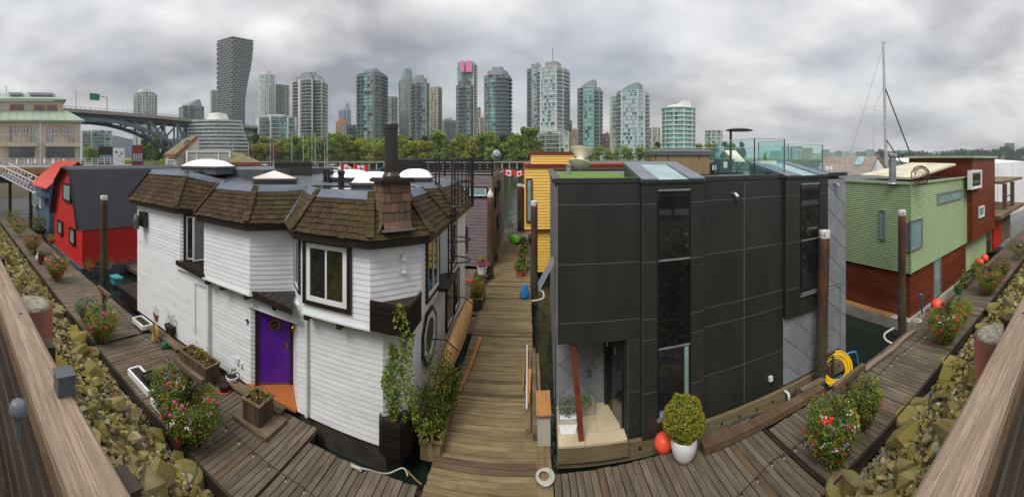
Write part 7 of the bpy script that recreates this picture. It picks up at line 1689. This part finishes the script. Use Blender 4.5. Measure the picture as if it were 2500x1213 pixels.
for x0,x1 in ((0,92),(110,192)):
    a,b = hu(x0),hu(x1); m2 = MB(); m2.obox(hp_((a+b)/2,hz(353),.8), hd*(b-a)/2, hn*.8, V(0,0,.3)); bo = m2.build('balcony', HW, HT); m2 = MB()
    for k in range(9): u = a+(b-a)*k/8; m2.bar(hp_(u,hz(351),1.5), hp_(u,hz(330),1.5), .06,.06)
    m2.bar(hp_(a,hz(330),1.5), hp_(b,hz(330),1.5), .08,.08); m2.build('rail', M['alu'], bo); m2 = MB(); m2.obox(hp_((a+b)/2,hz(341),1.48), hd*(b-a)/2, hn*.02, V(0,0,.5)); m2.build('glass', M['tglass'] if 0 else M['plastic_grey'], bo) if 0 else None
for px in (98,196): m2 = MB(); m2.tube([hp_(hu(px),3,.1), hp_(hu(px),hz(297),.1)], .12, 8); m2.build('downpipe', M['trim_white'], HT)
dk = thing('timber_terrace', 'raised waterside terrace with white railing on dark piles', 'terrace', tuple(AR(110,44,0)))
da_, db_ = AR(-80,43), AR(300,47); m2 = MB(); m2.slab([da_+V(0,0,5.2), db_+V(0,0,5.2), AR(300,60,5.2), AR(-80,60,5.2)], (0,0,.35)); m2.build('deck', M['concrete'], dk)
m2 = MB(); m2.bar(da_+V(0,0,5.0), db_+V(0,0,5.0), .3,.7); m2.build('fascia', M['fresh'], dk)
for k in range(24):
    p = da_.lerp(db_, k/23); m2 = MB(); m2.bar(p+V(0,0,5.5), p+V(0,0,6.6), .07,.07); m2.build('rail_post', M['trim_white'], dk)
    if k % 3 == 0: m2 = MB(); m2.cyl((p.x*1.03,p.y*1.03,-1.5), .2, 6.5, 10); m2.build('pile', M['pile'], dk)
for z in (5.75,6.0,6.3,6.6): m2 = MB(); m2.bar(da_+V(0,0,z), db_+V(0,0,z), .05,.05); m2.build('rail_bar', M['trim_white'], dk)
for i, px in enumerate((35,63,80,103,125,150)): 
    q = AR(px,44.5); t = thing('terrace_chair', ('first','second','third','fourth','fifth','sixth')[i]+' white chair from the left on the hotel terrace', 'chair', (q.x,q.y,5.55), 'white terrace chairs'); m2 = MB(); m2.box(-.3,.3,-.3,.3,.42,.48); m2.build('seat', M['trim_white'], t, local=True); m2 = MB(); m2.box(-.3,.3,.26,.32,.48,.95); m2.build('backrest', M['trim_white'], t, local=True)
    for a in (-.27,.27):
        for b in (-.27,.27): m2 = MB(); m2.box(a-.03,a+.03,b-.03,b+.03,0,.42); m2.build('leg', M['trim_white'], t, local=True)
m2 = MB(); m2.add([AR(-90,62,-.6)+V(0,0,0), AR(330,80,-.6), AR(330,120,4.0), AR(-90,120,5.0)], [(0,1,2,3)]); struct(m2, 'island_shore', MATS['wet_silt_and_deck_shade'])  # dark silt colour stands in for the shadow under the terrace deck
# white truss gangway
gw_ = thing('gangway', 'white aluminium truss gangway sloping down at the far left', 'gangway', (-44,11,0)); ga_, gb2 = AR(-10,41,4.9), AR(92,37,2.9)
for s_ in (0,1.4):
    o = V(0,s_,0)
    for dz in (0,1.1): m2 = MB(); m2.bar(ga_+o+V(0,0,dz), gb2+o+V(0,0,dz), .09,.09); m2.build('chord', M['trim_white'], gw_)
    m2 = MB()
    for k in range(12): p, q = ga_.lerp(gb2,k/12)+o, ga_.lerp(gb2,(k+1)/12)+o; m2.bar(p, q+V(0,0,1.1), .05,.05); m2.bar(q, q+V(0,0,1.1), .05,.05)
    m2.build('truss_web', M['trim_white'], gw_)['kind'] = 'stuff'
m2 = MB(); m2.slab([ga_, gb2, gb2+V(0,1.4,0), ga_+V(0,1.4,0)], (0,0,-.1)); m2.build('walkway', M['plastic_grey'], gw_)
# red and dark shop buildings below the bridge, terraced flats behind
tower('white terraced flats seen through the bridge arch', 196,275,318,330,'step',5,'pale','white',((2,0,1),(0,0,1)),crown='none',name='apartment_block')
tower('teal flats behind the bridge pier', 338,392,322,340,'box',5,'teal','white',((0,.1,.9),),crown='none',name='apartment_block')
for x0,x1,y0,r,mt,lab in ((240,275,358,120,'plastic_black','dark boathouse block beside the bridge pier'),(322,350,354,125,'maroon','maroon boathouse block behind the mural pier'),(276,304,361,118,'tarp','white mural wall at the foot of the bridge')):
    W = (x1-x0)*r/F; c = AR((x0+x1)/2,r); t = thing('boathouse', lab, 'building', (c.x,c.y,0)); a = -az((x0+x1)/2); ex, ey = V(cos(a),sin(a),0), V(-sin(a),cos(a),0); z1 = ZR(y0,r)
    m2 = MB(); m2.obox(c+ey*3+V(0,0,z1/2+.3), ex*W/2, ey*3, V(0,0,z1/2-.3)); m2.build('wall', M[mt], t)
    if mt != 'tarp':
        for k in range(4): m2 = MB(); m2.obox(c-ey*.05+ex*(W*(k-1.5)/4.6)+V(0,0,z1*.62), ex*W*.08, ey*.05, V(0,0,z1*.12)); m2.build('window', M['bglass'], t)
    else:
        random.seed(5)
        for k in range(26): m2 = MB(); p = c-ey*.04+ex*rnd(-W*.42,W*.42)+V(0,0,rnd(.25,.9)*z1); d = rnd(0,3.14); v = ex*cos(d)+V(0,0,1)*sin(d); m2.obox(p, v*rnd(.15,.4), v.cross(ey)*.09, ey*.02); m2.build('mural_mark', M['plastic_black'], t)
# ---- trees
def tree_proto(name, mat, w, h, n, size, seed, conical=0):
    random.seed(seed); t = thing(name, 'x', 'tree', (0,0,0)); m2 = MB(); m2.tube([(0,0,-.5),(.05,.02,h*.25),(-.05,.05,h*.55)], [.032*h,.024*h,.010*h], 7)
    pts = []; lobes = []
    for k in range(20):
        a = rnd(0,6.3); f = rnd(.14,.92); rr = w*.5*rnd(.25,.75)*(1-conical*(f-.2)); lobes.append((V(rr*cos(a),rr*sin(a),h*f), w*rnd(.16,.27)*(1-conical*.5*(f-.2))))
        m2.tube([(0,0,h*.22+.25*h*rnd(0,1)*.8), tuple(lobes[-1][0])], [.012*h,.004*h], 5)
    m2.build('trunk', M['beam_dark'], t, local=True)
    for c, r in lobes: pts += ball_pts(c, r*1.15, r*1.15, r, n//16, .3, rnd(0,9))
    leaves(MB(), pts, size).build('crown', M[mat], t, local=True, fix=False); return t
PR = [tree_proto('park_tree','tree_a',9.5,12,2000,.95,1), tree_proto('park_tree','tree_b',10,11,2000,.95,2), tree_proto('park_tree','tree_c',7.5,13,1600,.9,3,.9), tree_proto('park_tree','tree_a',7,14,1800,.9,4,.6), tree_proto('park_tree','tree_r',8,10,1500,.9,5), tree_proto('park_tree','tree_d',5.5,8,1000,.6,6), tree_proto('park_tree','tree_b',7.5,12,1600,.9,8,.3)]
used = [0]*7; random.seed(77)
KN = ['rounded mid-green tree','broad olive tree','dark pointed conifer','tall narrow green tree','rust-tinged autumn tree','small lime-green young tree','yellowing upright tree']
def plant(k, px, r, sc, where, z=LZ):
    p = AR(px, r, z-.1); lab = KN[k]+' '+where
    if not used[k]: o = PR[k]; used[k] = 1; o.location = p; ORG[o.name] = Vector(p); o.rotation_euler = (0,0,rnd(0,6.3)); o.scale = (sc*rnd(.9,1.15),sc*rnd(.9,1.15),sc); o['label'] = lab; o['group'] = 'trees on the far shore'
    else: o = copied(PR[k], p, rnd(0,6.3), (sc*rnd(.9,1.15),sc*rnd(.9,1.15),sc), lab); o['group'] = 'trees on the far shore'
def where(px):
    for a, s in ((640,'by the elevated ramp'),(700,'below the low terraced block'),(760,'below the broad grey tower'),(815,'right of the broad grey tower'),(866,'below the orange tower top'),(905,'below the twin-tone tower'),(950,'right of the twin-tone tower'),(1000,'below the sail-topped teal tower'),(1055,'below the rounded grey tower'),(1108,'below the cream tower'),(1165,'below the pink-topped tower'),(1215,'left of the layered-balcony tower'),(1255,'below the layered-balcony tower'),(1310,'left of the white podium'),(1400,'below the white podium'),(1470,'below the jade tower'),(1600,'below the sail-topped pale tower'),(1720,'below the oval tower')):
        if px < a: return s
    return 'at the right end of the skyline'
rowA = [(615,4,.8),(628,1,.95),(645,0,1.0),(662,1,1.0),(678,4,1.0),(692,6,.9),(708,0,1.05),(722,3,1.1),(738,1,1.0),(752,0,1.2),(768,0,1.1),(782,1,1.0),(797,4,1.1),(812,0,1.1),(828,0,1.15),(845,1,1.1),(862,0,1.15),(880,1,1.05),(898,0,1.1),(915,1,1.0),(932,0,1.0),(985,3,.9),(1000,1,.9),(1018,6,.9),(1040,1,1.0),(1060,3,1.1),(1074,3,1.2),(1092,6,.9),(1128,3,1.25),(1145,1,1.0),(1158,6,1.0),(1178,3,1.1),(1192,3,1.15),(1206,0,1.2),(1222,2,1.1),(1242,0,1.2),(1258,3,1.2),(1272,0,1.15),(1288,3,1.35),(1300,3,1.3),(1318,6,.7)]
for px,k,s in rowA: plant(k, px+rnd(-3,3), rnd(214,224), s*rnd(.9,1.22), where(px))
for px,k,s in ((770,2,1.2),(818,2,1.3),(836,0,1.35),(868,0,1.2),(905,2,1.1),(960,2,1.0),(975,0,1.1),(1008,2,1.2),(1030,0,1.25),(1050,2,1.0),(1105,2,1.15),(1117,2,1.1),(1165,2,1.2),(1230,2,1.0),(1180,2,1.1)): plant(k, px, rnd(236,250), s, 'further back '+where(px))
for px in range(622,1320,11):
    random.seed(px*3); plant(random.choice((0,1,6,0,2,3)), px+rnd(-4,4), rnd(226,240), rnd(.62,1.35), 'in the second row '+where(px))
for px in range(1408,1600,19): plant(5, px+rnd(-4,4), 228, rnd(.95,1.2), where(px))
for px,k in ((1606,2),(1640,2),(1700,0),(1735,0),(1770,2),(1790,0),(1812,2)): plant(k, px, 300, 1.2, where(px))
for px,k,s in ((352,2,1.2),(366,0,1.2),(382,3,1.3),(398,2,1.2),(412,0,1.1),(212,5,1.3),(230,5,1.3),(222,0,.9)): plant(k, px, 262 if px > 300 else 300, s, 'near the bridge pier' if px > 300 else 'before the white terraced flats')
# far right: woods and distant blocks
wd = MB(); random.seed(19); pts = []
for k in range(5200): x = rnd(2140,2560); hgt = 18+16*mnoise.noise(V(x*.03,0,0))+10*mnoise.noise(V(x*.2,1,0))+14*max(0,(x-2300)/200); p = AR(x, rnd(900,1000)); pts.append(V(p.x,p.y,4+hgt*random.random()**.6))
leaves(wd, pts, 6.5); o = wd.build('distant_wood', M['tree_c'], None, fix=False); tag(o, 'dark distant wood along the right shore', 'wood', kind='stuff')
random.seed(23); xx = 1880
while xx < 2330:
    w = rnd(14,34); tower('distant pale low-rise block on the far right shore', xx, xx+w, rnd(364,374) if xx > 1960 else rnd(356,368), 1000 if xx > 1960 else 760, 'box', rnd(-20,20), random.choice(('wall','pale','teal')), random.choice(('white','grey','beige')), crown=random.choice(('none','box')), name='distant_block', fh=3.2, depth=.6)['group'] = 'distant low-rise blocks'; xx += w*rnd(.7,1.0)
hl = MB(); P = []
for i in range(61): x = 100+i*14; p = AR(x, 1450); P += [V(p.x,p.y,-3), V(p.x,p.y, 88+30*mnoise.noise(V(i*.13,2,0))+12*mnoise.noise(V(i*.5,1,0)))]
hl.add(P, [(2*i,2*i+2,2*i+3,2*i+1) for i in range(60)]); hl.add([AR(100,1560,-3),AR(940,1560,-3),AR(940,1450,-3),AR(100,1450,-3)], [(0,1,2,3)]); struct(hl, 'hills', pm('haze_tinted_hill', rgb(92,110,132), rgb(78,94,112), rough=1, sc=.004, coord='World', bump=0, rv=0))  # the blue of distant haze is painted into the hill colour
# ---- boats
def motorboat(p, L, rz, label, flag=False):
    t = thing('motor_boat', label, 'boat', p, 'boats moored across the water', rz=rz); m2 = MB(); rings = []
    for i in range(9):
        f = i/8; w = .16*L*(1 if f < .6 else 1-((f-.6)/.4)**1.6*.97); sh = .10*L*(.9+.5*f*f); x = -L/2+L*f; rings.append([(x,-w,sh),(x,-w*.75,-.1),(x,w*.75,-.1),(x,w,sh)])
    m2.loft(rings); m2.build('hull', M['boatwhite'], t, local=True)
    m2 = MB(); h = .11*L; m2.loft([[(-L*.25,-.12*L,h*.9),(L*.2,-.1*L,h*.9),(L*.2,.1*L,h*.9),(-L*.25,.12*L,h*.9)],[(-L*.22,-.11*L,h*1.9),(L*.06,-.09*L,h*1.9),(L*.06,.09*L,h*1.9),(-L*.22,.11*L,h*1.9)]]); m2.box(-L*.2,-L*.02,-.1*L,.1*L,h*2.5,h*2.6); m2.build('cabin', M['boatwhite'], t, local=True)
    for s_ in (-1,1): m2 = MB(); m2.slab([(-L*.2,s_*.121*L,h*1.25),(L*.12,s_*.106*L,h*1.25),(L*.06,s_*.099*L,h*1.7),(-L*.2,s_*.115*L,h*1.7)], (0,s_*.02,0)); m2.build('window', M['dglass'], t, local=True)
    for x in (-L*.18,-L*.04):
        for y in (-.08*L,.08*L): m2 = MB(); m2.tube([(x,y,h*1.9),(x,y,h*2.5)], .04, 5); m2.build('bridge_post', M['alu'], t, local=True)
    return t
def sailboat(p, L, H, rz, label):
    t = thing('sail_boat', label, 'boat', p, 'boats moored across the water', rz=rz); m2 = MB(); rings = []
    for i in range(9): f = i/8; w = .15*L*sin(pi*(.12+.88*f))**.7 if f < 1 else .01; x = -L/2+L*f; rings.append([(x,-w,.09*L),(x,-w*.6,-.1),(x,w*.6,-.1),(x,w,.09*L)])
    m2.loft(rings); m2.build('hull', M['boatwhite'], t, local=True); m2 = MB(); m2.box(-L*.1,L*.2,-.08*L,.08*L,.09*L,.15*L); m2.build('cabin', M['boatwhite'], t, local=True)
    m2 = MB(); m2.tube([(L*.08,0,.1*L),(L*.08,0,H)], [.12,.09], 8); m2.build('mast', M['alu'], t, local=True); m2 = MB(); m2.tube([(L*.08,0,.24*L),(-L*.32,0,.24*L)], .09, 6); m2.build('boom', M['alu'], t, local=True)
    m2 = MB(); m2.tube([(L*.08,0,H),(L*.48,0,.1*L)], .05, 4); m2.tube([(L*.08,0,H),(-L*.48,0,.1*L)], .04, 4); m2.tube([(L*.08,0,H*.6),(L*.08,-.14*L,.1*L)], .03, 4); m2.tube([(L*.08,0,H*.6),(L*.08,.14*L,.1*L)], .03, 4); m2.bar((L*.08,-.8,H*.6),(L*.08,.8,H*.6), .06,.06); m2.build('rigging', M['plastic_grey'], t, local=True); return t
random.seed(41)
for i,(px,r,L) in enumerate(((213,235,17),(250,225,15),(305,222,18),(330,230,16),(352,225,15),(375,220,16),(640,190,15),(652,185,14),(800,175,15),(822,165,16))):
    p = AR(px, r, WATER+.05); motorboat(tuple(p), L, rnd(-.5,.6)+(0 if i % 2 else pi), ('white cruiser furthest left below the hotel','white cruiser by the dark boathouse','large white cruiser before the mural wall','white cruiser right of the mural wall','white cruiser before the maroon boathouse','white cruiser near the brown piling','white cruiser behind the mossy hip roof','smaller white cruiser beside the hip roof','white cruiser left of the flags','white flybridge cruiser just left of the first flag')[i])
for i,(px,yt,r) in enumerate(((564,338,100),(611,345,120),(655,335,140),(671,345,150),(709,330,110),(744,325,100),(755,318,110),(773,328,105),(792,320,112),(797,345,150))):
    H = ZR(yt,r)-WATER; p = AR(px, r, WATER+.05); sailboat(tuple(p), H*.7, H, rnd(-.6,.6)+pi*(i % 2), 'moored white sailboat, '+('first','second','third','fourth','fifth','sixth','seventh','eighth','ninth','tenth')[i]+' mast from the left before the park')
# the near yacht behind the green house: tall mast with dark stays
q = AR(2163, 27, WATER); ya = thing('yacht', 'white yacht whose tall mast rises behind the green house', 'boat', tuple(q)); zt5 = ZR(110,27)
rings = []
for i in range(9): f = i/8; w = 1.6*sin(pi*(.12+.88*f))**.7 if f < 1 else .02; x = q.x-6+12*f; rings.append([(x,q.y-w,WATER+1.2),(x,q.y-w*.6,WATER-.2),(x,q.y+w*.6,WATER-.2),(x,q.y+w,WATER+1.2)])
m2 = MB(); m2.loft(rings); m2.build('hull', M['boatwhite'], ya)
tp = AR(2157,27,zt5); bs_ = AR(2168,27,WATER+1); m2 = MB(); m2.tube([bs_, bs_.lerp(tp,.5), tp], [.13,.12,.10], 10); m2.build('mast', M['alu'], ya)
m2 = MB(); m2.tube([tp+V(-.15,0,.1), tp+V(.3,0,.25)], .025, 6); m2.tube([tp, tp+V(-.1,0,.35)], .015, 5); m2.build('masthead_gear', M['plastic_black'], ya)
m2 = MB(); m2.tube([bs_.lerp(tp,.79), AR(2232,26,ZR(400,26))], .055, 6); m2.build('furled_jib', M['plastic_black'], ya); m2 = MB(); m2.tube([bs_.lerp(tp,.52), AR(2206,26,ZR(405,26))], .045, 6); m2.build('furled_staysail', M['plastic_black'], ya)
for a in (tp, bs_.lerp(tp,.8)): m2 = MB(); m2.tube([a, AR(2134,27,ZR(266,27)) if a is not tp else AR(2078,27,ZR(372,27))], .012, 4); m2.build('stay', M['plastic_grey'], ya)
m2 = MB(); m2.tube([AR(2134,27,ZR(266,27)), AR(2163,27,ZR(270,27))], .03, 6); m2.build('spreader', M['alu'], ya); m2 = MB(); m2.tube([AR(2134,27,ZR(266,27)), AR(2132,27,ZR(372,27))], .010, 4); m2.build('stay', M['plastic_grey'], ya)
# maple-leaf flags flown from boats
leaf_pts = [(0,.36),(.07,.22),(.15,.25),(.12,.06),(.2,.14),(.23,.09),(.34,.11),(.30,.0),(.35,-.04),(.18,-.18),(.2,-.24),(.02,-.2),(.02,-.38)]
leaf_pts = leaf_pts + [(-x,y) for x,y in reversed(leaf_pts[1:])]
def flag(px, y, r, W, label, droop=.2, ph=0):
    t = thing('flag', label, 'flag', tuple(AR(px,r,ZR(y,r)))); o = AR(px,r,0); a = -az(px); ex, ey = V(cos(a),sin(a),0), V(-sin(a),cos(a),0); H = W*.55; z0 = ZR(y,r)
    S = lambda u, v, e=0: o+ex*(u*W)+ey*(.12*W*sin(u*7+ph+v)-e)+V(0,0,z0+v*H-droop*W*u*(.5+.5*sin(u*3))+.05*W*sin(u*6+ph))
    for (u0,u1,mt) in ((0,.25,'flagred'),(.25,.75,'flagwhite'),(.75,1,'flagred')):
        m2 = MB(); P = []; n = 8
        for i in range(n+1):
            for j in range(5): P.append(S(u0+(u1-u0)*i/n, j/4-.5))
        m2.add(P, [(i*5+j,(i+1)*5+j,(i+1)*5+j+1,i*5+j+1) for i in range(n) for j in range(4)]); m2.build('stripe', M[mt], t, True)
    m2 = MB(); P = [S(.5,0,.03)]+[S(.5+x*.55, y*1.05, .03) for x,y in leaf_pts]; n = len(P)-1; m2.add(P, [(0,i+1,(i+1)%n+1) for i in range(n)]); m2.build('maple_leaf', M['flagred'], t)
    m2 = MB(); m2.tube([o+V(0,0,z0-1.2*H)+ey*.05, o+V(0,0,z0+.7*H)+ey*.05], .02*W, 6); m2.build('staff', M['alu'], t)
flag(832,410,70,2.6,'red and white maple leaf flag left of the domes'); flag(864,410,66,2.5,'second maple leaf flag streaming to the right',.1,2); flag(1229,422,60,1.7,'maple leaf flag over the water left of the yellow house',-.05,1); flag(1256,424,58,1.5,'maple leaf flag touching the yellow house',-.05,3)
# ================================================================ labels that would repeat say which one, counted from the left
ORD = ['first','second','third','fourth','fifth','sixth','seventh','eighth','ninth','tenth','eleventh','twelfth']+['%dth' % k for k in range(13,60)]
same = {}
for o in COL.objects:
    if o.parent is None and o.get('label'): same.setdefault(o['label'], []).append(o)
for lab, obs in same.items():
    if len(obs) > 1:
        obs.sort(key=lambda o: atan2(o.location.x, o.location.y))
        for i, o in enumerate(obs): o['label'] = lab + ', ' + ORD[i] + ' from left'
# ================================================================ the air: a thin even haze over the harbour
hz_ = MB(); hz_.box(-1700, 1700, -70, 1700, -5.2, 190)
t = NT('harbour_haze'); t.N.remove(t.p)
pv = t.n('ShaderNodeVolumePrincipled'); pv.inputs['Color'].default_value = (.80,.86,.95,1); pv.inputs['Density'].default_value = .0002; pv.inputs['Anisotropy'].default_value = .2
t.L.new(pv.outputs[0], t.N['Material Output'].inputs['Volume'])
hzO = hz_.build('haze', t.mat); hzO['kind'] = 'stuff'; hzO['label'] = 'thin pale haze over the harbour'; hzO['category'] = 'haze'
SC.cycles.volume_bounces = 0
